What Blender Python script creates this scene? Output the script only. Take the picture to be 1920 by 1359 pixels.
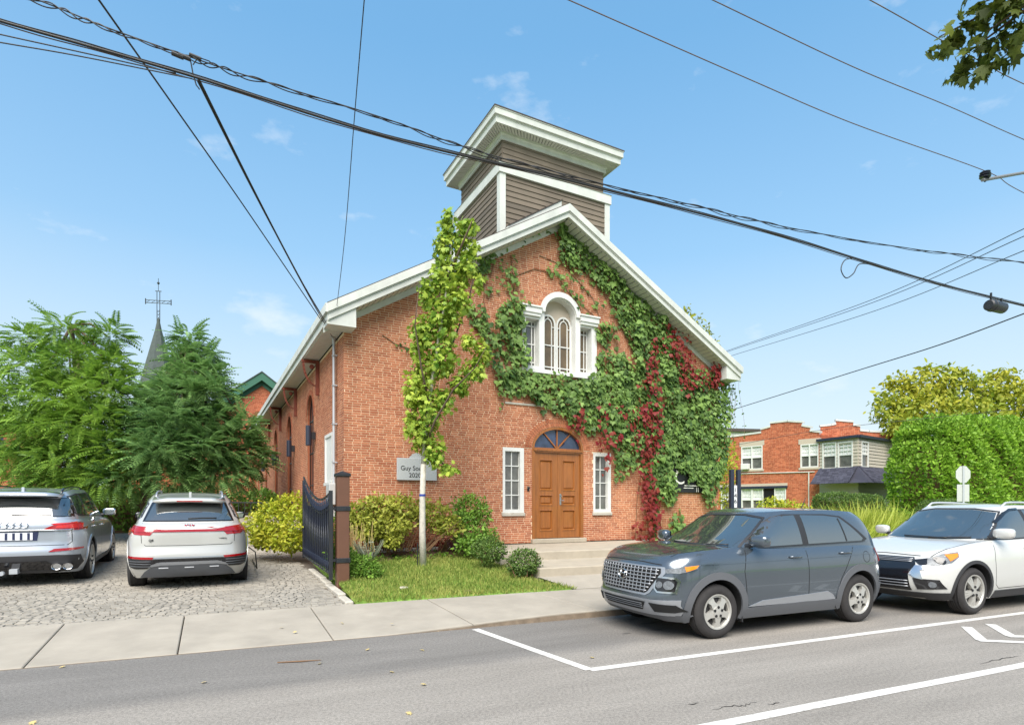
import bpy, bmesh, math, random
import numpy as np
from mathutils import Vector, Matrix
from mathutils.bvhtree import BVHTree
from mathutils.geometry import delaunay_2d_cdt

random.seed(7); rng = np.random.default_rng(7)
scene = bpy.context.scene
for o in list(bpy.data.objects): bpy.data.objects.remove(o)
R = math.radians

# ------------------------------------------------------------------ camera
FPX, CX, HY, EYE = 1088.0, 960.0, 947.0, 1.61      # lens, centre and horizon of the 1920 x 1359 picture
cam = bpy.data.cameras.new('camera'); cam_o = bpy.data.objects.new('camera', cam)
scene.collection.objects.link(cam_o); scene.camera = cam_o
cam.sensor_width = 36.0; cam.lens = FPX / 1920 * 36.0
cam.shift_y = (HY - 1359 / 2) / 1920
cam.clip_end = 3000; cam.clip_start = 0.05
cam_o.location = (0, 0, EYE); cam_o.rotation_euler = (R(90), 0, 0)

# ------------------------------------------------------------------ light
SUN_EL, SUN_AZ = R(50), R(-172)            # azimuth measured from +Y towards +X: the sun is behind the camera, to the left
world = bpy.data.worlds.new('World'); scene.world = world; world.use_nodes = True
nt = world.node_tree; nt.nodes.clear()
wout = nt.nodes.new('ShaderNodeOutputWorld'); bg = nt.nodes.new('ShaderNodeBackground')
sky = nt.nodes.new('ShaderNodeTexSky'); sky.sky_type = 'NISHITA'; sky.sun_disc = False
sky.sun_elevation = SUN_EL; sky.sun_rotation = SUN_AZ
sky.altitude = 50; sky.air_density = 1.0; sky.dust_density = 1.2; sky.ozone_density = .8
bg.inputs['Strength'].default_value = 0.15
# thin fair-weather clouds: soft noise, only where a low-frequency mask is high
tc = nt.nodes.new('ShaderNodeTexCoord'); mp = nt.nodes.new('ShaderNodeMapping'); mp.inputs['Scale'].default_value = (1, 1, 2.2)
n1 = nt.nodes.new('ShaderNodeTexNoise'); n1.inputs['Scale'].default_value = 7.0; n1.inputs['Detail'].default_value = 8; n1.inputs['Roughness'].default_value = .55
cr1 = nt.nodes.new('ShaderNodeValToRGB'); cr1.color_ramp.elements[0].position = .61; cr1.color_ramp.elements[1].position = .92
mixc = nt.nodes.new('ShaderNodeMixRGB'); mixc.inputs['Color2'].default_value = (1.8, 1.9, 2.0, 1)
nt.links.new(tc.outputs['Generated'], mp.inputs['Vector']); nt.links.new(mp.outputs[0], n1.inputs['Vector'])
nt.links.new(n1.outputs['Fac'], cr1.inputs['Fac']); nt.links.new(cr1.outputs['Color'], mixc.inputs['Fac'])
gam = nt.nodes.new('ShaderNodeGamma'); gam.inputs[1].default_value = .46          # compress the sky's range as the photograph does
hsv = nt.nodes.new('ShaderNodeHueSaturation'); hsv.inputs['Hue'].default_value = .492; hsv.inputs['Saturation'].default_value = 2.0; hsv.inputs['Value'].default_value = .97
nt.links.new(sky.outputs[0], gam.inputs[0]); nt.links.new(gam.outputs[0], hsv.inputs['Color']); 
sepz = nt.nodes.new('ShaderNodeSeparateXYZ'); nt.links.new(tc.outputs['Generated'], sepz.inputs[0])     # summer haze: paler towards the horizon, all round
hz = nt.nodes.new('ShaderNodeValToRGB'); hz.color_ramp.elements[0].position = 0; hz.color_ramp.elements[0].color = (.85, .85, .85, 1); hz.color_ramp.elements[1].position = .62; hz.color_ramp.elements[1].color = (0, 0, 0, 1)
e_ = hz.color_ramp.elements.new(.22); e_.color = (.52, .52, .52, 1)
e_ = hz.color_ramp.elements.new(.38); e_.color = (.14, .14, .14, 1)
mixh = nt.nodes.new('ShaderNodeMixRGB'); mixh.inputs['Color2'].default_value = (1.40, 1.55, 1.66, 1)
nt.links.new(sepz.outputs['Z'], hz.inputs['Fac']); nt.links.new(hz.outputs[0], mixh.inputs['Fac']); nt.links.new(hsv.outputs[0], mixh.inputs['Color1']); nt.links.new(mixh.outputs[0], mixc.inputs['Color1']); nt.links.new(mixc.outputs[0], bg.inputs['Color'])
nt.links.new(bg.outputs[0], wout.inputs['Surface'])

sun = bpy.data.lights.new('sun', 'SUN'); sun.energy = 1.9; sun.angle = R(50); sun.color = (1, .955, .88)
sun_o = bpy.data.objects.new('sun', sun); scene.collection.objects.link(sun_o)
sd = Vector((math.cos(SUN_EL) * math.sin(SUN_AZ), math.cos(SUN_EL) * math.cos(SUN_AZ), math.sin(SUN_EL)))
sun_o.rotation_euler = sd.to_track_quat('Z', 'Y').to_euler()
scene.view_settings.view_transform = 'Standard'; scene.view_settings.look = 'None'
scene.view_settings.exposure = 1.88; scene.view_settings.gamma = 1.0; scene.view_settings.use_curve_mapping = False
try: scene.render.engine = 'CYCLES'
except Exception: pass

# ------------------------------------------------------------------ survey: where a sight line meets a plane of the place
def P(x, y, Y): return Vector(((x - CX) / FPX * Y, Y, EYE + (HY - y) / FPX * Y))
def G(x, y, z=0.0): return P(x, y, (EYE - z) * FPX / (y - HY))
SA = R(23.6); SD = Vector((math.cos(SA), math.sin(SA), 0)); SN = Vector((-math.sin(SA), math.cos(SA), 0))   # street: along, across
def ST(d, n, z=0.0): return SD * d + SN * n + Vector((0, 0, z))
def NP(x, y, n):
    r = Vector(((x - CX) / FPX, 1, 0)); return P(x, y, n / r.dot(SN))
class VPlane:
    """vertical plane: origin A, unit direction along; maps a sight line to (s, z)"""
    def __init__(s, A, ang): s.A = Vector((A[0], A[1], 0)); s.ang = ang; s.u = Vector((math.cos(ang), math.sin(ang), 0)); s.v = Vector((-math.sin(ang), math.cos(ang), 0))
    def st(s, x, y, t=0.0):
        r = Vector(((x - CX) / FPX, 1, 0)); A = s.A + s.v * t
        p = r * (A.dot(s.v) / r.dot(s.v)); return (p - A).dot(s.u), EYE + (HY - y) / FPX * p.y
    def w(s, a, t, z): return s.A + s.u * a + s.v * t + Vector((0, 0, z))

# ------------------------------------------------------------------ materials
MATS = {}
def nodes(name):
    m = bpy.data.materials.new(name); m.use_nodes = True; t = m.node_tree
    b = t.nodes['Principled BSDF']; MATS[name] = m; return m, t, b
def c4(c): return (c[0], c[1], c[2], 1)
def srgb(r, g, b):
    f = lambda v: ((v / 255 + .055) / 1.055) ** 2.4 if v / 255 > .04045 else v / 255 / 12.92
    return (f(r), f(g), f(b))
def mat(name, col, rough=.6, metal=0, coat=0, spec=.5, var=0, vscale=8, bump=0, bscale=60, col2=None, detail=6, emit=None, object_space=False):
    m, t, b = nodes(name)
    b.inputs['Base Color'].default_value = c4(col); b.inputs['Roughness'].default_value = rough
    b.inputs['Metallic'].default_value = metal; b.inputs['Coat Weight'].default_value = coat; b.inputs['Coat Roughness'].default_value = .03
    b.inputs['Specular IOR Level'].default_value = spec
    geo = t.nodes.new('ShaderNodeTexCoord' if object_space else 'ShaderNodeNewGeometry')
    vec = geo.outputs['Object'] if object_space else geo.outputs['Position']
    if var or col2:
        n = t.nodes.new('ShaderNodeTexNoise'); n.inputs['Scale'].default_value = vscale; n.inputs['Detail'].default_value = detail; n.inputs['Roughness'].default_value = .62
        t.links.new(vec, n.inputs['Vector'])
        r = t.nodes.new('ShaderNodeValToRGB'); r.color_ramp.elements[0].position = .3; r.color_ramp.elements[1].position = .7
        a = [max(0, v * (1 - var)) for v in col]; c = col2 if col2 else [v * (1 + var) for v in col]
        r.color_ramp.elements[0].color = c4(a); r.color_ramp.elements[1].color = c4(c)
        t.links.new(n.outputs['Fac'], r.inputs['Fac']); t.links.new(r.outputs['Color'], b.inputs['Base Color'])
    if bump:
        n = t.nodes.new('ShaderNodeTexNoise'); n.inputs['Scale'].default_value = bscale; n.inputs['Detail'].default_value = 4
        t.links.new(vec, n.inputs['Vector'])
        bp = t.nodes.new('ShaderNodeBump'); bp.inputs['Strength'].default_value = bump; bp.inputs['Distance'].default_value = .02
        t.links.new(n.outputs['Fac'], bp.inputs['Height']); t.links.new(bp.outputs[0], b.inputs['Normal'])
    if emit:
        b.inputs['Emission Color'].default_value = c4(emit[0]); b.inputs['Emission Strength'].default_value = emit[1]
    return m
def mat_ramp(name, cols, rough=.8, source='island', noise=.35, nscale=1.2, trans=0, bump=0, bscale=80, spec=.35):
    """each piece takes its own colour from a ramp (attribute 'tint' or per island), shifted by slow noise"""
    m, t, b = nodes(name); b.inputs['Roughness'].default_value = rough; b.inputs['Specular IOR Level'].default_value = spec
    g = t.nodes.new('ShaderNodeNewGeometry')
    if source == 'island': src = g.outputs['Random Per Island']
    else:
        a = t.nodes.new('ShaderNodeAttribute'); a.attribute_name = 'tint'; src = a.outputs['Fac']
    n = t.nodes.new('ShaderNodeTexNoise'); n.inputs['Scale'].default_value = nscale; n.inputs['Detail'].default_value = 3
    t.links.new(g.outputs['Position'], n.inputs['Vector'])
    mx = t.nodes.new('ShaderNodeMath'); mx.operation = 'MULTIPLY_ADD'; mx.inputs[1].default_value = 1 - noise
    ms = t.nodes.new('ShaderNodeMath'); ms.operation = 'MULTIPLY_ADD'; ms.inputs[1].default_value = noise * 2.2; ms.inputs[2].default_value = -noise * .6
    t.links.new(n.outputs['Fac'], ms.inputs[0]); t.links.new(src, mx.inputs[0]); t.links.new(ms.outputs[0], mx.inputs[2])
    r = t.nodes.new('ShaderNodeValToRGB'); els = r.color_ramp.elements
    for i, c in enumerate(cols):
        p = i / (len(cols) - 1)
        e = els[0] if i == 0 else (els[1] if i == len(cols) - 1 else els.new(p)); e.position = p; e.color = c4(c)
    t.links.new(mx.outputs[0], r.inputs['Fac']); t.links.new(r.outputs['Color'], b.inputs['Base Color'])
    if bump:
        n2 = t.nodes.new('ShaderNodeTexNoise'); n2.inputs['Scale'].default_value = bscale; t.links.new(g.outputs['Position'], n2.inputs['Vector'])
        bp = t.nodes.new('ShaderNodeBump'); bp.inputs['Strength'].default_value = bump; bp.inputs['Distance'].default_value = .01
        t.links.new(n2.outputs['Fac'], bp.inputs['Height']); t.links.new(bp.outputs[0], b.inputs['Normal'])
    if trans:
        tr = t.nodes.new('ShaderNodeBsdfTranslucent'); mixs = t.nodes.new('ShaderNodeMixShader'); mixs.inputs[0].default_value = trans
        t.links.new(r.outputs['Color'], tr.inputs['Color']); out = t.nodes['Material Output']
        t.links.new(b.outputs[0], mixs.inputs[1]); t.links.new(tr.outputs[0], mixs.inputs[2]); t.links.new(mixs.outputs[0], out.inputs['Surface'])
    return m

mat('mortar', srgb(214, 186, 156), .95, var=.12, vscale=3, bump=.3, bscale=200)
mat_ramp('brick', [srgb(148, 82, 56), srgb(180, 106, 70), srgb(196, 122, 80), srgb(204, 132, 88), srgb(212, 144, 102), srgb(190, 124, 90)], .9, 'tint', .3, .55, bump=.5, bscale=120)
mat_ramp('brick_far', [srgb(140, 68, 46), srgb(166, 82, 54), srgb(182, 98, 66), srgb(192, 110, 78)], .9, 'tint', .2, .5)
mat('mortar_far', srgb(196, 140, 108), .95)
mat('white_trim', srgb(196, 198, 192), .55, var=.05, vscale=4)
mat('white_paint', srgb(206, 206, 202), .5, var=.05, vscale=5)
mat('soffit', srgb(190, 190, 182), .6)
mat('stone', srgb(176, 170, 158), .9, var=.15, vscale=6, bump=.4, bscale=50)
mat('shingle_dark', srgb(70, 62, 58), .9, var=.3, vscale=30)
mat_ramp('siding', [srgb(92, 84, 74), srgb(108, 98, 86), srgb(122, 110, 96)], .7, 'tint', .35, 1.2)
mat('glass_dark', (.015, .017, .02), .04, spec=.6)
mat('glass_warm', srgb(96, 80, 58), .08, spec=.6, var=.35, vscale=1.2)
mat('glass_grey', srgb(92, 92, 88), .06, spec=.7, var=.4, vscale=2.5)
mat('glass_blue', srgb(48, 62, 88), .05, spec=.8, var=.5, vscale=3)
mat('black_metal', (.018, .02, .024), .45, spec=.5)
mat('navy_metal', srgb(38, 44, 60), .4)
mat('steel', srgb(176, 178, 178), .35, metal=.9)
mat('galv', srgb(176, 180, 184), .5, metal=.3)
mat('rust_wood', srgb(112, 52, 34), .7, var=.2, vscale=10)
mat('brown_metal', srgb(98, 66, 50), .5, var=.06, vscale=4)
mat('grey_box', srgb(178, 180, 178), .6)
mat('concrete', srgb(156, 148, 135), .92, var=.07, vscale=2.5, bump=.25, bscale=150)
mat('concrete_step', srgb(164, 154, 137), .92, var=.1, vscale=4, bump=.25, bscale=120)
mat_ramp('cobble', [srgb(124, 119, 110), srgb(138, 132, 122), srgb(149, 143, 132), srgb(158, 151, 139)], .9, 'tint', .25, 1.0, bump=.5, bscale=90)
mat('cobble_joint', srgb(92, 84, 74), .95, var=.3, vscale=12)
mat('line_paint', srgb(150, 146, 140), .75, col2=srgb(204, 201, 194), vscale=16, bump=.2, bscale=200)
MATS['line_paint'].node_tree.nodes['Color Ramp'].color_ramp.elements[0].position = .30; MATS['line_paint'].node_tree.nodes['Color Ramp'].color_ramp.elements[1].position = .44
mat('soil', srgb(86, 66, 50), .95, var=.35, vscale=14, bump=.6, bscale=40)
mat('turf', srgb(118, 152, 58), .95, var=.3, vscale=3.5, bump=.5, bscale=60)
mat_ramp('grass_blade', [srgb(94, 134, 42), srgb(122, 164, 54), srgb(150, 184, 70), srgb(182, 178, 100)], .7, 'island', .45, 1.4, trans=.3)
mat('bark', srgb(96, 80, 66), .95, var=.3, vscale=20, bump=.6, bscale=40)
mat('bark_pale', srgb(186, 180, 168), .9, var=.18, vscale=12, bump=.3, bscale=50)
mat('blue_band', srgb(40, 60, 140), .6)
mat('twig', srgb(120, 92, 66), .9)
LF = dict(trans=.35, rough=.55)
mat_ramp('leaf_ivy', [srgb(30, 66, 28), srgb(56, 102, 42), srgb(84, 132, 56), srgb(112, 156, 72), srgb(144, 176, 90)], noise=.35, nscale=1.6, **LF)
mat_ramp('leaf_red', [srgb(124, 18, 36), srgb(178, 24, 44), srgb(216, 38, 56), srgb(190, 40, 50), srgb(140, 66, 48)], noise=.3, nscale=2, **LF)
mat_ramp('leaf_maple', [srgb(88, 136, 40), srgb(116, 164, 48), srgb(144, 186, 60), srgb(172, 202, 74), srgb(194, 206, 84)], noise=.4, nscale=1.1, **LF)
mat_ramp('leaf_frond', [srgb(54, 98, 40), srgb(88, 140, 54), srgb(122, 168, 64), srgb(160, 194, 76)], noise=.45, nscale=.5, **LF)
mat_ramp('leaf_frond_blue', [srgb(50, 92, 52), srgb(80, 126, 70), srgb(110, 152, 88), srgb(146, 182, 104)], noise=.45, nscale=.6, **LF)
mat_ramp('leaf_yellow', [srgb(132, 162, 36), srgb(178, 200, 50), srgb(208, 216, 66), srgb(200, 190, 64)], noise=.4, nscale=2.5, **LF)
mat_ramp('leaf_olive', [srgb(104, 122, 46), srgb(150, 172, 60), srgb(192, 206, 78), srgb(196, 196, 84)], noise=.45, nscale=2.5, **LF)
mat_ramp('leaf_green', [srgb(74, 112, 40), srgb(110, 154, 54), srgb(146, 182, 72)], noise=.4, nscale=3, **LF)
mat_ramp('leaf_box', [srgb(48, 76, 36), srgb(82, 116, 50), srgb(122, 150, 70)], noise=.35, nscale=5, **LF)
mat_ramp('leaf_hedge', [srgb(90, 132, 40), srgb(126, 170, 52), srgb(160, 196, 66)], noise=.4, nscale=.9, **LF)
mat_ramp('leaf_silver', [srgb(150, 158, 136), srgb(182, 186, 160)], noise=.2, nscale=3, **LF)
mat_ramp('leaf_autumn', [srgb(96, 130, 36), srgb(134, 164, 44), srgb(168, 188, 58), srgb(192, 184, 62)], noise=.45, nscale=.35, **LF)
mat_ramp('leaf_near', [srgb(60, 76, 26), srgb(84, 100, 34), srgb(110, 122, 44)], noise=.3, nscale=2, **LF)
mat_ramp('leaf_grass', [srgb(140, 160, 50), srgb(176, 190, 70), srgb(200, 202, 96)], noise=.3, nscale=2, **LF)
mat('kerb_dirt', srgb(122, 108, 92), .95, var=.25, vscale=9)
mat('arm_grey', srgb(110, 112, 114), .6)
mat('oil_stain', srgb(84, 82, 80), .7, var=.2, vscale=12)
mat('leaf_dry', srgb(190, 168, 110), .8)
mat('cable', (.016, .015, .015), .5)
mat('cable_copper', srgb(96, 76, 62), .5)
mat('wood_door', srgb(142, 86, 38), .38, var=.22, vscale=5, coat=.3)
mat('slate', srgb(66, 74, 72), .8, var=.2, vscale=4)
mat('green_trim', srgb(46, 96, 76), .6)
mat_ramp('grey_siding', [srgb(168, 160, 146), srgb(178, 170, 156)], .8, 'tint', .1, 1)
mat_ramp('purple_shingle', [srgb(50, 50, 62), srgb(64, 64, 78), srgb(78, 78, 92)], .9, 'tint', .2, 2)
mat('lintel', srgb(178, 166, 150), .9)
mat('sign_grey', srgb(172, 174, 174), .6)
mat('sign_black', (.012, .012, .014), .4)
mat('letter_dark', (.02, .02, .022), .5)
mat('letter_white', srgb(225, 222, 215), .5)
mat('curtain', srgb(206, 208, 206), .9, var=.25, vscale=9)
# wood grain: stretch the noise along the door height
def stretch(name, sc):
    t = MATS[name].node_tree
    for n in [n for n in t.nodes if n.type == 'TEX_NOISE']:
        l = n.inputs['Vector'].links[0]; src = l.from_socket
        m = t.nodes.new('ShaderNodeMapping'); m.inputs['Scale'].default_value = sc
        t.links.new(src, m.inputs['Vector']); t.links.new(m.outputs[0], n.inputs['Vector'])
stretch('wood_door', (4, 4, .35))
def weather(name, lo=.84, hi=1.06, sc=(1.1, 1.1, .28)):
    """old walls: broad damp and bleached streaks that belong to the brick"""
    t = MATS[name].node_tree; b = t.nodes['Principled BSDF']; src = b.inputs['Base Color'].links[0].from_socket
    g = t.nodes.new('ShaderNodeNewGeometry'); m = t.nodes.new('ShaderNodeMapping'); m.inputs['Scale'].default_value = sc
    n = t.nodes.new('ShaderNodeTexNoise'); n.inputs['Scale'].default_value = 1.6; n.inputs['Detail'].default_value = 7; n.inputs['Roughness'].default_value = .6
    r = t.nodes.new('ShaderNodeValToRGB'); r.color_ramp.elements[0].position = .34; r.color_ramp.elements[0].color = (lo, lo, lo, 1); r.color_ramp.elements[1].position = .62; r.color_ramp.elements[1].color = (hi, hi, hi, 1)
    x = t.nodes.new('ShaderNodeMixRGB'); x.blend_type = 'MULTIPLY'; x.inputs['Fac'].default_value = 1
    t.links.new(g.outputs['Position'], m.inputs['Vector']); t.links.new(m.outputs[0], n.inputs['Vector']); t.links.new(n.outputs['Fac'], r.inputs['Fac'])
    t.links.new(src, x.inputs['Color1']); t.links.new(r.outputs[0], x.inputs['Color2']); t.links.new(x.outputs[0], b.inputs['Base Color'])
weather('brick'); weather('mortar', .88, 1.04); weather('white_trim', .88, 1.03, (1.5, 1.5, .5)); weather('brick_far', .86, 1.05); weather('concrete', .88, 1.04, (1, 1, 1)); weather('siding', .88, 1.05)
# asphalt: fine aggregate, a darker relaid strip along the kerb, faint tracks
def asphalt():
    m, t, b = nodes('asphalt'); g = t.nodes.new('ShaderNodeNewGeometry')
    rot = t.nodes.new('ShaderNodeMapping'); rot.vector_type = 'POINT'; rot.inputs['Rotation'].default_value = (0, 0, -SA)
    t.links.new(g.outputs['Position'], rot.inputs['Vector'])
    sep = t.nodes.new('ShaderNodeSeparateXYZ'); t.links.new(rot.outputs[0], sep.inputs[0])
    wob = t.nodes.new('ShaderNodeTexNoise'); wob.inputs['Scale'].default_value = 1.1; wob.inputs['Detail'].default_value = 5; t.links.new(g.outputs['Position'], wob.inputs['Vector'])
    add = t.nodes.new('ShaderNodeMath'); add.operation = 'MULTIPLY_ADD'; add.inputs[1].default_value = .5
    t.links.new(wob.outputs['Fac'], add.inputs[0]); t.links.new(sep.outputs['Y'], add.inputs[2])
    mr = t.nodes.new('ShaderNodeMapRange'); mr.inputs['From Min'].default_value = 5.65; mr.inputs['From Max'].default_value = 5.95
    t.links.new(add.outputs[0], mr.inputs['Value'])
    base = t.nodes.new('ShaderNodeMixRGB'); base.inputs['Color1'].default_value = c4(srgb(146, 140, 132)); base.inputs['Color2'].default_value = c4(srgb(124, 120, 115))
    t.links.new(mr.outputs[0], base.inputs['Fac'])
    st = t.nodes.new('ShaderNodeMapping'); st.inputs['Scale'].default_value = (.25, 1.6, 1); t.links.new(rot.outputs[0], st.inputs['Vector'])
    n = t.nodes.new('ShaderNodeTexNoise'); n.inputs['Scale'].default_value = 1.3; n.inputs['Detail'].default_value = 8; n.inputs['Roughness'].default_value = .6; t.links.new(st.outputs[0], n.inputs['Vector'])
    r = t.nodes.new('ShaderNodeValToRGB'); r.color_ramp.elements[0].position = .3; r.color_ramp.elements[0].color = (.8, .8, .8, 1); r.color_ramp.elements[1].position = .72; r.color_ramp.elements[1].color = (1.12, 1.12, 1.12, 1)
    t.links.new(n.outputs['Fac'], r.inputs['Fac'])
    m1 = t.nodes.new('ShaderNodeMixRGB'); m1.blend_type = 'MULTIPLY'; m1.inputs['Fac'].default_value = 1
    t.links.new(base.outputs[0], m1.inputs['Color1']); t.links.new(r.outputs[0], m1.inputs['Color2'])
    f = t.nodes.new('ShaderNodeTexNoise'); f.inputs['Scale'].default_value = 130; f.inputs['Detail'].default_value = 3; t.links.new(g.outputs['Position'], f.inputs['Vector'])
    fr = t.nodes.new('ShaderNodeValToRGB'); fr.color_ramp.elements[0].position = .32; fr.color_ramp.elements[0].color = (.62, .62, .62, 1); fr.color_ramp.elements[1].position = .68; fr.color_ramp.elements[1].color = (1.25, 1.25, 1.25, 1)
    t.links.new(f.outputs['Fac'], fr.inputs['Fac'])
    m2 = t.nodes.new('ShaderNodeMixRGB'); m2.blend_type = 'MULTIPLY'; m2.inputs['Fac'].default_value = 1
    t.links.new(m1.outputs[0], m2.inputs['Color1']); t.links.new(fr.outputs[0], m2.inputs['Color2'])
    g2 = t.nodes.new('ShaderNodeTexNoise'); g2.inputs['Scale'].default_value = 38; g2.inputs['Detail'].default_value = 4; t.links.new(g.outputs['Position'], g2.inputs['Vector'])
    gr2 = t.nodes.new('ShaderNodeValToRGB'); gr2.color_ramp.elements[0].position = .36; gr2.color_ramp.elements[0].color = (.80, .80, .80, 1); gr2.color_ramp.elements[1].position = .62; gr2.color_ramp.elements[1].color = (1.1, 1.1, 1.1, 1)
    m4 = t.nodes.new('ShaderNodeMixRGB'); m4.blend_type = 'MULTIPLY'; m4.inputs['Fac'].default_value = 1; t.links.new(g2.outputs['Fac'], gr2.inputs['Fac'])
    t.links.new(m2.outputs[0], m4.inputs['Color1']); t.links.new(gr2.outputs[0], m4.inputs['Color2']); t.links.new(m4.outputs[0], b.inputs['Base Color']); b.inputs['Roughness'].default_value = .88; b.inputs['Specular IOR Level'].default_value = .3
    bp = t.nodes.new('ShaderNodeBump'); bp.inputs['Strength'].default_value = .35; bp.inputs['Distance'].default_value = .01
    t.links.new(f.outputs['Fac'], bp.inputs['Height']); t.links.new(bp.outputs[0], b.inputs['Normal'])
asphalt()

# ------------------------------------------------------------------ builders
def link(o, parent=None):
    scene.collection.objects.link(o)
    if parent is not None: o.parent = parent
    return o
def tag(o, label=None, cat=None, group=None, kind=None):
    if label: o['label'] = label
    if cat: o['category'] = cat
    if group: o['group'] = group
    if kind: o['kind'] = kind
    return o
def empty(name, loc=(0, 0, 0), rz=0, parent=None):
    o = bpy.data.objects.new(name, None); o.empty_display_size = .2; link(o, parent)
    o.location = loc; o.rotation_euler = (0, 0, rz); return o
class MB:
    def __init__(s): s.v = []; s.f = []; s.t = []; s.tint = 0.5
    def add(s, vs, fs):
        b = len(s.v); s.v += [tuple(p) for p in vs]; s.f += [tuple(b + i for i in f) for f in fs]; s.t += [s.tint] * len(fs); return s
    def box(s, a, b, M=None):
        (x0, y0, z0), (x1, y1, z1) = a, b
        vs = [(x0, y0, z0), (x1, y0, z0), (x1, y1, z0), (x0, y1, z0), (x0, y0, z1), (x1, y0, z1), (x1, y1, z1), (x0, y1, z1)]
        if M is not None: vs = [M @ Vector(p) for p in vs]
        return s.add(vs, [(3, 2, 1, 0), (4, 5, 6, 7), (0, 1, 5, 4), (1, 2, 6, 5), (2, 3, 7, 6), (3, 0, 4, 7)])
    def bevbox(s, a, b, e):
        """box with chamfered edges (convex hull of inset corners)"""
        bm = bmesh.new(); vs = []
        for i in (0, 1):
            for j in (0, 1):
                for k in (0, 1):
                    p = [a[0] if i == 0 else b[0], a[1] if j == 0 else b[1], a[2] if k == 0 else b[2]]
                    sg = [1 if i == 0 else -1, 1 if j == 0 else -1, 1 if k == 0 else -1]
                    for q in range(3):
                        pp = [p[m] + (0 if m == q else sg[m] * e) for m in range(3)]; vs.append(bm.verts.new(pp))
        bmesh.ops.convex_hull(bm, input=vs); bm.verts.ensure_lookup_table(); bm.verts.index_update()
        s.add([v.co for v in bm.verts], [[v.index for v in f.verts] for f in bm.faces]); bm.free(); return s
    def prism(s, poly, fn, d0, d1):
        """2-D outline swept between d0 and d1; fn(a, b, d) -> point"""
        n = len(poly); vs = [fn(a, b, d0) for a, b in poly] + [fn(a, b, d1) for a, b in poly]
        return s.add(vs, [tuple(range(n))[::-1], tuple(range(n, 2 * n))] + [(i, (i + 1) % n, n + (i + 1) % n, n + i) for i in range(n)])
    def tube(s, pts, r, n=6, cap=True):
        pts = [Vector(p) for p in pts]; rs = [float(q) for q in np.interp(np.linspace(0, 1, len(pts)), np.linspace(0, 1, len(r)), r)] if isinstance(r, (list, tuple)) else [r] * len(pts)
        vs = []; up = Vector((0, 0, 1)); prev = None
        for i, p in enumerate(pts):
            d = (pts[min(i + 1, len(pts) - 1)] - pts[max(i - 1, 0)]).normalized()
            a = d.cross(up)
            if a.length < 1e-3: a = d.cross(Vector((1, 0, 0)))
            if prev is not None:
                q = prev - d * prev.dot(d)
                if q.length > 1e-4: a = q
            a.normalize(); prev = a; c = a.cross(d)
            for k in range(n):
                an = 2 * math.pi * k / n; vs.append(p + (a * math.cos(an) + c * math.sin(an)) * rs[i])
        fs = [(i * n + k, i * n + (k + 1) % n, (i + 1) * n + (k + 1) % n, (i + 1) * n + k) for i in range(len(pts) - 1) for k in range(n)]
        if cap: fs += [tuple(range(n))[::-1], tuple(range((len(pts) - 1) * n, len(pts) * n))]
        return s.add(vs, fs)
    def lathe(s, prof, n=24, M=None):
        """prof: (radius, height) pairs around local Z"""
        vs = []
        for r, h in prof:
            for k in range(n):
                a = 2 * math.pi * k / n; vs.append(Vector((r * math.cos(a), r * math.sin(a), h)))
        if M is not None: vs = [M @ v for v in vs]
        return s.add(vs, [(i * n + k, i * n + (k + 1) % n, (i + 1) * n + (k + 1) % n, (i + 1) * n + k) for i in range(len(prof) - 1) for k in range(n)])
    def build(s, name, m, parent=None, smooth=False, tint=False, auto=None):
        me = bpy.data.meshes.new(name); me.from_pydata(s.v, [], s.f)
        ms = m if isinstance(m, (list, tuple)) else [m]
        for k in ms: me.materials.append(MATS[k])
        if tint:
            a = me.attributes.new('tint', 'FLOAT', 'FACE'); a.data.foreach_set('value', np.array(s.t, dtype=np.float32))
        if smooth: me.polygons.foreach_set('use_smooth', [True] * len(me.polygons))
        if auto is not None:
            me.polygons.foreach_set('use_smooth', [True] * len(me.polygons)); me.update()
            try: me.set_sharp_from_angle(angle=R(auto))
            except Exception: pass
        me.update(); o = bpy.data.objects.new(name, me); return link(o, parent)
def fill2d(poly, step, holes=()):
    """triangulate an outline with interior points every `step`"""
    def inside(p, pg):
        c = False; j = len(pg) - 1
        for i in range(len(pg)):
            if (pg[i][1] > p[1]) != (pg[j][1] > p[1]) and p[0] < (pg[j][0] - pg[i][0]) * (p[1] - pg[i][1]) / (pg[j][1] - pg[i][1]) + pg[i][0]: c = not c
            j = i
        return c
    vs = []; es = []
    for pg in [poly] + list(holes):
        st = len(vs); n = len(pg)
        for i in range(n):
            a = Vector(pg[i][:2]); b = Vector(pg[(i + 1) % n][:2]); k = max(1, int(math.ceil((b - a).length / step)))
            for q in range(k): vs.append(a + (b - a) * q / k)
        m = len(vs) - st; es += [(st + i, st + (i + 1) % m) for i in range(m)]
    nb = len(vs); xs = [p[0] for p in poly]; ys = [p[1] for p in poly]
    x = min(xs) + step / 2
    while x < max(xs):
        y = min(ys) + step / 2
        while y < max(ys):
            if inside((x, y), poly) and not any(inside((x, y), h) for h in holes):
                if all((Vector((x, y)) - vs[i]).length > step * .45 for i in range(nb)): vs.append(Vector((x, y)))
            y += step
        x += step
    ov, oe, of, *_ = delaunay_2d_cdt(vs, es, [], 1, 1e-6)
    fs = []
    for f in of:
        c = sum((ov[i] for i in f), Vector((0, 0))) / len(f)
        if inside(c, poly) and not any(inside(c, h) for h in holes): fs.append(tuple(f))
    return ov, fs
def ell(cx, cz, a, b, a0, a1, n): return [(cx + a * math.cos(R(a0 + (a1 - a0) * i / n)), cz + b * math.sin(R(a0 + (a1 - a0) * i / n))) for i in range(n + 1)]
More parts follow.
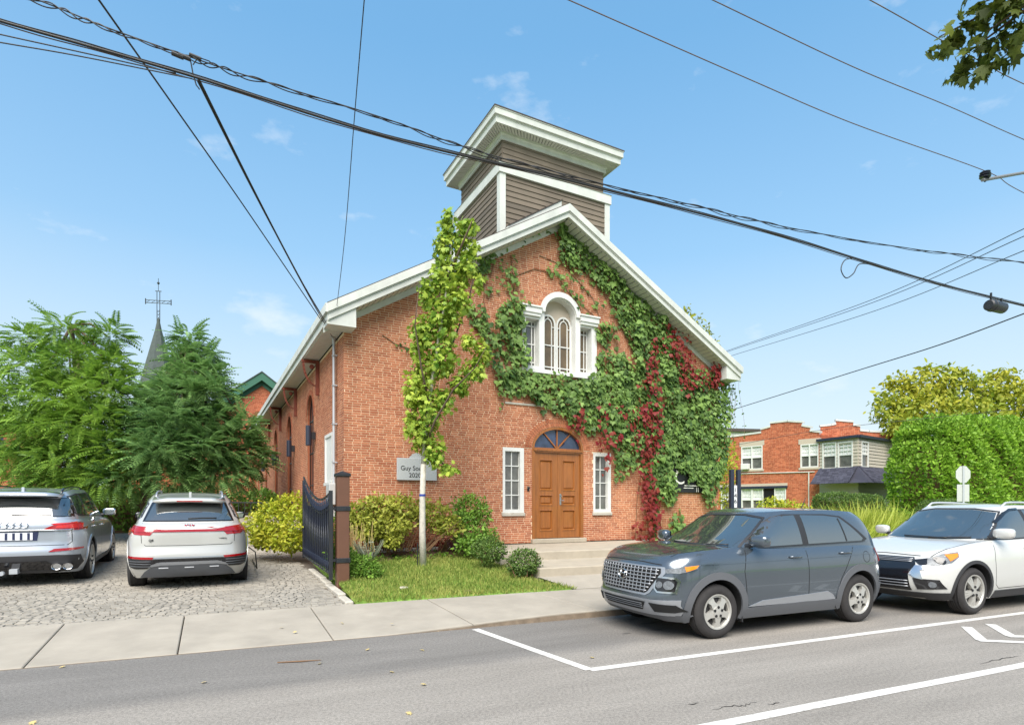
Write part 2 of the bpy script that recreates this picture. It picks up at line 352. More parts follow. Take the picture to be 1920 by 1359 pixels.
def text_obj(name, body, size, m, parent, M, align='LEFT', extrude=.004):
    cu = bpy.data.curves.new(name, 'FONT'); cu.body = body; cu.size = size; cu.extrude = extrude; cu.align_x = align
    to = bpy.data.objects.new(name + '_tmp', cu); scene.collection.objects.link(to)
    dg = bpy.context.evaluated_depsgraph_get(); me = bpy.data.meshes.new_from_object(to.evaluated_get(dg)); bpy.data.objects.remove(to)
    me.name = name; me.materials.clear(); me.materials.append(MATS[m]); me.transform(M)
    o = bpy.data.objects.new(name, me); return link(o, parent)

# --- foliage: a template leaf copied many times into one mesh (numpy)
T_MAPLE = (np.array([(0, -.15, 0), (.28, -.02, .03), (.5, .12, .0), (.3, .3, .04), (.42, .62, -.03), (.14, .55, .03), (0, .95, -.08), (-.14, .55, .03), (-.42, .62, -.03), (-.3, .3, .04), (-.5, .12, .0), (-.28, -.02, .03)], float), [(0, 1, 3, 5, 7, 9, 11), (1, 2, 3), (3, 4, 5), (5, 6, 7), (7, 8, 9), (9, 10, 11)])
T_IVY = (np.array([(0, 0, 0), (.42, .05, -.05), (.5, .4, -.06), (.22, .62, 0), (0, 1, -.12), (-.22, .62, 0), (-.5, .4, -.06), (-.42, .05, -.05), (0, .4, .08)], float), [(0, 1, 2, 8), (8, 2, 3, 4), (8, 4, 5, 6), (0, 8, 6, 7)])
T_OVAL = (np.array([(0, 0, 0), (.24, .35, .04), (.2, .72, .02), (0, 1, -.06), (-.2, .72, .02), (-.24, .35, .04)], float), [(0, 1, 2, 3), (0, 3, 4, 5)])
def frond_template(pairs=9, droop=.5):
    vs = []; fs = []
    def rach(t): return np.array([0, t, -droop * t * t])
    for i in range(pairs):
        t = .12 + .86 * i / (pairs - 1); L = .27 * (1 - .55 * abs(t - .45)); b = rach(t)
        for sg in (-1, 1):
            d = np.array([sg * .92, .38, -.34]); n = np.array([-d[1], d[0], 0]) * sg * .22
            k = len(vs); vs += [b, b + d * L * .5 + n * L, b + d * L, b + d * L * .5 - n * L]; fs.append((k, k + 1, k + 2, k + 3))
    k = len(vs)
    for i in range(5): t = i / 4; vs += [rach(t) + [.008, 0, 0], rach(t) - [.008, 0, 0]]
    for i in range(4): fs.append((k + 2 * i, k + 2 * i + 2, k + 2 * i + 3, k + 2 * i + 1))
    return np.array(vs, float), fs
T_FROND = frond_template()
def rand_dirs(n, rg=rng):
    d = rg.normal(size=(n, 3)); return d / np.linalg.norm(d, axis=1)[:, None]
def frames(ydir, nrm):
    y = ydir / np.linalg.norm(ydir, axis=1)[:, None]; x = np.cross(y, nrm); l = np.linalg.norm(x, axis=1)[:, None]; l[l < 1e-6] = 1; x = x / l; z = np.cross(x, y)
    return np.stack([x, y, z], axis=2)
def scatter(name, tmpl, pos, fr, size, m, parent=None, kind='stuff'):
    tv, tf = tmpl; n = len(pos); k = len(tv)
    V = np.einsum('nij,kj->nki', fr, tv) * np.asarray(size).reshape(-1, 1, 1) + pos[:, None, :]
    nl = sum(len(f) for f in tf); flat = np.concatenate([np.array(f) for f in tf]); L = (flat[None, :] + (np.arange(n) * k)[:, None]).ravel()
    tot = np.array([len(f) for f in tf]); starts = np.concatenate([[0], np.cumsum(tot)[:-1]]); S = (starts[None, :] + (np.arange(n) * nl)[:, None]).ravel()
    me = bpy.data.meshes.new(name); me.vertices.add(n * k); me.vertices.foreach_set('co', V.astype(np.float32).ravel())
    me.loops.add(n * nl); me.loops.foreach_set('vertex_index', L.astype(np.int32))
    me.polygons.add(n * len(tf)); me.polygons.foreach_set('loop_start', S.astype(np.int32))
    me.materials.append(MATS[m]); me.update(calc_edges=True); me.validate()
    o = bpy.data.objects.new(name, me); link(o, parent)
    if kind: o['kind'] = kind
    return o
def blob_points(blobs, dens, shell=.55):
    """points in lumpy ellipsoids, denser near the skin; returns positions, outward directions"""
    Ps = []; Ns = []
    for (c, r, w) in blobs:
        n = max(4, int(dens * w)); d = rand_dirs(n); rad = (shell + (1 - shell) * rng.random(n) ** .6)
        # lumps: clump the directions
        lump = 1 + .22 * np.sin(d[:, 0] * 5 + c[0] * 3) * np.sin(d[:, 1] * 4 + c[1]) * np.sin(d[:, 2] * 6 + c[2] * 2) + .1 * rng.normal(size=n)
        p = np.array(c)[None, :] + d * np.array(r)[None, :] * (rad * lump)[:, None]; Ps.append(p); Ns.append(d)
    return np.concatenate(Ps), np.concatenate(Ns)
def leafcloud(name, blobs, dens, size, tmpl, m, parent, up=.5, shell=.5, droop=.5, jitter=.35):
    p, d = blob_points(blobs, dens, shell); n = len(p)
    nrm = d * .8 + np.array([0, 0, up]) + rng.normal(size=(n, 3)) * .45
    y = d * .6 + rng.normal(size=(n, 3)) * .7 + np.array([0, 0, -droop])
    return scatter(name, tmpl, p, frames(y, nrm), size * (1 + jitter * rng.normal(size=n)).clip(.45, 1.8), m, parent)
# ================================================================== GROUND
def sheet(name, pts, m, kind='structure', parent=None):
    mb = MB(); mb.add(pts, [tuple(range(len(pts)))]); o = mb.build(name, m, parent)
    if parent is None: tag(o, kind=kind)
    return o
gmb = MB(); gmb.add([(-700, -700, -.06), (700, -700, -.06), (700, 900, -.06), (-700, 900, -.06)], [(0, 1, 2, 3)])
ground = tag(gmb.build('ground', 'turf'), kind='structure')
street = sheet('street', [ST(-90, -6), ST(120, -6), ST(120, 7.2), ST(-90, 7.2)], 'asphalt')
near_walk = MB(); near_walk.box((-90, -9, -.05), (120, -6, .12)); nwo = near_walk.build('near_sidewalk', 'concrete'); nwo.rotation_euler = (0, 0, SA); tag(nwo, kind='structure')

def strip(d0, n0, d1, n1, w, z=.004):
    a = Vector((d0, n0)); b = Vector((d1, n1)); t = (b - a).normalized(); q = Vector((-t.y, t.x)) * w / 2
    mb = MB(); k = max(1, int((b - a).length / .5)); vs = []; fs = []
    for i in range(k + 1):
        p = a + (b - a) * i / k; j = [(random.random() - .5) * .008 for _ in range(2)]
        vs += [ST(p.x + q.x * (1 + j[0] / w), p.y + q.y + j[0], z), ST(p.x - q.x, p.y - q.y + j[1], z)]
    fs = [(2 * i, 2 * i + 2, 2 * i + 3, 2 * i + 1) for i in range(k)]
    return mb.add(vs, fs)
def marking(name, mb, parent=street): return mb.build(name, 'line_paint', parent)
marking('parking_bay_line', strip(2.97, 4.9, 40, 4.86, .105))
marking('parking_end_line', strip(2.58, 7.1, 2.97, 4.9, .105, .0045))
marking('lane_line', strip(1.5, 3.30, 60, 3.26, .11))
# cycle-lane chevrons
for k, off in enumerate((0, .62)):
    p0 = G(1812 + 45 * k, 1175 - 5 * k); p1 = G(1842 + 55 * k, 1201 - 8 * k); p2 = G(2010 + 30 * k, 1208 - 12 * k)
    mb = MB(); c = []
    for a, b in ((p0, p1), (p1, p2)):
        t = (b - a).normalized(); q = Vector((-t.y, t.x, 0)) * .06
        if a is p1: a = a - t * .05
        mb.add([a + q, b + q, b - q, a - q], [(0, 1, 2, 3)])
    for v in range(len(mb.v)): mb.v[v] = (mb.v[v][0], mb.v[v][1], .005 + .0015 * (v // 4))
    marking('chevron', mb)

# sidewalk of separate concrete slabs; dropped kerb in front of the driveway
def kerb_z(d): return .012 + .085 * min(1, max(0, (d - 1.4) / 2.2))
sidewalk = MB(); sidewalk.add([ST(-60, 7.2, -.02), ST(90, 7.2, -.02), ST(90, 9.03, .06), ST(-60, 9.03, .06)], [(0, 1, 2, 3)])
sidewalk = tag(sidewalk.build('sidewalk', 'cobble_joint'), kind='structure')
joints = [-26 + 1.75 * i for i in range(13)] + [-3.62, -2.19, -.86, .76, 2.52, 4.4, 6.2, 8.0, 9.8, 11.6, 13.4, 15.2, 17, 19, 21, 23, 25, 28, 31, 34]
for i in range(len(joints) - 1):
    a, b = joints[i] + .007, joints[i + 1] - .007
    sk = .12
    mb = MB(); g = []
    ns = [7.18, 7.2, 7.6, 8.3, 9.0, 9.02]; ds = [a, a + .01, (2 * a + b) / 3, (a + 2 * b) / 3, b - .01, b]
    jz = random.uniform(-.004, .004)
    for ii, n in enumerate(ns):
        for jj, d in enumerate(ds):
            f = (n - 7.18) / 1.84; z = kerb_z(d) * (1 - f) + .12 * f + jz - (.008 if ii in (0, 5) or jj in (0, 5) else 0)
            g.append(ST(d - sk * (f - .5), n, z))
    vs = list(g); m = 6
    fs = [(r * m + c, r * m + c + 1, (r + 1) * m + c + 1, (r + 1) * m + c) for r in range(5) for c in range(5)]
    per = [c for c in range(m)] + [r * m + m - 1 for r in range(1, 6)] + [5 * m + c for c in range(m - 2, -1, -1)] + [r * m for r in range(4, 0, -1)]
    k0 = len(vs); vs += [Vector((g[q].x, g[q].y, -.06)) for q in per]
    fs += [(per[q], k0 + q, k0 + (q + 1) % len(per), per[(q + 1) % len(per)]) for q in range(len(per))]
    mb.add(vs, fs); mb.build('slab', 'concrete', sidewalk)

kf = MB(); vs = []
for i in range(241):
    d = -30 + .3 * i; vs += [ST(d + .06, 7.174, -.02), ST(d + .06, 7.174 + random.uniform(-.002, .002), max(.006, kerb_z(d) - .022 + random.uniform(-.004, .003)))]
kf.add(vs, [(2 * i, 2 * i + 2, 2 * i + 3, 2 * i + 1) for i in range(240)]); kf.build('kerb_face', 'kerb_dirt', sidewalk)
# cobbled driveway: stones laid in waves; the nearest 300 single, the rest one part
def drive_z(n): return .105 + .026 * max(0, n - 9.03)
D0, D1 = -17.0, 1.22
drive = MB(); drive.add([ST(D0, 9.03, drive_z(9.03) - .02), ST(D1 + .1, 9.03, drive_z(9.03) - .02), ST(D1 + .1 + (-.6), 34, drive_z(34) - .02), ST(D0, 34, drive_z(34) - .02)], [(0, 1, 2, 3)])
drive = tag(drive.build('driveway', 'cobble_joint'), kind='structure')
stones = []
def edge_d(n): return 1.22 - .055 * (n - 9.1)          # right edge follows the lawn kerb
n = 9.055; row = 0
def wv(d, n): return (.10 * math.cos(d * math.pi / .8)) * min(1, max(0, (n - 9.25) / .3))
while n < 26:
    step = .098 if n < 16 else .16
    d = D0 + random.random() * .1
    while d < edge_d(n):
        w = random.uniform(.10, .135) * (1 if n < 16 else 1.5)
        if d + w < edge_d(n) + .03:
            c = d + w / 2; stones.append((c, n + wv(c, n) + step / 2, w - .008, step - .008, (wv(c + .05, n) - wv(c - .05, n)) / .1))
        d += w
    n += step; row += 1
def stone_geo(mb, st, rel=None):
    d, n, w, h, sl = st; z = drive_z(n) + random.uniform(-.006, .004); a = math.atan(sl)
    ca, sa = math.cos(a), math.sin(a); vs = []
    for (e, zz) in ((0, -.03), (0, -.007), (.009, 0)):
        for (p, q) in ((-1, -1), (1, -1), (1, 1), (-1, 1)):
            x = p * (w / 2 - e) + random.uniform(-.0025, .0025); y = q * (h / 2 - e) + random.uniform(-.0025, .0025) + sl * p * (w / 2 - e) * .0
            vs.append(ST(d + x * ca - y * sa, n + x * sa + y * ca, z + zz))
    mb.tint = random.random()
    mb.add(vs, [(8, 9, 10, 11)] + [(b + i, b + (i + 1) % 4, b + 4 + (i + 1) % 4, b + 4 + i) for b in (0, 4) for i in range(4)])
stones.sort(key=lambda s: ST(s[0], s[1]).length)
vis = [s for s in stones if -.95 < ST(s[0], s[1]).x / ST(s[0], s[1]).y < .9]
first = set(id(s) for s in vis[:300])
rest = MB()
for s in stones:
    if id(s) in first:
        mb = MB(); stone_geo(mb, s); mb.build('cobble', 'cobble', drive, tint=True)
    else: stone_geo(rest, s)
tag(rest.build('cobbles', 'cobble', drive, tint=True), kind='stuff')

# lawn (rises to the wall), planting bed, stone edging along the drive
def lawn_z(n): return .115 + .083 * max(0, n - 9.03)
lm = MB(); vs = []; fs = []; NX, NY = 26, 30
def wall_n(d):   # n of the facade wall at street distance d
    A = Vector((-3.764, 13.0)); uu = Vector((math.cos(R(28.06)), math.sin(R(28.06)))); a2 = Vector((SD.x, SD.y)); b2 = Vector((SN.x, SN.y))
    s = (d - A.dot(a2)) / uu.dot(a2); return A.dot(b2) + s * uu.dot(b2)
for j in range(NY + 1):
    for i in range(NX + 1):
        f = j / NY
        n = 9.04 + (wall_n(3) - 9.04 + .35) * f; dl = edge_d(n) + .14; dr = 5.2 - .35 * min(1, (n - 9.04) / .9) - .15 * f
        d = dl + (dr - dl) * i / NX
        vs.append(ST(d, n, lawn_z(n) + .012 * math.sin(d * 3.1) * math.sin(n * 2.3) - (.02 if j == 0 else 0)))
fs = [(j * (NX + 1) + i, j * (NX + 1) + i + 1, (j + 1) * (NX + 1) + i + 1, (j + 1) * (NX + 1) + i) for j in range(NY) for i in range(NX)]
lm.add(vs, fs); lawn = tag(lm.build('lawn', 'turf', smooth=True), kind='structure')
bed = MB(); vs = []
for i in range(21):
    d = edge_d(12.8) + .2 + (4.6 - edge_d(12.8) - .2) * i / 20; w = .95 + .18 * math.sin(i * 1.1) + .1 * math.sin(i * 2.7)
    for k in range(4):
        n = wall_n(d) - w * (1 - k / 3) + .05; vs.append(ST(d, n, lawn_z(n) + .03 + (.05 if 0 < k < 3 else 0)))
bed.add(vs, [(4 * i + k, 4 * i + 4 + k, 4 * i + 5 + k, 4 * i + 1 + k) for i in range(20) for k in range(3)])
tag(bed.build('planting_bed', 'soil', smooth=True), kind='structure')
edging = empty('stone_edging', ST(edge_d(9.1), 9.1, .1)); tag(edging, 'low pale stone edging between the cobbled drive and the lawn', 'edging')
n = 9.12
while n < 13.2:
    L = random.uniform(.45, .75); mb = MB(); mb.bevbox((-.06, 0, -.1), (.07, L - .02, .045), .018)
    o = mb.build('edging_stone', 'stone', edging); p = ST(edge_d(n + L / 2) + .07, n, drive_z(n) + random.uniform(-.01, .02)) - edging.location
    o.location = p; o.rotation_euler = (0, 0, SA + .055); n += L
# grass blades
def grass(name, cnt, region, hgt, m='grass_blade', wid=.006):
    pos = []
    while len(pos) < cnt:
        n = random.uniform(9.03, 13.1); d = random.uniform(edge_d(n) + .12, 5.2 - .4 * min(1, (n - 9.04) / .9))
        wn = wall_n(d) - n
        if wn < .75: continue
        if (Vector((ST(d, n).x, ST(d, n).y)) - Vector((-1.86, 12.1))).length < .12: continue
        pos.append(ST(d, n, lawn_z(n) + .004))
    pos = np.array([tuple(p) for p in pos]); k = len(pos)
    y = np.stack([rng.normal(size=k) * .45, rng.normal(size=k) * .45, np.ones(k)], 1); nr = rand_dirs(k); nr[:, 2] *= .2
    T = (np.array([(-.09, 0, 0), (.09, 0, 0), (.06, .6, .05), (0, 1, .18), (-.06, .6, .05)], float), [(0, 1, 2, 3, 4)])
    return scatter(name, T, pos, frames(y, nr), hgt * (1 + .35 * rng.normal(size=k)).clip(.4, 1.8), m, None)
tag(grass('grass', 26000, None, .062), 'short green grass covering the little lawn', 'grass', kind='stuff')

# front walk, steps and landing
walk = MB(); walk.add([ST(5.16, 9.035, .116), ST(9.6, 9.035, .116), ST(9.6, 9.9, .26), ST(4.84, 9.9, .26)], [(0, 1, 2, 3)])
tag(walk.build('front_walk', 'concrete'), kind='structure')
stp = empty('entrance_steps', ST(4.8, 9.85, .2)); tag(stp, 'wide pale concrete steps and landing below the wooden double door', 'steps')
def slab_block(name, d0, d1, n0, n1f, z0, z1):
    mb = MB(); K = 12; top = []; 
    outl = [(d0, n0), (d1, n0)] + [(d1, n1f(d1)), (d0, n1f(d0))]
    e = .018; vs = [ST(d, n, z0) for d, n in outl] + [ST(d, n, z1 - e) for d, n in outl]
    ins = [(d0 + e, n0 + e), (d1 - e, n0 + e), (d1 - e, n1f(d1)), (d0 + e, n1f(d0))]; vs += [ST(d, n, z1) for d, n in ins]
    vs = [v - stp.location for v in vs]
    mb.add(vs, [(8, 9, 10, 11)] + [(b + i, b + (i + 1) % 4, b + 4 + (i + 1) % 4, b + 4 + i) for b in (0, 4) for i in range(4)])
    return mb.build(name, 'concrete_step', stp)
slab_block('step', 4.88, 9.6, 9.86, lambda d: 11.5, .1, .42)
slab_block('landing', 4.70, 9.9, 11.38, lambda d: wall_n(d) - .01, .1, .60)

# ================================================================== CHURCH
BA = R(28.06); FAC = VPlane((-3.764, 13.0), BA)
church = empty('brick_church', (-3.764, 13.0, 0), BA)
tag(church, 'old red brick gabled church with white trim, square clapboard tower and ivy on its front', 'building')
COURSE = .0552
def intervals(poly, holes, z):
    xs = []
    for i in range(len(poly)):
        (x0, z0), (x1, z1) = poly[i], poly[(i + 1) % len(poly)]
        if (z0 > z) != (z1 > z): xs.append(x0 + (x1 - x0) * (z - z0) / (z1 - z0))
    xs.sort(); iv = [(xs[i], xs[i + 1]) for i in range(0, len(xs) - 1, 2)]
    for h in holes:
        hs = []
        for i in range(len(h)):
            (x0, z0), (x1, z1) = h[i], h[(i + 1) % len(h)]
            if (z0 > z) != (z1 > z): hs.append(x0 + (x1 - x0) * (z - z0) / (z1 - z0))
        if len(hs) < 2: continue
        a, b = min(hs), max(hs); nv = []
        for (p, q) in iv:
            if b <= p or a >= q: nv.append((p, q))
            else:
                if a > p: nv.append((p, a))
                if b < q: nv.append((b, q))
        iv = nv
    return iv
def lay_bricks(poly, holes, course=COURSE, L=.196, jl=.011, jh=.0112, hdr=.35):
    out = []; zmin = min(p[1] for p in poly); zmax = max(p[1] for p in poly); k = 0; z = zmin
    while z + course < zmax + .001:
        for (a, b) in intervals(poly, holes, z + course / 2):
            x = a + (0 if k % 2 else L / 2) - (L if k % 2 == 0 else 0) + random.uniform(-.02, .02); x = min(x, a)
            while x < b - .01:
                w = L if random.random() > hdr * .35 else L * .55
                x0, x1 = max(a, x), min(b, x + w - jl)
                if x1 - x0 > .03: out.append((x0, x1, z + jh / 2 + random.uniform(-.001, .001), z + course - jh / 2))
                x += w
        z += course; k += 1
    return out
def brick_geo(mb, b, fn, proud=.006):
    x0, x1, z0, z1 = b; e = .003; p = proud + random.uniform(-.002, .002)
    j = lambda: random.uniform(-.0012, .0012)
    vs = [fn(x0, z0, 0), fn(x1, z0, 0), fn(x1, z1, 0), fn(x0, z1, 0), fn(x0 + e, z0 + e + j(), p), fn(x1 - e, z0 + e + j(), p), fn(x1 - e, z1 - e + j(), p), fn(x0 + e, z1 - e + j(), p)]
    mb.tint = random.random(); mb.add(vs, [(4, 5, 6, 7)] + [(i, (i + 1) % 4, 4 + (i + 1) % 4, 4 + i) for i in range(4)])
def wall_sheet(name, poly, holes, fn, m, parent, depth=.28, step=5.0):
    """mortar face with real openings and their reveals"""
    ov, fs = fill2d(poly, step, holes); mb = MB(); mb.add([fn(p[0], p[1], 0) for p in ov], fs)
    for h in holes: mb.add([fn(a, b, 0) for a, b in h] + [fn(a, b, -depth) for a, b in h], [(i, (i + 1) % len(h), len(h) + (i + 1) % len(h), len(h) + i) for i in range(len(h))])
    return mb.build(name, m, parent)
fF = lambda s, z, p: (s, -p, z)                    # facade: local x along, proud towards -y
fS = lambda t, z, p: (-p, t, z)                    # left side wall
WR, PKS, PKZ, EZ = 11.72, 5.68, 9.02, 5.40          # right end, peak
def rake_z(s): return EZ + (PKZ - EZ) * (s / PKS if s < PKS else (WR - s) / (WR - PKS))
fac_poly = [(0, .62), (WR, .62), (WR, 5.86), (PKS, 9.14), (0, 5.80)]
h_door = [(4.86, .62), (6.50, .62), (6.50, 3.12)] + ell(5.68, 3.12, .82, .60, 0, 180, 16)[1:-1] + [(4.86, 3.12)]
h_w1 = [(3.99, 1.42), (4.61, 1.42), (4.61, 3.10), (3.99, 3.10)]
h_w2 = [(6.83, 1.42), (7.44, 1.42), (7.44, 3.08), (6.83, 3.08)]
h_big = [(4.55, 5.20), (6.94, 5.20), (6.94, 6.78), (6.34, 6.78)] + ell(5.72, 6.74, .62, .58, 4, 176, 16) + [(5.10, 6.78), (4.55, 6.78)]
fholes = [h_door, h_w1, h_w2, h_big]
facade = wall_sheet('facade_wall', fac_poly, fholes, fF, 'mortar', church)
vou_d = [(5.68, 3.12, .83, .61, .11), (5.68, 3.12, .95, .73, .0)]
h_door_b = [(4.86, .62), (6.50, .62), (6.50, 3.12)] + [(6.72, 3.12)] + ell(5.68, 3.12, 1.04, .82, 0, 180, 18)[1:-1] + [(4.64, 3.12)] + [(4.86, 3.12)]
bl = lay_bricks(fac_poly, [h_door_b, h_w1, h_w2, h_big])
def vis_size(b):
    s, z = (b[0] + b[1]) / 2, (b[2] + b[3]) / 2; w = FAC.w(s, 0, z)
    hid = z < 1.6 or (s < .55 and z < 2.2)
    return w.length + (100 if hid else 0)
bl.sort(key=vis_size); fb = MB()
for i, b in enumerate(bl):
    if i < 300: mb = MB(); brick_geo(mb, b, fF); mb.build('brick', 'brick', facade, tint=True)
    else: brick_geo(fb, b, fF)
tag(fb.build('bricks', 'brick', facade, tint=True), kind='stuff')
# soldier arches over the door (two rings)
for (rx0, rz0, rx1, rz1, nb) in ((.83, .61, .93, .71, 34), (.94, .72, 1.035, .815, 38)):
    for i in range(nb):
        a0, a1 = 180 * i / nb + .35, 180 * (i + 1) / nb - .35; mb = MB(); mb.tint = random.random(); p = .014
        q = [(5.68 + r * math.cos(R(a)), 3.12 + q2 * math.sin(R(a))) for (r, q2, a) in ((rx0, rz0, a0), (rx1, rz1, a0), (rx1, rz1, a1), (rx0, rz0, a1))]
        mb.prism(q, lambda a, b, d: (a, d, b), 0, -p); mb.build('arch_brick', 'brick', facade, tint=True)
# string course remains over the door
mb = MB(); mb.box((4.05, -.035, 4.22), (5.75, -.001, 4.27)); mb.build('stone_band', 'stone', church)
mb = MB(); mb.bevbox((-.03, -.07, .2), (WR + .03, .3, .60), .02); mb.build('foundation', 'stone', church)
# left side wall
SL = 24.0
def side_arch(t, hw=.62, z0=1.35, zs=4.15, zt=4.85): return [(t - hw, z0), (t + hw, z0), (t + hw, zs)] + ell(t, zs, hw, zt - zs, 0, 180, 12)[1:-1] + [(t - hw, zs)]
WT = [4.62, 9.24, 13.65, 18.1, 22.6]
sholes = [side_arch(t) for t in WT] + [[(1.14, 2.2), (2.08, 2.2), (2.08, 3.36), (1.14, 3.36)]]
side_poly = [(0, .3), (SL, .3), (SL, 5.5), (0, 5.5)]
sidew = wall_sheet('side_wall', side_poly, sholes, fS, 'mortar', church, .012)
mb = MB(); mb.tint = .05
for h in sholes: mb.add([fS(a, b, .004) for a, b in h] + [fS(a, b, -.12) for a, b in h], [(i, (i + 1) % len(h), len(h) + (i + 1) % len(h), len(h) + i) for i in range(len(h))])
mb.build('window_reveals', 'brick', sidew, tint=True)
sb = MB()
for b in lay_bricks([(.0, .3), (SL, .3), (SL, 5.47), (0, 5.47)], sholes): brick_geo(sb, b, fS)
tag(sb.build('bricks', 'brick', sidew, tint=True), kind='stuff')
mb = MB(); mb.box((0, SL - .1, 0), (WR, SL, 5.4)); mb.box((WR - .12, .02, 0), (WR - .001, SL - .1, 5.4)); mb.add([(0, SL, 5.4), (WR, SL, 5.4), (PKS, SL, PKZ)], [(0, 1, 2)]); mb.build('rear_walls', 'brick', church, tint=True)
# window in the side wall: dark metal frame, pane, bars, brick reveals read as dark edge
for t, h in zip(WT, sholes):
    w = empty('window', (0, t, 0), 0, church)
    mb = MB(); mb.add([(.09, a - t, b) for a, b in h], [tuple(range(len(h)))]); mb.build('pane', 'glass_dark', w)
    mb = MB()
    inn = [((a - t) * .9, 1.35 + .07 + (b - 1.35) * .965) for a, b in h]; n = len(h); out = [(a - t, b) for a, b in h]
    mb.add([(.08, a, b) for a, b in out] + [(.08, a, b) for a, b in inn], [(i, (i + 1) % n, n + (i + 1) % n, n + i) for i in range(n)])
    mb.box((.07, -.02, 1.4), (.085, .02, 4.82)); 
    for z in (2.2, 3.15, 4.1): mb.box((.069, -.6, z - .018), (.084, .6, z + .018))
    mb.build('frame', 'black_metal', w)
    for i in range(20):      # dark header bricks round the arch
        a0, a1 = 180 * i / 20 + .6, 180 * (i + 1) / 20 - .6; mb = MB(); mb.tint = .02
        q = [(r1 * math.cos(R(a)), 4.15 + r2 * math.sin(R(a))) for (r1, r2, a) in ((.625, .705, a0), (.76, .84, a0), (.76, .84, a1), (.625, .705, a1))]
        mb.prism(q, lambda a, b, d: (d, a, b), .0, -.022); mb.build('arch_brick', 'brick', w, tint=True)
w = empty('shuttered_window', (0, 1.6, 0), 0, church)
mb = MB(); mb.box((-.05, -.47, 2.18), (.05, -.40, 3.38)); mb.box((-.05, .40, 2.18), (.05, .47, 3.38)); mb.box((-.049, -.40, 3.3), (.05, .40, 3.38)); mb.box((-.07, -.5, 2.1), (.05, .5, 2.18)); mb.build('frame', 'white_paint', w)
for s in (-1, 1): mb = MB(); mb.box((-.02, .015 if s > 0 else -.40, 2.18), (.02, .40 if s > 0 else -.015, 3.3)); mb.build('shutter', 'white_paint', w)

# --- front window (three lights, arched centre)
w = empty('arched_window', (0, 0, 0), 0, church)
CXW = 5.725
mb = MB()   # face frame, with reveals
ops = [[(4.66, 5.28), (5.07, 5.28), (5.07, 6.52), (4.66, 6.52)], [(5.23, 5.22), (6.22, 5.22), (6.22, 6.72)] + ell(CXW, 6.72, .495, .45, 0, 180, 16)[1:-1] + [(5.23, 6.72)], [(6.38, 5.28), (6.76, 5.28), (6.76, 6.52), (6.38, 6.52)]]
ov, fs = fill2d(h_big, 3, ops); mb.add([(p[0], -.03, p[1]) for p in ov], fs)
for h in [h_big] + ops: mb.add([(a, -.03, b) for a, b in h] + [(a, .27, b) for a, b in h], [(i, (i + 1) % len(h), len(h) + (i + 1) % len(h), len(h) + i) for i in range(len(h))])
mb.build('frame', 'white_paint', w)
mb = MB(); rin = ell(CXW, 6.74, .50, .455, 0, 180, 20); rout = ell(CXW, 6.74, .64, .60, 0, 180, 20)
for k in range(20): mb.prism([rin[k], rout[k], rout[k + 1], rin[k + 1]], lambda a, b, d: (a, d, b), -.031, -.085)
mb.build('arch_trim', 'white_paint', w)
for a, b in ((4.53, 5.10), (6.35, 6.96)):
    mb = MB(); mb.box((a, -.12, 6.66), (b, -.031, 6.80)); mb.box((a + .02, -.09, 6.58), (b - .02, -.031, 6.66)); mb.box((a - .03, -.15, 6.80), (b + .02, -.031, 6.84)); mb.build('entablature', 'white_paint', w)
mb = MB(); mb.box((4.5, -.10, 5.10), (7.0, .1, 5.19)); mb.build('sill', 'white_paint', w)
def lattice(parent, a, b, z0, z1, bars_v, bars_h, y=.20, th=.014, m='white_paint'):
    mb = MB()
    for i, x in enumerate(bars_v): mb.box((x - th, y - .012 - .0005 * i, z0), (x + th, y + .01, z1))
    for i, z in enumerate(bars_h): mb.box((a, y - .016 - .0005 * i, z - th), (b, y + .008, z + th))
    return mb.build('muntins', m, parent)
for k, (a, b) in enumerate(((4.66, 5.07), (6.38, 6.76))):
    mb = MB(); mb.box((a, .215, 5.25), (b, .22, 6.55)); mb.build('pane', 'glass_grey' if k == 0 else 'glass_warm', w)
    lattice(w, a, b, 5.27, 6.53, (a + .02, a + .11, b - .11, b - .02), (5.30, 5.42, 5.9, 6.38, 6.5))
for k, (a, b) in enumerate(((5.23, 5.715), (5.735, 6.22))):
    c = (a + b) / 2; hw = (b - a) / 2
    o1 = [(a, 5.22), (b, 5.22), (b, 6.50)] + ell(c, 6.50, hw, .28, 0, 180, 12)[1:-1] + [(a, 6.50)]
    mb = MB(); mb.add([(p, .219, q) for p, q in o1], [tuple(range(len(o1)))]); mb.build('pane', 'glass_warm', w)
    ring = lambda rx, rz: ell(c, 6.50, rx, rz, 0, 180, 12)
    mb = MB()
    for (r1, z1, r2, z2, yy) in ((hw - .045, .235, hw, .28, .18), (hw - .135, .150, hw - .112, .175, .19)):
        A, B = ring(r1, z1), ring(r2, z2)
        for i in range(12): mb.prism([A[i], B[i], B[i + 1], A[i + 1]], lambda p, q, d: (p, d, q), yy, yy + .035)
        for sg in (-1, 1):
            x0, x1 = c + sg * r1, c + sg * r2; mb.box((min(x0, x1), yy, 5.22), (max(x0, x1), yy + .035, 6.50))
    for i, z in enumerate((5.25, 5.36, 5.95)): mb.box((a + .03, .192 - .001 * i, z - .014), (b - .03, .212, z + .014))
    for sg in (-1, 1): mb.box((min(c + sg * (hw - .13), c + sg * (hw - .04)), .189, 6.44), (max(c + sg * (hw - .13), c + sg * (hw - .04)), .209, 6.46))
    mb.box((c - .011, .186, 6.66), (c + .011, .206, 6.75)); mb.build('muntins', 'white_paint', w)
mb = MB(); mb.add([(a, .222, b) for a, b in ops[1]], [tuple(range(len(ops[1])))]); mb.build('tympanum', 'lintel', w)

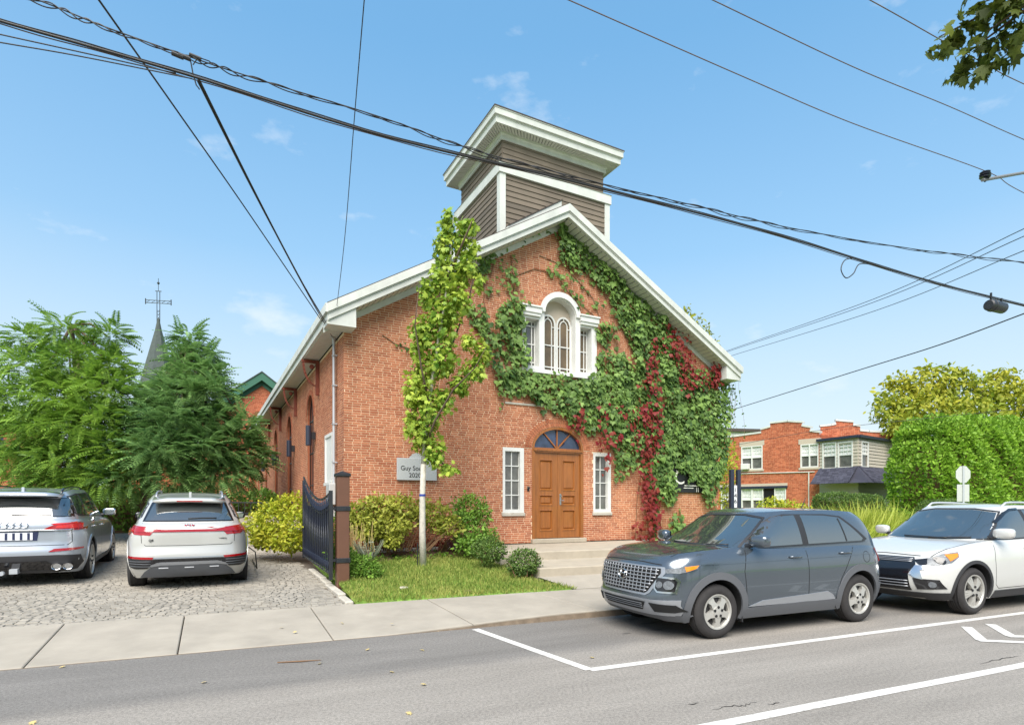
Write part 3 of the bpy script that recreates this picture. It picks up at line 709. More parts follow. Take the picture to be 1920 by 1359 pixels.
# --- ground-floor sash windows
for (a, b, z0, z1) in ((3.99, 4.61, 1.42, 3.10), (6.83, 7.44, 1.42, 3.08)):
    w = empty('sash_window', (0, 0, 0), 0, church); mb = MB(); f = .095; y0, y1 = -.02, .1
    mb.box((a, y0, z0), (a + f * .7, y1, z1)); mb.box((b - f * 1.25, y0, z0), (b, y1, z1)); mb.box((a + f * .7, y0 + .001, z1 - f), (b - f * 1.25, y1, z1)); mb.box((a + f * .7, y0 + .001, z0), (b - f * 1.25, y1, z0 + f * .8)); mb.build('frame', 'white_paint', w)
    mb = MB(); mb.bevbox((a - .03, -.06, z0 - .09), (b + .02, .08, z0), .008); mb.build('sill', 'stone', w)
    a2, b2, c2, d2 = a + f * .7, b - f * 1.25, z0 + f * .8, z1 - f
    for i in range(2):
        for j in range(4):
            x0, x1 = a2 + (b2 - a2) * i / 2 + .012, a2 + (b2 - a2) * (i + 1) / 2 - .012; q0, q1 = c2 + (d2 - c2) * j / 4 + .012, c2 + (d2 - c2) * (j + 1) / 4 - .012
            mb = MB(); mb.box((x0, .06, q0), (x1, .064, q1)); o = mb.build('pane', 'glass_grey', w); 
    lattice(w, a2, b2, c2, d2, ((a2 + b2) / 2,), [c2 + (d2 - c2) * j / 4 for j in (1, 2, 3)], .055, .013)
    mb = MB(); mb.box((a + .02, .066, z0 + .02), (b - .02, .07, z1 - .02)); mb.build('backing', 'white_paint', w)

# --- double door with panels, fanlight, handle
dr = empty('double_door', (0, 0, 0), 0, church)
mb = MB(); mb.box((4.86, -.01, .72), (4.955, .14, 3.12)); mb.box((6.405, -.01, .72), (6.50, .14, 3.12)); mb.box((4.955, -.02, 3.02), (6.405, .139, 3.13)); mb.box((4.90, -.045, 3.06), (6.46, -.0205, 3.10))
A, B = ell(5.68, 3.12, .75, .53, 0, 180, 18), ell(5.68, 3.12, .82, .60, 0, 180, 18)
for i in range(18): mb.prism([A[i], B[i], B[i + 1], A[i + 1]], lambda p, q, d: (p, d, q), -.008, .138)
mb.build('door_frame', 'wood_door', dr)
mb = MB(); mb.add([(a, .09, b) for a, b in A], [tuple(range(len(A)))]); fan = mb.build('fanlight', 'glass_blue', dr)
mb = MB()
for ang in (45, 90, 135):
    dx, dz = math.cos(R(ang)), math.sin(R(ang)); r = 1 / math.sqrt((dx / .75) ** 2 + (dz / .53) ** 2)
    q = Vector((-dz, dx)) * .016; p0 = Vector((5.68, 3.13)); p1 = p0 + Vector((dx, dz)) * r
    mb.prism([tuple(p0 + q), tuple(p1 + q), tuple(p1 - q), tuple(p0 - q)], lambda a, b, d: (a, d, b), .05 + .001 * ang / 45, .088)
mb.box((4.95, .048, 3.12), (6.41, .087, 3.15)); mb.build('glazing_bars', 'wood_door', fan)
for k, (a, b) in enumerate(((4.958, 5.674), (5.680, 6.402))):
    mb = MB(); st = .14
    zz = [(.735, .99), (1.03, 1.55)]
    rails = [(.735, .92), (1.50, 1.60), (1.90, 2.0), (2.84, 3.018)]; pan = [(.92, 1.50), (1.60, 1.90), (2.0, 2.84)]
    mb.box((a, .03, .735), (a + st, .075, 3.018)); mb.box((b - st, .03, .735), (b, .075, 3.018))
    for i, (z0, z1) in enumerate(rails): mb.box((a + st, .031, z0), (b - st, .074, z1))
    leaf = mb.build('door_leaf', 'wood_door', dr)
    for z0, z1 in pan:
        mb = MB(); x0, x1 = a + st, b - st; e = .055; f2 = .03
        O = [(x0, z0), (x1, z0), (x1, z1), (x0, z1)]; M1 = [(x0 + .025, z0 + .025), (x1 - .025, z0 + .025), (x1 - .025, z1 - .025), (x0 + .025, z1 - .025)]; I = [(x0 + e, z0 + e), (x1 - e, z0 + e), (x1 - e, z1 - e), (x0 + e, z1 - e)]
        vs = [(p, .024, q) for p, q in O] + [(p, .018, q) for p, q in M1] + [(p, .066, q) for p, q in I] + [(p + (f2 if i in (0, 3) else -f2), .042, q + (f2 if i in (0, 1) else -f2)) for i, (p, q) in enumerate(I)]
        mb.add(vs, [(c + i, c + (i + 1) % 4, c + 4 + (i + 1) % 4, c + 4 + i) for c in (0, 4, 8) for i in range(4)] + [(12, 13, 14, 15)]); mb.build('panel', 'wood_door', leaf)
mb = MB(); mb.bevbox((5.735, .012, 1.62), (5.79, .0299, 1.92), .006); mb.tube([(5.762, .012, 1.74), (5.762, -.035, 1.74), (5.84, -.04, 1.74)], .011, 8); mb.tube([(5.762, -.005, 1.86), (5.762, -.035, 1.86)], .016, 8); mb.build('handle', 'steel', dr)
mb = MB(); mb.bevbox((4.82, -.12, .605), (6.54, .16, .72), .012); mb.build('threshold', 'concrete_step', dr)
mb = MB(); mb.bevbox((4.71, -.03, 1.98), (4.77, -.008, 2.10), .006); mb.lathe([(0, .03), (.03, .03), (.03, 0)], 12, Matrix.Translation((4.74, -.03, 2.06)) @ Matrix.Rotation(R(90), 4, 'X')); mb.build('doorbell', 'black_metal', church)

# --- roof, rakes, soffits
OV = .50; E0, E1 = -.45, WR + .46; PZ, EZL, EZR = 9.50, 5.90, 5.96
mb = MB()
for (e, ez) in ((E0, EZL), (E1, EZR)):
    a = [(e, -OV, ez), (PKS, -OV, PZ), (PKS, SL + .3, PZ), (e, SL + .3, ez)]; up = .035
    mb.add(a + [(x, y, z + up) for x, y, z in a], [(0, 1, 2, 3), (4, 5, 6, 7), (0, 1, 5, 4), (1, 2, 6, 5), (2, 3, 7, 6), (3, 0, 4, 7)])
roof = mb.build('roof', 'shingle_dark', church)
for (e, ez, sg) in ((E0, EZL, -1), (E1, EZR, 1)):
    sl = (PZ - ez) / (PKS - e); zt = lambda s: ez + sl * (s - e)
    mb = MB(); h1, h2 = .185, .15
    # upper fascia stands proud of the lower one
    mb.prism([(e, zt(e) - .002), (PKS, PZ - .002), (PKS, PZ - h1), (e, zt(e) - h1)], lambda a, b, d: (a, d, b), -OV - .07, -OV + .05)
    mb.prism([(e + sg * -.02, zt(e + sg * -.02) - h1), (PKS, PZ - h1 - .001), (PKS, PZ - h1 - h2), (e + sg * -.02, zt(e) - h1 - h2)], lambda a, b, d: (a, d, b), -OV - .02, -OV + .06)
    mb.prism([(e, zt(e) - h1 - .0), (PKS, PZ - h1 - .0), (PKS, PZ - h1 - .03), (e, zt(e) - h1 - .03)], lambda a, b, d: (a, d, b), -OV - .04, -OV - .0205)
    mb.build('rake_board', 'white_trim', church)
    mb = MB(); m = 46      # soffit of separate slats under the overhang
    for i in range(m):
        s0, s1 = e + (PKS - e) * i / m, e + (PKS - e) * (i + 1) / m - (PKS - e) / m * .14; q = -.345
        mb.prism([(s0, zt(s0) + q), (s1, zt(s1) + q), (s1, zt(s1) + q - .012), (s0, zt(s0) + q - .012)], lambda a, b, d: (a, d, b), -OV + .0605, -.012)
    mb.build('rake_soffit', 'soffit', church); mb = MB()
    mb.prism([(e, zt(e) - .325), (PKS, PZ - .325), (PKS, PZ - .344), (e, zt(e) - .344)], lambda a, b, d: (a, d, b), -OV + .0605, -.005); mb.build('soffit_backing', 'slate', church)
    mb = MB(); mb.prism([(e, zt(e) - .36), (PKS, PZ - .36), (PKS, PZ - .50), (e, zt(e) - .50)], lambda a, b, d: (a, d, b), -.055, -.004); mb.build('frieze_board', 'white_trim', church)
    # eaves: fascia along the side, flat soffit, gutter line and the boxed return at the front corner
    mb = MB(); y1 = SL + .25; o1 = e + sg * .05
    mb.box((min(e, o1), -OV - .05, ez - .19), (max(e, o1), y1, ez - .004)); mb.box((min(e + .002, e - sg * .05), -OV, ez - .35), (max(e + .002, e - sg * .05), y1, ez - .191)); mb.build('eave_fascia', 'white_trim', church)
    mb = MB(); a, b = (e - sg * .05, -.012) if sg < 0 else (WR + .012, e - sg * .05); t = .0
    while t < SL: mb.box((a, t, ez - .37), (b, t + .19, ez - .35)); t += .20
    mb.build('eave_soffit', 'soffit', church); mb = MB(); mb.box((a, 0, ez - .349), (b, SL, ez - .340)); mb.build('soffit_backing', 'slate', church)
    mb = MB(); a, b = (e + .001, .16) if sg < 0 else (WR - .16, e - .001)
    poly = [(a, ez - .42), (b, ez - .42), (b, zt(b) - .34), (a, zt(a) - .34)]
    mb.prism(poly, lambda p, q, d: (p, d, q), -OV + .02, -.013 if sg < 0 else -.013); mb.build('eave_return', 'white_trim', church)
# standing ridge flashing behind the peak
q0 = FAC.st(949, 427, .06); q1 = FAC.st(1049, 379, .06)
mb = MB(); mb.prism([q0, q1, (q1[0], q1[1] - .42), (q0[0], q0[1] - .3)], lambda a, b, d: (a, d, b), -.05, .10); mb.build('cricket_fascia', 'white_trim', church)
mb = MB(); mb.prism([(q0[0], q0[1] + .001), (q1[0] + .02, q1[1] + .001), (q1[0] + .02, q1[1] + .03), (q0[0], q0[1] + .03)], lambda a, b, d: (a, d, b), -.07, .10); mb.build('cricket_edge', 'shingle_dark', church)

# --- eave brackets, lanterns, mast on the side wall
for t in (3.1, 7.32, 11.66, 16.0, 20.4):
    b = empty('eave_bracket', (0, t, 0), 0, church); mb = MB()
    mb.box((-.10, -.04, 4.58), (-.0105, .04, 5.51)); mb.build('post', 'rust_wood', b)
    mb = MB(); mb.box((-.46, -.04, 5.44), (-.101, .04, 5.515)); mb.build('arm', 'rust_wood', b)
    mb = MB(); prev = None
    c = [(-.44 + .34 * (1 - math.cos(R(a))), 5.44 - .62 * math.sin(R(a))) for a in range(0, 91, 10)]
    for i in range(len(c) - 1):
        (x0, z0), (x1, z1) = c[i], c[i + 1]; mb.prism([(x0, z0 + .03), (x0 + .05, z0 + .03), (x1 + .05, z1), (x1, z1)], lambda p, q, d: (p, d, q), -.03, .03)
    mb.lathe([(0, -.03), (.06, -.03), (.06, .03), (0, .03)], 10, Matrix.Translation((-.2, 0, 5.34)) @ Matrix.Rotation(R(90), 4, 'X')); mb.build('brace', 'rust_wood', b)
for t in (3.68, 7.84, 12.57, 17.54):
    b = empty('wall_lantern', (0, t, 0), 0, church); mb = MB()
    mb.lathe([(0, 3.27), (.07, 3.27), (.082, 3.28), (.082, 3.82), (.07, 3.83), (0, 3.83)], 16, Matrix.Translation((-.19, 0, 0))); mb.build('shade', 'navy_metal', b, auto=40)
    mb = MB(); mb.box((-.12, -.05, 3.45), (-.01, .05, 3.65)); mb.build('mount', 'black_metal', b)
mb = MB(); mb.tube([(-.08, .72, 2.1), (-.08, .72, 5.42)], .032, 10); mb.tube([(-.08, .72, 5.40), (-.09, .70, 5.52), (-.16, .62, 5.55)], [.035, .05, .04], 10)
for z in (2.6, 3.5, 4.4, 5.1): mb.box((-.12, .67, z), (-.0105, .77, z + .03))
mast = mb.build('service_mast', 'galv', church, auto=50)
mb = MB(); mb.bevbox((-.22, .55, 1.62), (-.012, .95, 2.12), .015); mb.box((-.15, .66, 1.35), (-.05, .80, 1.619)); mb.build('meter_box', 'grey_box', church)
MAST = FAC.w(-.14, .62, 5.53)

# --- tower
tw = empty('tower', (0, 0, 0), 0, church)
tw_m = 'siding'
TS0, TS1, TT0, TD = 3.99, 7.50, .14, 2.95
def clad(parent, s0, s1, t0, t1, z0, z1, lap=.142, front_min=None):
    core = MB(); core.box((s0 + .03, t0 + .03, z0), (s1 - .03, t1 - .03, z1)); core.build('tower_core', 'siding', parent, tint=True)
    z = z1
    while z > z0 + .01:
        zb = max(z0, z - lap); 
        for f in range(4):
            mb = MB(); mb.tint = random.random(); a, b = .008, .026
            sec = [(0, zb), (b, zb), (a, z), (0, z)]
            if f == 0: mb.prism(sec, lambda p, q, d: (d, t0 + .03 - p, q), s0 + .03, s1 - .03)
            elif f == 1: mb.prism(sec, lambda p, q, d: (s0 + .03 - p, d, q), t0 + .03, t1 - .03)
            elif f == 2: mb.prism(sec, lambda p, q, d: (s1 - .03 + p, d, q), t0 + .03, t1 - .03)
            else: mb.prism(sec, lambda p, q, d: (d, t1 - .03 + p, q), s0 + .03, s1 - .03)
            mb.build('clapboard', 'siding', parent, tint=True)
        z = zb
clad(tw, TS0, TS1, TT0, TT0 + TD, 7.9, 10.24)
U = .10
clad(tw, TS0 + U, TS1 - U, TT0 + U, TT0 + TD - U, 10.5, 11.24)
for (s, t) in ((TS0, TT0), (TS1, TT0), (TS0, TT0 + TD), (TS1, TT0 + TD)):
    mb = MB(); sx = 1 if s == TS0 else -1; ty = 1 if t == TT0 else -1
    mb.box((min(s, s + sx * .16) - (.012 if sx > 0 else 0), min(t - ty * .012, t + ty * .16), 7.8), (max(s, s + sx * .16) + (.012 if sx < 0 else 0), max(t - ty * .012, t + ty * .16), 10.22)); mb.build('corner_board', 'white_trim', tw)
mb = MB(); mb.box((TS0 - .045, TT0 - .045, 10.22), (TS1 + .045, TT0 + TD + .045, 10.47)); mb.add([(TS0 - .06, TT0 - .06, 10.47), (TS1 + .06, TT0 - .06, 10.47), (TS1 + .06, TT0 + TD + .06, 10.47), (TS0 - .06, TT0 + TD + .06, 10.47), (TS0 + U, TT0 + U, 10.55), (TS1 - U, TT0 + U, 10.55), (TS1 - U, TT0 + TD - U, 10.55), (TS0 + U, TT0 + TD - U, 10.55)], [(0, 1, 5, 4), (1, 2, 6, 5), (2, 3, 7, 6), (3, 0, 4, 7), (3, 2, 1, 0)]); mb.build('band', 'white_trim', tw)
def ring4(o): return [(TS0 + U - o, TT0 + U - o), (TS1 - U + o, TT0 + U - o), (TS1 - U + o, TT0 + TD - U + o), (TS0 + U - o, TT0 + TD - U + o)]
mb = MB()
prof = [(.0, 11.14), (.035, 11.14), (.035, 11.24), (.06, 11.27), (.06, 11.345)]
for (o, z) in prof: mb.v += [(a, b, z) for a, b in ring4(o)]
nq = len(prof)
for k in range(nq - 1):
    for i in range(4): mb.f.append((4 * k + i, 4 * k + (i + 1) % 4, 4 * k + 4 + (i + 1) % 4, 4 * k + 4 + i)); mb.t.append(.5)
mb.build('frieze', 'white_trim', tw)
mb = MB(); prof = [(.29, 11.32), (.33, 11.32), (.33, 11.455), (.345, 11.47), (.345, 11.49), (.385, 11.50), (.385, 11.64), (.40, 11.65), (.40, 11.67)]
for (o, z) in prof: mb.v += [(a, b, z) for a, b in ring4(o)]
for k in range(len(prof) - 1):
    for i in range(4): mb.f.append((4 * k + i, 4 * k + (i + 1) % 4, 4 * k + 4 + (i + 1) % 4, 4 * k + 4 + i)); mb.t.append(.5)
mb.build('cornice', 'white_trim', tw)
mb = MB(); r4 = ring4(.41); mb.add([(a, b, 11.67) for a, b in r4] + [(a, b, 11.70) for a, b in r4] + [((TS0 + TS1) / 2, TT0 + TD / 2, 11.95)], [(3, 2, 1, 0)] + [(i, (i + 1) % 4, 4 + (i + 1) % 4, 4 + i) for i in range(4)] + [(4 + i, 4 + (i + 1) % 4, 8) for i in range(4)]); mb.build('roof', 'shingle_dark', tw)
mb = MB(); i4, o4 = ring4(.05), ring4(.315)
for s in range(4):
    a, b, c, d = [Vector(p) for p in (i4[s], i4[(s + 1) % 4], o4[(s + 1) % 4], o4[s])]; L = (c - d).length; k = int(L / .1)
    for i in range(k):
        f0, f1 = i / k, (i + .80) / k; q = [a.lerp(b, f0), a.lerp(b, f1), d.lerp(c, f1), d.lerp(c, f0)]
        mb.add([(p.x, p.y, 11.325) for p in q] + [(p.x, p.y, 11.345) for p in q], [(0, 1, 2, 3), (0, 1, 5, 4), (1, 2, 6, 5), (2, 3, 7, 6), (3, 0, 4, 7)])
mb.build('soffit', 'soffit', tw)
mb = MB(); mb.add([(x, y, 11.347) for x, y in ring4(.33)], [(0, 1, 2, 3)]); mb.build('soffit_backing', 'slate', tw)

# --- signs on the wall
sg = empty('wall_sign', FAC.w(1.2, -.02, 2.2), BA); tag(sg, 'grey wall plaque with dark lettering, half hidden by the young tree', 'sign')
mb = MB(); mb.bevbox((0, -.05, 0), (.98, 0, .52), .006); mb.add([(.28, -.03, .52), (.70, -.03, .52), (.60, -.03, .62), (.49, -.03, .66), (.38, -.03, .62)], [(0, 1, 2, 3, 4)]); mb.build('plate', 'sign_grey', sg)
RX = Matrix.Rotation(R(90), 4, 'X')
text_obj('lettering', 'Guy Soul', .15, 'letter_dark', sg, Matrix.Translation((.08, -.051, .235)) @ RX)
text_obj('lettering', '2020', .15, 'letter_dark', sg, Matrix.Translation((.28, -.051, .07)) @ RX)
sg = empty('shop_sign', FAC.w(9.75, -.02, 2.0), BA); tag(sg, 'black wall sign with white monogram and bars, overgrown by ivy', 'sign')
mb = MB(); mb.bevbox((.0, -.05, 0), (1.25, 0, 1.0), .006); mb.build('plate', 'sign_black', sg)
text_obj('monogram', 'S', .42, 'letter_white', sg, Matrix.Translation((.10, -.051, .62)) @ RX)
text_obj('monogram', 'C', .60, 'letter_white', sg, Matrix.Translation((.04, -.052, .26)) @ RX)
mb = MB(); mb.box((.45, -.056, .20), (1.2, -.051, .225)); mb.box((.42, -.0562, .13), (.82, -.051, .15)); mb.box((.95, -.056, .02), (.965, -.051, .17)); mb.box((1.02, -.056, .02), (1.035, -.051, .17)); mb.build('lines', 'letter_white', sg)
# ================================================================== CARS
mat('paint_grey', srgb(88, 97, 106), .22, metal=.6, coat=1)
mat('paint_white', srgb(196, 196, 192), .3, metal=.1, coat=1)
mat('paint_silver', srgb(170, 176, 184), .3, metal=.45, coat=1)
mat('paint_pearl', srgb(184, 183, 178), .3, metal=.25, coat=1)
mat('car_glass', (.03, .036, .036), .02, spec=.9, coat=.5); MATS['car_glass'].node_tree.nodes['Principled BSDF'].inputs['IOR'].default_value = 2.1
mat('car_black', (.02, .02, .022), .5)
mat('car_gloss_black', (.008, .008, .01), .12, coat=.6)
mat('cladding', srgb(86, 88, 92), .6)
mat('cladding_dark', srgb(48, 48, 50), .65)
mat('gap', (.006, .006, .006), .9)
mat('chrome', srgb(205, 207, 210), .14, metal=1)
mat('silver_plastic', srgb(160, 163, 168), .38, metal=.6)
mat('wheel_silver', srgb(190, 188, 182), .4, metal=.55)
mat('wheel_dark', srgb(40, 40, 42), .5, metal=.3)
mat('rubber', srgb(44, 42, 42), .85, var=.15, vscale=14, bump=.15, bscale=90)
mat('lamp_red', srgb(150, 14, 20), .12, coat=1)
mat('lamp_red_bright', srgb(200, 34, 24), .12, coat=1)
mat('lamp_amber', srgb(222, 128, 20), .15, coat=1)
mat('lamp_clear', srgb(104, 108, 112), .35, metal=.1, var=.4, vscale=40)
mat('plate_white', srgb(214, 216, 220), .5)
mat('plate_blue', srgb(26, 36, 70), .5)
mat('underbody', (.012, .012, .012), .9)

def curve(pts, x):
    xs = [p[0] for p in pts]; ys = [p[1] for p in pts]
    if x <= xs[0]: return ys[0]
    if x >= xs[-1]: return ys[-1]
    n = len(xs); i = max(k for k in range(n - 1) if xs[k] <= x); h = xs[i + 1] - xs[i]; t = (x - xs[i]) / h
    d = [(ys[k + 1] - ys[k]) / (xs[k + 1] - xs[k]) for k in range(n - 1)]
    def m(k):
        if k == 0: return d[0]
        if k == n - 1: return d[-1]
        return 0 if d[k - 1] * d[k] <= 0 else 2 * d[k - 1] * d[k] / (d[k - 1] + d[k])
    return ys[i] * (2 * t ** 3 - 3 * t * t + 1) + m(i) * h * (t ** 3 - 2 * t * t + t) + ys[i + 1] * (3 * t * t - 2 * t ** 3) + m(i + 1) * h * (t ** 3 - t * t)
_sq = {}
def quarter(e, asp, n=26):
    k = (round(e, 3), round(asp, 2))
    if k not in _sq:
        ph = np.linspace(0, np.pi / 2, 1500); x = np.cos(ph).clip(0) ** (2 / e); y = np.sin(ph).clip(0) ** (2 / e)
        s = np.concatenate([[0], np.cumsum(np.hypot(np.diff(x) * asp, np.diff(y)))]); 
        u = np.linspace(0, s[-1], n); _sq[k] = (np.interp(u, s, x), np.interp(u, s, y))
    return _sq[k]
def plan_ring(xm, xf, xr, w, ef, er, n=26, bow=(0, 0)):
    """closed plan outline, counter-clockwise from the nose centre"""
    fx, fy = quarter(ef, 2.2, n); rx, ry = quarter(er, 2.2, n)
    a = [(xm + (xf - xm) * x - bow[0] * y * y * x ** 4, w * y) for x, y in zip(fx, fy)]
    b = [(xm - (xm - xr) * x + bow[1] * y * y * x ** 4, w * y) for x, y in zip(rx, ry)][::-1][1:]
    h = a + b                                   # nose -> left side -> tail
    return h + [(x, -y) for x, y in h[::-1][1:-1]]
def loft(rings, cap_bottom=True, cap_top=True):
    n = len(rings[0]); vs = [p for r in rings for p in r]
    fs = [(i * n + k, i * n + (k + 1) % n, (i + 1) * n + (k + 1) % n, (i + 1) * n + k) for i in range(len(rings) - 1) for k in range(n)]
    if cap_bottom: fs.append(tuple(range(n))[::-1])
    if cap_top: fs.append(tuple(range((len(rings) - 1) * n, len(rings) * n)))
    return vs, fs
class Car:
    def __init__(s, name, label, loc, heading, C, paint):
        s.C = C; s.root = empty(name, loc, heading); tag(s.root, label, 'car'); s.paint = paint
        hs = [0, .03, .08, .16, .25, .34, .43, .52, .61, .70, .78, .85, .91, .955, .985, 1]
        rings = []
        for h in hs:
            xf, xr, w = curve(C['front'], h), curve(C['rear'], h), curve(C['width'], h)
            rings.append([(x, y, C['zb'](x) + h * (curve(C['top'], x) - C['zb'](x))) for x, y in plan_ring(0, xf, xr, w, C['ef'], C['er'], 26, C.get('bow', (.1, .06)))])
        base = rings[-1]
        for k in (.985, .95, .88, .75, .55, .3, .05):
            rings.append([(x * k, y * k, curve(C['top'], x * k) + C['crown'] * (1 - k * k)) for x, y, z in base])
        lv, lf = loft(rings)
        rings = []
        for h in (0, .1, .2, .3, .4, .5, .6, .7, .8, .88, .94, .98, 1):
            xf, xr, w = curve(C['wf'], h), curve(C['wr'], h), curve(C['ww'], h)
            rings.append([(x, y, (curve(C['top'], x) - .05) + h * (curve(C['roof'], x) - curve(C['top'], x) + .05)) for x, y in plan_ring(C['xm'], xf, xr, w, C['gef'], C['ger'], 26, C.get('gbow', (.1, .06)))])
        base = rings[-1]; xm = C['xm']
        for k in (.97, .92, .82, .65, .4, .1):
            rings.append([(xm + (x - xm) * k, y * k, curve(C['roof'], xm + (x - xm) * k) + C['rcrown'] * (1 - k * k)) for x, y, z in base])
        gv, gf = loft(rings)
        s.bvh_low = BVHTree.FromPolygons([Vector(v) for v in lv], lf); s.bvh_top = BVHTree.FromPolygons([Vector(v) for v in gv], gf)
        b = len(lv); s.bvh = BVHTree.FromPolygons([Vector(v) for v in lv + gv], lf + [tuple(b + i for i in f) for f in gf])
        # wheel arches cut out of the lower body
        mb = MB(); mb.add(lv, lf); lo = mb.build('body', paint, s.root)
        cm = MB(); Rw = C['R'] + C.get('gapw', .055)
        for x in (C['xa'], -C['xa']):
            for sg in (-1, 1):
                M = Matrix.Translation((x, sg * (C['w'] + .12), C['R'] + .012)) @ Matrix.Rotation(R(90) * sg, 4, 'X')
                n = 40; vs = []
                for zz in (0, .44):
                    for k in range(n): vs.append(M @ Vector((Rw * math.cos(2 * math.pi * k / n), Rw * math.sin(2 * math.pi * k / n), zz)))
                cm.add(vs, [tuple(range(n))[::-1], tuple(range(n, 2 * n))] + [(k, (k + 1) % n, n + (k + 1) % n, n + k) for k in range(n)])
        cut = cm.build('cutter', 'underbody', s.root); bm = bmesh.new(); bm.from_mesh(cut.data); bmesh.ops.recalc_face_normals(bm, faces=bm.faces); bm.to_mesh(cut.data); bm.free()
        bm = bmesh.new(); bm.from_mesh(lo.data); bmesh.ops.recalc_face_normals(bm, faces=bm.faces); bm.to_mesh(lo.data); bm.free()
        md = lo.modifiers.new('arches', 'BOOLEAN'); md.object = cut; md.operation = 'DIFFERENCE'; md.solver = 'EXACT'
        try: md.material_mode = 'TRANSFER'
        except Exception: pass
        n_before = len(lo.data.polygons); bpy.context.view_layer.update()
        dg = bpy.context.evaluated_depsgraph_get(); me = bpy.data.meshes.new_from_object(lo.evaluated_get(dg))
        lo.modifiers.clear(); old = lo.data; lo.data = me; bpy.data.meshes.remove(old); bpy.data.objects.remove(cut)
        # greenhouse joined into the same shell
        bm = bmesh.new(); bm.from_mesh(lo.data); b0 = [bm.verts.new(v) for v in gv]
        for f in gf:
            try: bm.faces.new([b0[i] for i in f])
            except ValueError: pass
        bmesh.ops.recalc_face_normals(bm, faces=bm.faces)
        for f in bm.faces: f.smooth = True
        bm.to_mesh(lo.data); bm.free(); lo.data.set_sharp_from_angle(angle=R(38)); s.body = lo
    def cast(s, view, a, b, which='all', ang=0):
        bv = {'all': s.bvh, 'low': s.bvh_low, 'top': s.bvh_top}[which]
        if view == 'L': o, d = Vector((a, 4, b)), Vector((0, -1, 0))
        elif view == 'Rt': o, d = Vector((a, -4, b)), Vector((0, 1, 0))
        elif view == 'F': o, d = Vector((6, a, b)), Vector((-1, 0, 0))
        elif view == 'B': o, d = Vector((-6, a, b)), Vector((1, 0, 0))
        else: o, d = Vector((a, b, 5)), Vector((0, 0, -1))
        h, nr, i, dist = bv.ray_cast(o, d)
        if h is None:
            h, nr, i, dist = bv.find_nearest(o + d * (4 if view in 'LRt' else 5))
        if nr.dot(d) > 0: nr = -nr
        return h, nr
    def dec(s, name, view, poly, m, off=.004, step=.06, which='all', parent=None, depth=None, holes=()):
        ov, fs = fill2d(poly, step, holes); vs = []; inn = []
        for p in ov:
            h, nr = s.cast(view, p[0], p[1], which); vs.append(h + nr * off); inn.append(h - nr * (.006 if depth is None else depth))
        mb = MB(); n = len(vs); cnt = {}
        for f in fs:
            for i in range(len(f)):
                e = (f[i], f[(i + 1) % len(f)]); cnt[e] = 1
        sk = [(a, b, n + b, n + a) for (a, b) in cnt if (b, a) not in cnt]
        mb.add(vs + inn, list(fs) + [tuple(q) for q in sk])
        bm = bmesh.new(); bv = [bm.verts.new(v) for v in mb.v]
        for f in mb.f:
            try: bm.faces.new([bv[i] for i in f])
            except ValueError: pass
        bmesh.ops.recalc_face_normals(bm, faces=bm.faces)
        for v in [v for v in bm.verts if not v.link_faces]: bm.verts.remove(v)
        # make sure the outside faces out
        me = bpy.data.meshes.new(name); bm.to_mesh(me); bm.free(); me.materials.append(MATS[m])
        me.polygons.foreach_set('use_smooth', [True] * len(me.polygons)); me.set_sharp_from_angle(angle=R(40))
        return link(bpy.data.objects.new(name, me), parent or s.root)
    def both(s, name, poly, m, **k):
        return [s.dec(name, 'L', poly, m, **k), s.dec(name, 'Rt', poly, m, **k)]
    def mirror(s, name, view, poly, m, **k):
        return [s.dec(name, view, poly, m, **k), s.dec(name, view, [(-a, b) for a, b in poly][::-1], m, **k)]
    def line(s, name, view, pts, w, m='gap', off=.0015, which='all', parent=None, step=.05, th=0):
        P2 = []
        for i in range(len(pts) - 1):
            a, b = Vector(pts[i]), Vector(pts[i + 1]); k = max(1, int((b - a).length / step))
            P2 += [a + (b - a) * q / k for q in range(k)]
        P2.append(Vector(pts[-1]))
        if th:
            mb = MB(); mb.tube([s.cast(view, p.x, p.y, which)[0] + s.cast(view, p.x, p.y, which)[1] * off for p in P2], th, 6); return mb.build(name, m, parent or s.root, smooth=True)
        vs = []
        for i, p in enumerate(P2):
            t = (P2[min(i + 1, len(P2) - 1)] - P2[max(i - 1, 0)]).normalized(); q = Vector((-t.y, t.x)) * w / 2
            for c in (p + q, p - q): h, nr = s.cast(view, c.x, c.y, which); vs.append(h + nr * off)
        mb = MB(); mb.add(vs, [(2 * i, 2 * i + 2, 2 * i + 3, 2 * i + 1) for i in range(len(P2) - 1)]); return mb.build(name, m, parent or s.root)
    def lines(s, name, pts, w, **k): s.line(name, 'L', pts, w, **k); s.line(name, 'Rt', pts, w, **k)
    def arch_trim(s, m, width=.075, off=.014, a0=-18, a1=198):
        C = s.C; Rw = C['R'] + C.get('gapw', .055)
        for x in (C['xa'], -C['xa']):
            o = ell(x, C['R'] + .012, Rw + width, Rw + width, a0, a1, 26); i = ell(x, C['R'] + .012, Rw - .004, Rw - .004, a1, a0, 26)
            s.both('wheel_arch', o + i, m, off=off, step=.07, which='low', depth=.01)
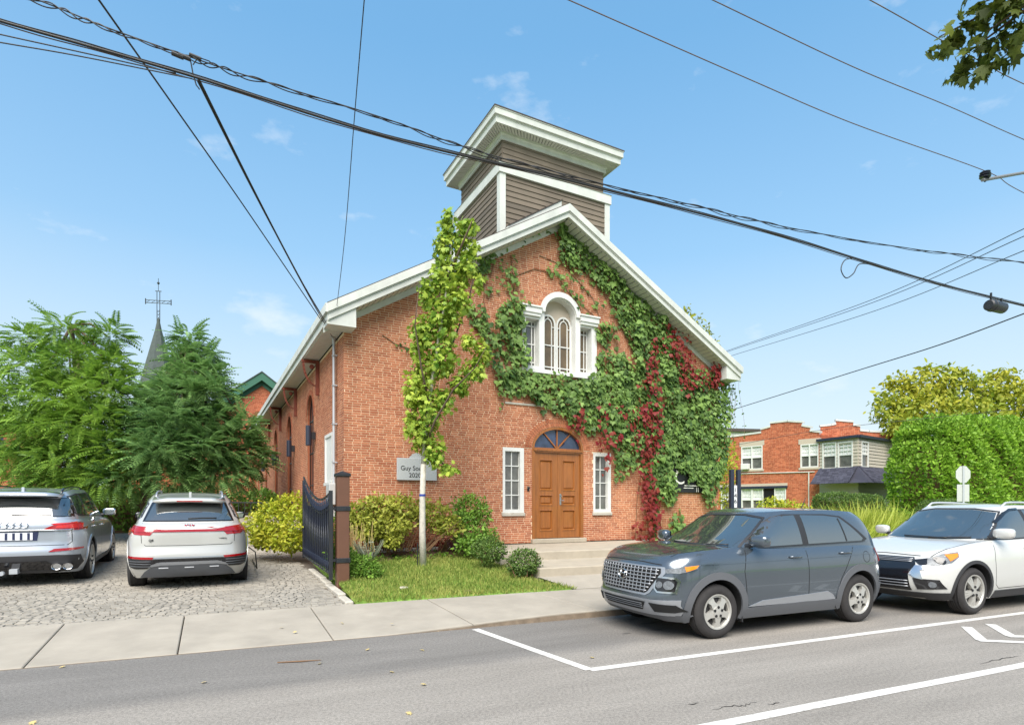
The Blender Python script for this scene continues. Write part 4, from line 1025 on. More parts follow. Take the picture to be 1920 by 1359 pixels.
    def wheels(s, style, rim_m='wheel_silver', tw=.215, rim_r=.66):
        C = s.C; Rr = C['R']; rr = Rr * rim_r
        for x in (C['xa'], -C['xa']):
            for sg in (-1, 1):
                y = sg * (C['w'] - .015); M = Matrix.Translation((x, y, Rr)) @ Matrix.Rotation(R(-90) * sg, 4, 'X')   # local z points outward
                w = MB(); w.lathe([(0, -.05), (rr * .98, -.05), (rr * .98, -tw)], 32, M); w.lathe([(0, -.06 + .0), (rr * .5, -.045), (rr * .5, -.1)], 24, M); wheel = w.build('wheel', 'wheel_dark', s.root, auto=40)
                t = MB(); hw = tw
                prof = [(rr, -hw + .01), (rr + .01, -hw), (Rr - .05, -hw - .008), (Rr - .015, -hw + .012), (Rr, -hw + .04)]
                z = -hw + .04; k = 5; lane = (hw - .08) / k
                for q in range(k):
                    prof += [(Rr, z + .004), (Rr, z + lane - .004), (Rr - .009, z + lane - .003), (Rr - .009, z + lane + .003)] if q < k - 1 else [(Rr, z + lane)]
                    z += lane
                prof += [(Rr - .015, -.012), (Rr - .05, .006), (rr + .035, .004), (rr + .012, .0), (rr, -.01)]
                t.lathe(prof, 56, M); t.build('tyre', 'rubber', wheel, auto=35)
                r = MB(); r.lathe([(rr + .003, -.012), (rr + .003, .002), (rr - .012, .0), (rr - .022, -.018), (rr - .022, -.05)], 48, M)
                def spoke(poly, z0, z1, zz=-.05):
                    n = len(poly); vs = [M @ Vector((a, b, zz)) for a, b, c in poly] + [M @ Vector((a, b, z0 + (z1 - z0) * c)) for a, b, c in poly]
                    r.add(vs, [tuple(range(n, 2 * n))] + [(i, (i + 1) % n, n + (i + 1) % n, n + i) for i in range(n)])
                def rot(poly, a): return [(p * math.cos(a) - q * math.sin(a), p * math.sin(a) + q * math.cos(a), c) for p, q, c in poly]
                if style == 'cover':      # hub cap with five broad spokes and five small windows
                    for k in range(5):
                        a = 2 * math.pi * k / 5 + .3
                        spoke(rot([(.0, -rr * .2, .9), (rr * .35, -rr * .22, 1), (rr * .62, -rr * .155, .8), (rr * .80, -rr * .22, .4), (rr * .985, -rr * .36, .1), (rr * .985, rr * .36, .1), (rr * .80, rr * .22, .4), (rr * .62, rr * .155, .8), (rr * .35, rr * .22, 1), (0, rr * .2, .9)], a), -.022, .006)
                        am = a + math.pi / 5; spoke(rot([(rr * .80, -rr * .30, .2), (rr * .985, -rr * .3, .1), (rr * .985, rr * .3, .1), (rr * .80, rr * .30, .2), (rr * .83, 0, .2)], am), -.024, .0)
                    r.lathe([(rr * .36, -.01), (rr * .33, .008), (0, .012)], 30, M)
                elif style == 'multi':    # slim double spokes
                    for k in range(5):
                        for dd in (-.20, .20, .0):
                            a = 2 * math.pi * k / 5 + dd + .2; wv = .014 if dd else .012
                            spoke(rot([(rr * .12, -wv * 1.5, 1), (rr * .55, -wv, .9), (rr * .985, -wv * 1.5, .3), (rr * .985, wv * 1.5, .3), (rr * .55, wv, .9), (rr * .12, wv * 1.5, 1)], a), -.025, .002)
                    r.lathe([(rr * .2, -.02), (rr * .18, .003), (0, .006)], 20, M)
                else:
                    for k in range(5):
                        a = 2 * math.pi * k / 5
                        spoke(rot([(rr * .1, -.04, 1), (rr * .985, -.075, .3), (rr * .985, -.02, .3), (rr * .4, 0, .8), (rr * .985, .02, .3), (rr * .985, .075, .3), (rr * .1, .04, 1)], a), -.03, .002)
                    r.lathe([(rr * .24, -.02), (rr * .2, .004), (0, .006)], 20, M)
                r.build('rim', rim_m, wheel, auto=30)
                nuts = MB()
                for k in range(5):
                    a = 2 * math.pi * k / 5 + .3 + math.pi / 5; c = Matrix.Translation((rr * .27 * math.cos(a), rr * .27 * math.sin(a), .0))
                    nuts.lathe([(.018, -.01), (.018, .014), (.0, .0145)], 8, M @ c)
                nuts.build('wheel_nuts', 'wheel_dark', wheel)
    def mirrors(s, x, z, w, m, cap='car_black'):
        for sg in (-1, 1):
            h, nr = s.cast('L' if sg > 0 else 'Rt', x, z - .02); y = h.y
            rings = []
            for i, (t, sc) in enumerate(((0, .45), (.02, .8), (.07, .97), (.14, 1), (.20, .95), (.235, .82), (.25, .5))):
                ring = []
                for k in range(20):
                    a = 2 * math.pi * k / 20; ca, sa_ = math.cos(a), math.sin(a); ca = math.copysign(abs(ca) ** .6, ca); sa_ = math.copysign(abs(sa_) ** .6, sa_)
                    ring.append((x - .03 - .16 * t + .085 * sc * ca * (1 if ca > 0 else .5), y + sg * (.05 + t), z + .045 + .01 * t + .078 * sc * sa_))
                rings.append(ring)
            vs, fs = loft(rings); mb = MB(); mb.add(vs, fs); mi = mb.build('mirror', m, s.root, smooth=True)
            mb = MB(); mb.tube([(x + .0, y - sg * .03, z - .03), (x - .01, y + sg * .09, z - .01)], [.035, .025], 8); mb.build('mirror_arm', cap, mi)
            mb = MB(); mb.add([(x - .105 - .02 * q, y + sg * q, z + .045 + .055 * zz) for q, zz in ((.08, -1), (.25, -.9), (.27, .6), (.10, 1))], [(0, 1, 2, 3)]); mb.build('mirror_glass', 'chrome', mi)
    def handle(s, x, z, m):
        for v, sg in (('L', 1), ('Rt', -1)):
            pts = []
            for i in range(5):
                h, nr = s.cast(v, x + .11 - .22 * i / 4, z, 'low'); pts.append(h + nr * (.012 + .022 * math.sin(math.pi * i / 4)))
            mb = MB(); mb.tube(pts, [.012, .016, .016, .016, .012], 8); mb.build('door_handle', m, s.root, smooth=True)
    def rails(s, x0, x1, yy, m, h=.05):
        for sg in (-1, 1):
            pts = []
            for i in range(13):
                x = x0 + (x1 - x0) * i / 12; p, nr = s.cast('T', x, sg * yy, 'top'); pts.append(p + Vector((0, 0, h * min(1, 4 * math.sin(math.pi * i / 12)) - .012)))
            mb = MB(); mb.tube(pts, .017, 8); mb.build('roof_rail', m, s.root, smooth=True)
    def wiper(s, view, pts, off=.018): s.line('wiper', view, pts, 0, m='car_black', off=off, th=.009, which='top')
    def rect(s, name, view, a0, a1, b0, b1, m, **k): return s.dec(name, view, [(a0, b0), (a1, b0), (a1, b1), (a0, b1)], m, **k)
    def bar3(s, name, view, pts, r, m, off, parent=None): return s.line(name, view, pts, 0, m=m, off=off, th=r, which='low', parent=parent)
    def underside(s):
        C = s.C; mb = MB(); xf, xr = C['front'][0][1] - .25, C['rear'][0][1] + .25
        mb.bevbox((xr, -C['w'] * .62, C['clear'] - .0), (xf, C['w'] * .62, C['clear'] + .16), .05); mb.build('underbody', 'underbody', s.root)

def veh_loc(ax_d, n, z=0): return ST(ax_d, n, z)

# ---------------------------------------------------------------- grey crossover by the kerb
zb_v = lambda x: .205 + .05 * max(0, (abs(x) - 1.55) / .45) ** 2
C = dict(R=.328, xa=1.26, w=.865, clear=.19, ef=6.5, er=7, gef=6, ger=6.5, bow=(.11, .06), gbow=(.12, .06), xm=-.42, crown=.035, rcrown=.035, zb=zb_v,
    front=[(0, 1.93), (.12, 2.02), (.32, 2.055), (.45, 2.035), (.62, 2.015), (.85, 1.99), (.95, 1.94), (1, 1.86)],
    rear=[(0, -1.88), (.15, -1.96), (.4, -1.985), (.7, -1.955), (1, -1.90)],
    width=[(0, .80), (.15, .85), (.4, .875), (.62, .882), (.8, .868), (.93, .835), (1, .79)],
    top=[(-2.0, 1.06), (-1.4, 1.085), (-.3, 1.075), (.75, 1.085), (1.1, 1.08), (1.5, 1.05), (1.8, 1.005), (1.95, .965), (2.05, .92)],
    wf=[(0, 1.12), (.5, .72), (1, .22)], wr=[(0, -1.93), (.45, -1.85), (.8, -1.75), (1, -1.64)],
    ww=[(0, .81), (.3, .785), (.6, .745), (.85, .695), (1, .63)], roof=[(-1.9, 1.46), (-1.5, 1.51), (-.9, 1.54), (-.3, 1.545), (.2, 1.515), (.6, 1.44)])
venue = Car('parked_car', 'grey crossover car parked at the kerb with amber indicator and silver wheel covers', veh_loc(6.33, 6.26), SA + math.pi, C, 'paint_grey'); K = venue
wn_f = [(.86, 1.078), (.53, 1.25), (.15, 1.43), (.0, 1.468), (-.18, 1.478), (-.22, 1.10), (.5, 1.085)]
wn_r = [(-.33, 1.10), (-.29, 1.478), (-.75, 1.468), (-1.02, 1.44), (-1.2, 1.32), (-1.42, 1.15), (-1.38, 1.12)]
K.both('window_surround', [(.93, 1.067), (.58, 1.265), (.18, 1.455), (.0, 1.492), (-.75, 1.49), (-1.06, 1.46), (-1.27, 1.32), (-1.52, 1.14), (-1.4, 1.10), (-.3, 1.085), (.4, 1.07)], 'car_black', off=.003, which='top')
K.both('side_window', wn_f, 'car_glass', off=.006, which='top'); K.both('side_window', wn_r, 'car_glass', off=.006, which='top')
K.lines('window_divider', [(-1.07, 1.12), (-.99, 1.43)], .022, m='car_black', off=.009, which='top')
K.lines('belt_trim', [(.95, 1.066), (-.25, 1.083), (-1.45, 1.112)], .014, m='car_gloss_black', off=.012, which='top')
K.dec('windscreen', 'F', [(-.70, 1.085), (-.3, 1.07), (.3, 1.07), (.70, 1.085), (.655, 1.25), (.575, 1.43), (.3, 1.465), (-.3, 1.465), (-.575, 1.43), (-.655, 1.25)], 'car_glass', off=.005, which='top')
K.line('windscreen_edge', 'F', [(-.72, 1.075), (-.67, 1.25), (-.59, 1.44), (-.3, 1.478), (.3, 1.478), (.59, 1.44), (.67, 1.25), (.72, 1.075)], .02, m='car_black', off=.008, which='top')
K.wiper('F', [(.35, 1.085), (-.3, 1.10)]); K.wiper('F', [(.05, 1.08), (.62, 1.10)])
K.dec('rear_window', 'B', [(-.62, 1.13), (.62, 1.13), (.56, 1.40), (-.56, 1.40)], 'car_glass', off=.005, which='top')
# doors
K.lines('door_gap', [(.80, 1.05), (.86, .80), (.80, .40), (.72, .33)], .009, which='low'); K.lines('door_gap', [(-.24, 1.06), (-.26, .34)], .009, which='low')
K.lines('door_gap', [(-1.18, 1.07), (-1.02, .86), (-.86, .62), (-.80, .40), (-.78, .34)], .009, which='low'); K.lines('door_gap', [(.74, .335), (-.80, .335)], .009, which='low')
K.lines('shoulder_crease', [(1.5, .90), (.4, .915), (-.9, .93), (-1.5, .945)], .012, m='paint_grey', off=.006, which='low')
K.handle(-.02, .945, 'paint_grey'); K.handle(-.96, .965, 'paint_grey')
K.both('sill_cladding', [(.84, .22), (-.78, .22), (-.80, .35), (-.2, .365), (.80, .345)], 'cladding', off=.016, which='low')
K.both('door_cladding', [(.78, .36), (-.76, .36), (-.70, .43), (-.60, .475), (-.2, .455), (.55, .425)], 'silver_plastic', off=.012, which='low')
K.arch_trim('cladding', .085)
K.wheels('cover', tw=.20, rim_r=.64)
K.mirrors(.70, 1.12, .2, 'paint_grey')
# bonnet edges and face
K.line('bonnet_gap', 'T', [(1.78, -.62), (1.5, -.715), (.95, -.735)], .010, which='low'); K.line('bonnet_gap', 'T', [(1.78, .62), (1.5, .715), (.95, .735)], .010, which='low')
K.line('bonnet_gap', 'F', [(-.60, .895), (-.3, .915), (.3, .915), (.60, .895)], .010, which='low')
for sgn in (-1, 1): K.line('bonnet_crease', 'T', [(1.80, sgn * .43), (1.3, sgn * .50), (1.0, sgn * .54)], .03, m='paint_grey', off=.010, which='low')
K.dec('grille_frame', 'F', [(-.64, .87), (.64, .87), (.66, .80), (.50, .555), (.44, .52), (-.44, .52), (-.50, .555), (-.66, .80)], 'silver_plastic', off=.010, which='low')
gr = K.dec('grille', 'F', [(-.605, .852), (.605, .852), (.615, .80), (.465, .57), (.42, .545), (-.42, .545), (-.465, .57), (-.615, .80)], 'gap', off=.016, which='low')
def gw(z): return np.interp(z, [.545, .57, .80, .852], [.41, .45, .60, .59])
for i in range(7):
    z = .575 + .042 * i; K.bar3('grille_bar', 'F', [(-gw(z), z), (0, z), (gw(z), z)], .0075, 'silver_plastic', .022, gr)
for i in range(17):
    y = -.56 + .07 * i; zl = np.interp(abs(y), [.42, .61], [.55, .80]) if abs(y) > .42 else .55
    K.bar3('grille_bar', 'F', [(y, zl), (y, .85)], .006, 'silver_plastic', .020, gr)
em = K.dec('emblem', 'F', ell(0, .735, .092, .062, 0, 345, 23), 'car_gloss_black', off=.034, step=.03, which='low', depth=-.015)
pts = ell(0, .735, .088, .058, 0, 360, 24); K.bar3('emblem_ring', 'F', pts, .009, 'chrome', .037, em)
for q in ([(-.055, .70), (-.035, .775)], [(.035, .695), (.055, .77)], [(-.048, .725), (.0, .745), (.048, .745)]): K.bar3('emblem_letter', 'F', q, .009, 'chrome', .038, em)
K.mirror('headlamp', 'F', [(.645, .845), (.77, .872), (.785, .81), (.77, .80), (.66, .812)], 'lamp_clear', off=.008, which='low')
for v in ('L', 'Rt'): 
    K.dec('headlamp', v, [(1.88, .80), (1.90, .845), (1.70, .885), (1.52, .90), (1.56, .855), (1.70, .815)], 'lamp_clear', off=.008, which='low')
    K.dec('indicator', v, [(1.70, .822), (1.71, .878), (1.54, .895), (1.575, .86)], 'lamp_amber', off=.013, which='low')
K.mirror('fog_lamp_frame', 'F', [(.555, .765), (.755, .755), (.785, .715), (.77, .565), (.59, .565), (.545, .61)], 'chrome', off=.010, which='low')
lw = K.mirror('fog_lamp', 'F', [(.572, .745), (.745, .735), (.766, .705), (.752, .585), (.60, .585), (.565, .62)], 'car_gloss_black', off=.015, which='low')
for y, l in ((.645, lw[0]), (-.645, lw[1])):
    K.dec('lamp_lens', 'F', ell(y + (.055 if y > 0 else -.055), .662, .045, .052, 0, 340, 18), 'lamp_clear', off=.024, step=.03, which='low', parent=l, depth=0)
    K.dec('lamp_lens', 'F', ell(y - (.035 if y > 0 else -.035), .662, .036, .04, 0, 340, 16), 'lamp_clear', off=.021, step=.03, which='low', parent=l, depth=0)
K.dec('bumper_trim', 'F', [(-.79, .49), (-.50, .475), (.50, .475), (.79, .49), (.77, .345), (.72, .30), (-.72, .30), (-.77, .345)], 'silver_plastic', off=.014, which='low')
for v in ('L', 'Rt'): K.dec('bumper_trim', v, [(1.90, .485), (1.80, .47), (1.72, .36), (1.74, .305), (1.92, .305)], 'silver_plastic', off=.012, which='low')
K.dec('lower_grille', 'F', [(-.44, .445), (.44, .445), (.38, .35), (-.38, .35)], 'gap', off=.022, which='low')
for z in (.375, .40, .425): K.bar3('lower_grille_bar', 'F', [(-.40, z), (0, z), (.40, z)], .006, 'cladding', .026)
K.mirror('air_intake', 'F', [(.50, .44), (.76, .43), (.80, .36), (.74, .345), (.55, .345)], 'gap', off=.021, which='low')
K.dec('skid_plate', 'F', [(-.80, .30), (.80, .30), (.72, .225), (-.72, .225)], 'cladding', off=.012, which='low')
for v in ('L', 'Rt'):
    K.dec('bumper_corner', v, [(1.94, .30), (1.66, .30), (1.655, .225), (1.9, .215)], 'cladding', off=.011, which='low')
    K.dec('tail_lamp', v, [(-1.66, 1.00), (-1.86, 1.02), (-1.90, .80), (-1.80, .82)], 'lamp_red', off=.006, which='low')
K.mirror('tail_lamp', 'B', [(.52, .82), (.78, .82), (.78, 1.01), (.52, 1.01)], 'lamp_red', off=.007, which='low')
K.dec('rear_bumper', 'B', [(-.78, .24), (.78, .24), (.82, .52), (-.82, .52)], 'cladding', off=.012, which='low')
K.line('fuel_flap', 'L', [(-1.40 + .075 * math.cos(a * .4), .90 + .075 * math.sin(a * .4)) for a in range(17)], .006, which='low')
mb = MB(); p, nr = K.cast('T', -1.15, 0, 'top'); mb.tube([p, p + Vector((-.10, 0, .17))], [.008, .004], 6); mb.build('aerial', 'car_black', K.root)
for sgn in (-1, 1):
    for x in (-1,):
        mb = MB(); mb.box((-1.26 + .37, sgn * .62, .2), (-1.26 + .385, sgn * .80, .38)); mb.build('mud_flap', 'car_black', K.root)
        mb = MB(); mb.box((1.26 - .42, sgn * .64, .17), (1.26 - .405, sgn * .83, .42)); mb.build('mud_flap', 'car_black', K.root)
K.underside()

# ---------------------------------------------------------------- white crossover behind it
zb_m = lambda x: .21 + .05 * max(0, (abs(x) - 1.65) / .5) ** 2
C = dict(R=.345, xa=1.335, w=.885, clear=.2, ef=5.5, er=6.5, gef=5.6, ger=6, bow=(.15, .06), gbow=(.14, .06), xm=-.45, crown=.05, rcrown=.035, zb=zb_m,
    front=[(0, 2.05), (.1, 2.15), (.3, 2.22), (.5, 2.23), (.7, 2.21), (.85, 2.15), (.95, 2.06), (1, 1.97)],
    rear=[(0, -1.95), (.2, -2.06), (.5, -2.09), (.8, -2.03), (1, -1.96)],
    width=[(0, .82), (.15, .87), (.4, .895), (.62, .90), (.8, .885), (.93, .85), (1, .80)],
    top=[(-2.1, 1.08), (-1.4, 1.10), (-.3, 1.085), (.75, 1.075), (1.1, 1.05), (1.6, .985), (1.95, .90), (2.1, .84), (2.2, .78)],
    wf=[(0, 1.28), (.5, .80), (1, .26)], wr=[(0, -2.0), (.45, -1.90), (.8, -1.76), (1, -1.6)],
    ww=[(0, .82), (.3, .785), (.6, .73), (.85, .665), (1, .60)], roof=[(-1.9, 1.49), (-1.5, 1.55), (-.9, 1.60), (-.3, 1.61), (.2, 1.575), (.6, 1.51)])
rvr = Car('parked_car', 'white crossover car with dark slatted grille parked behind the grey crossover', veh_loc(9.66 + 1.335, 5.97, 0), SA + math.pi, C, 'paint_white'); K = rvr
K.both('window_surround', [(.95, 1.08), (.57, 1.29), (.18, 1.495), (.0, 1.545), (-.8, 1.555), (-1.2, 1.51), (-1.55, 1.25), (-1.5, 1.12), (-.3, 1.09), (.4, 1.075)], 'car_black', off=.003, which='top')
K.both('side_window', [(.86, 1.095), (.52, 1.28), (.15, 1.475), (.0, 1.525), (-.20, 1.535), (-.24, 1.11), (.5, 1.095)], 'car_glass', off=.006, which='top')
K.both('side_window', [(-.34, 1.11), (-.30, 1.535), (-.8, 1.535), (-1.17, 1.49), (-1.46, 1.24), (-1.44, 1.14)], 'car_glass', off=.006, which='top')
K.dec('windscreen', 'F', [(-.74, 1.10), (-.3, 1.075), (.3, 1.075), (.74, 1.10), (.68, 1.29), (.60, 1.49), (.3, 1.535), (-.3, 1.535), (-.60, 1.49), (-.68, 1.29)], 'car_glass', off=.005, which='top')
K.line('windscreen_edge', 'F', [(-.76, 1.09), (-.70, 1.29), (-.61, 1.505), (-.3, 1.55), (.3, 1.55), (.61, 1.505), (.70, 1.29), (.76, 1.09)], .018, m='car_black', off=.008, which='top')
K.wiper('F', [(.35, 1.09), (-.3, 1.10)]); K.wiper('F', [(.1, 1.085), (.62, 1.11)])
K.rails(.05, -1.55, .56, 'galv', .055)
K.lines('door_gap', [(.82, 1.05), (.86, .80), (.82, .42), (.74, .36)], .009, which='low'); K.lines('door_gap', [(-.26, 1.07), (-.28, .36)], .009, which='low'); K.lines('door_gap', [(.74, .36), (-.80, .36)], .009, which='low')
K.lines('window_visor', [(.46, 1.33), (.15, 1.485), (.0, 1.535), (-.2, 1.545)], .03, m='car_gloss_black', off=.016, which='top')
K.handle(-.04, .95, 'paint_white'); K.handle(-1.0, .97, 'paint_white')
K.both('sill_cladding', [(.86, .22), (-.82, .22), (-.84, .33), (.82, .33)], 'cladding_dark', off=.014, which='low')
K.arch_trim('cladding_dark', .045, .010); K.wheels('multi', tw=.225, rim_r=.70); K.mirrors(.74, 1.14, .2, 'paint_white')
K.line('bonnet_gap', 'T', [(1.95, -.62), (1.6, -.72), (1.1, -.75)], .010, which='low'); K.line('bonnet_gap', 'T', [(1.95, .62), (1.6, .72), (1.1, .75)], .010, which='low')
K.line('bonnet_gap', 'F', [(-.5, .86), (0, .875), (.5, .86)], .010, which='low')
gr = K.dec('grille', 'F', [(-.44, .835), (.44, .835), (.50, .74), (.44, .60), (.47, .36), (-.47, .36), (-.44, .60), (-.50, .74)], 'car_gloss_black', off=.008, which='low')
for z in (.77, .79, .81, .42, .46, .50): K.bar3('grille_bar', 'F', [(-.44, z), (0, z), (.44, z)], .008, 'silver_plastic', .013, gr)
K.mirror('headlamp', 'F', [(.46, .79), (.60, .825), (.74, .85), (.76, .80), (.74, .735), (.60, .725)], 'lamp_clear', off=.008, which='low')
K.mirror('headlamp_inner', 'F', [(.45, .80), (.60, .825), (.63, .74), (.56, .725)], 'car_gloss_black', off=.012, which='low')
for v in ('L', 'Rt'):
    K.dec('headlamp', v, [(2.0, .735), (2.06, .80), (1.82, .895), (1.62, .925), (1.64, .86), (1.78, .775)], 'lamp_clear', off=.008, which='low')
    K.dec('indicator', v, [(1.80, .795), (1.81, .885), (1.64, .905), (1.66, .86)], 'lamp_amber', off=.013, which='low')
    K.dec('lamp_lens', v, ell(1.905, .80, .055, .05, 0, 340, 16), 'car_gloss_black', off=.013, step=.03, which='low')
K.mirror('chrome_blade', 'F', [(.50, .725), (.72, .72), (.73, .70), (.57, .66), (.61, .53), (.52, .55), (.45, .60)], 'chrome', off=.016, which='low')
fl = K.mirror('fog_lamp', 'F', [(.50, .545), (.75, .53), (.79, .40), (.54, .385)], 'car_gloss_black', off=.012, which='low')
for y, l in ((.69, fl[0]), (-.69, fl[1])): K.dec('lamp_lens', 'F', ell(y, .46, .034, .042, 0, 340, 16), 'lamp_clear', off=.02, step=.03, which='low', parent=l, depth=0)
K.dec('bumper_skirt', 'F', [(-.80, .335), (-.4, .335), (.4, .335), (.80, .335), (.76, .225), (-.76, .225)], 'cladding_dark', off=.012, which='low')
for v in ('L', 'Rt'): K.dec('bumper_skirt', v, [(2.05, .335), (1.76, .335), (1.755, .225), (2.0, .225)], 'cladding_dark', off=.011, which='low')
K.mirror('tail_lamp', 'B', [(.50, .86), (.80, .86), (.80, 1.02), (.50, 1.02)], 'lamp_red', off=.007, which='low')
K.underside()

# ---------------------------------------------------------------- white electric SUV on the drive (seen from behind)
zb_e = lambda x: .22 + .05 * max(0, (abs(x) - 1.9) / .5) ** 2
VH = BA + R(90)
C = dict(R=.375, xa=1.465, w=.965, clear=.2, ef=6, er=7, gef=5.6, ger=7, bow=(.14, .07), gbow=(.12, .06), xm=-.5, crown=.03, rcrown=.03, zb=zb_e,
    front=[(0, 2.25), (.3, 2.4), (.8, 2.33), (1, 2.15)],
    rear=[(0, -2.33), (.12, -2.40), (.30, -2.455), (.42, -2.45), (.52, -2.41), (.80, -2.395), (.92, -2.37), (1, -2.28)],
    width=[(0, .87), (.15, .93), (.35, .965), (.6, .968), (.8, .945), (.92, .905), (1, .84)],
    top=[(-2.5, 1.16), (-2.2, 1.165), (-1.4, 1.14), (-.3, 1.09), (.8, 1.06), (1.4, 1.02), (2.1, .90), (2.4, .78)],
    wf=[(0, 1.35), (.5, .85), (1, .3)], wr=[(0, -2.30), (.3, -2.19), (.6, -2.04), (.85, -1.88), (1, -1.76)],
    ww=[(0, .85), (.25, .815), (.5, .76), (.75, .695), (.9, .645), (1, .60)], roof=[(-2.2, 1.52), (-1.7, 1.60), (-1.0, 1.655), (-.2, 1.66), (.3, 1.60), (.7, 1.52)])
e_rear = (G(255, 1095, .19) + G(452, 1085, .19)) / 2
fwd = Vector((math.cos(VH), math.sin(VH), 0)); eloc = e_rear + fwd * 1.465; eloc.z = drive_z(12.3) - .0
etron = Car('parked_car', 'white electric SUV parked on the cobbled drive with full-width red tail lamp', eloc, VH, C, 'paint_pearl'); K = etron
K.root.rotation_euler = (0, -R(1.2), VH)
K.dec('window_surround', 'B', [(-.70, 1.185), (.70, 1.185), (.585, 1.50), (.50, 1.555), (-.50, 1.555), (-.585, 1.50)], 'car_gloss_black', off=.006, which='top')
K.dec('rear_window', 'B', [(-.66, 1.20), (.66, 1.20), (.55, 1.47), (.50, 1.515), (-.50, 1.515), (-.55, 1.47)], 'car_glass', off=.010, which='top')
mb = MB(); r0 = []
for x, z, hw in ((-1.72, 1.625, .56), (-1.95, 1.575, .575), (-2.06, 1.545, .56)): r0.append([(x, -hw, z - .02), (x, -hw * .6, z + .012), (x, 0, z + .018), (x, hw * .6, z + .012), (x, hw, z - .02), (x + .01, hw * .9, z - .045), (x + .01, 0, z - .03), (x + .01, -hw * .9, z - .045)])
vs, fs = loft(r0); mb.add(vs, fs); sp = mb.build('roof_spoiler', 'paint_pearl', K.root, smooth=True)
mb = MB(); mb.box((-2.075, -.2, 1.525), (-2.062, .2, 1.545)); mb.build('brake_light', 'lamp_red', sp)
K.wiper('B', [(.02, 1.225), (-.2, 1.235), (-.42, 1.232)])
K.dec('light_bar', 'B', [(-.80, 1.015), (.80, 1.015), (.80, 1.075), (.50, 1.055), (-.50, 1.055), (-.80, 1.075)], 'lamp_red', off=.012, which='low')
K.mirror('tail_lamp', 'B', [(.42, 1.062), (.62, 1.095), (.885, 1.125), (.925, 1.08), (.925, .955), (.895, .955), (.86, 1.012), (.42, 1.02)], 'lamp_red', off=.015, which='low')
K.mirror('tail_lamp_glow', 'B', [(.80, 1.04), (.90, 1.10), (.915, 1.0), (.88, 1.0)], 'lamp_red_bright', off=.019, which='low')
for v in ('L', 'Rt'): K.dec('tail_lamp', v, [(-2.2, .975), (-2.36, .96), (-2.36, 1.09), (-1.98, 1.12), (-2.0, 1.085)], 'lamp_red', off=.008, which='low')
K.line('tailgate_gap', 'B', [(-.70, 1.16), (-.71, 1.0), (-.70, .84), (-.64, .79), (0, .785), (.64, .79), (.70, .84), (.71, 1.0), (.70, 1.16)], .009, which='low')
K.dec('emblem_recess', 'B', ell(0, 1.118, .085, .018, 0, 345, 23), 'lamp_red', off=.006, step=.03, which='low')
for i in range(4): K.bar3('emblem_ring', 'B', ell(-.051 + .034 * i, 1.118, .022, .016, 0, 360, 14), .0035, 'chrome', .012)
K.dec('bumper_band', 'B', [(-.86, .615), (-.5, .60), (.5, .60), (.86, .615), (.86, .595), (.5, .575), (-.5, .575), (-.86, .595)], 'paint_silver', off=.012, which='low')
K.mirror('reflector', 'B', [(.52, .60), (.90, .615), (.91, .575), (.54, .565)], 'lamp_red', off=.016, which='low')
K.mirror('side_vent', 'B', [(.50, .56), (.905, .57), (.885, .43), (.80, .40), (.62, .41), (.50, .47)], 'car_black', off=.012, which='low')
for z in (.45, .49, .53): K.bar3('vent_slat', 'B', [(.56, z), (.88, z)], .007, 'cladding', .018); K.bar3('vent_slat', 'B', [(-.56, z), (-.88, z)], .007, 'cladding', .018)
K.dec('bumper_centre', 'B', [(-.52, .565), (.52, .565), (.55, .49), (.44, .515), (-.44, .515), (-.55, .49)], 'car_gloss_black', off=.013, which='low')
K.dec('bumper_chrome', 'B', [(-.56, .475), (-.42, .515), (.42, .515), (.56, .475), (.60, .43), (.42, .465), (-.42, .465), (-.60, .43)], 'silver_plastic', off=.018, which='low')
K.dec('diffuser', 'B', [(-.56, .43), (-.40, .46), (.40, .46), (.56, .43), (.66, .35), (.72, .255), (-.72, .255), (-.66, .35)], 'cladding', off=.014, which='low')
for y in (-.38, 0, .38): K.rect('diffuser_tab', 'B', y - .07, y + .07, .412, .424, 'plate_white', off=.02, which='low', step=.05)
TB = Matrix(((0, 0, -1, 0), (-1, 0, 0, 0), (0, 1, 0, 0), (0, 0, 0, 1)))
h, nr = K.cast('B', .55, .87, 'low'); text_obj('badge', 'Q8', .055, 'letter_dark', K.root, Matrix.Translation((h.x - .006, .60, .862)) @ TB)
text_obj('badge', 'quattro', .045, 'letter_dark', K.root, Matrix.Translation((h.x - .008, -.44, .885)) @ TB)
K.both('window_surround', [(1.1, 1.09), (.3, 1.50), (-.2, 1.60), (-1.2, 1.585), (-1.75, 1.49), (-2.0, 1.26), (-1.9, 1.20), (-.3, 1.13)], 'car_black', off=.003, which='top')
K.both('side_window', [(1.0, 1.11), (.3, 1.47), (-.2, 1.575), (-.3, 1.58), (-.35, 1.145)], 'car_glass', off=.006, which='top'); K.both('side_window', [(-.45, 1.15), (-.4, 1.58), (-1.2, 1.565), (-1.3, 1.18)], 'car_glass', off=.006, which='top'); K.both('side_window', [(-1.4, 1.19), (-1.3, 1.555), (-1.70, 1.475), (-1.90, 1.25)], 'car_glass', off=.006, which='top')
K.rails(.0, -1.65, .53, 'silver_plastic', .055); K.mirrors(.82, 1.14, .2, 'car_gloss_black'); K.handle(-.15, .98, 'paint_pearl'); K.handle(-1.15, 1.0, 'paint_pearl')
K.arch_trim('paint_pearl', .05, .010); K.wheels('five', 'wheel_silver', tw=.255, rim_r=.72); K.underside()
mb = MB(); p, nr = K.cast('T', -1.45, 0, 'top'); mb.prism([(-.10, 0), (.07, 0), (-.09, .06)], lambda a, b, d: (p.x + a, d, p.z + b), -.02, .02); mb.build('aerial_fin', 'paint_pearl', K.root)
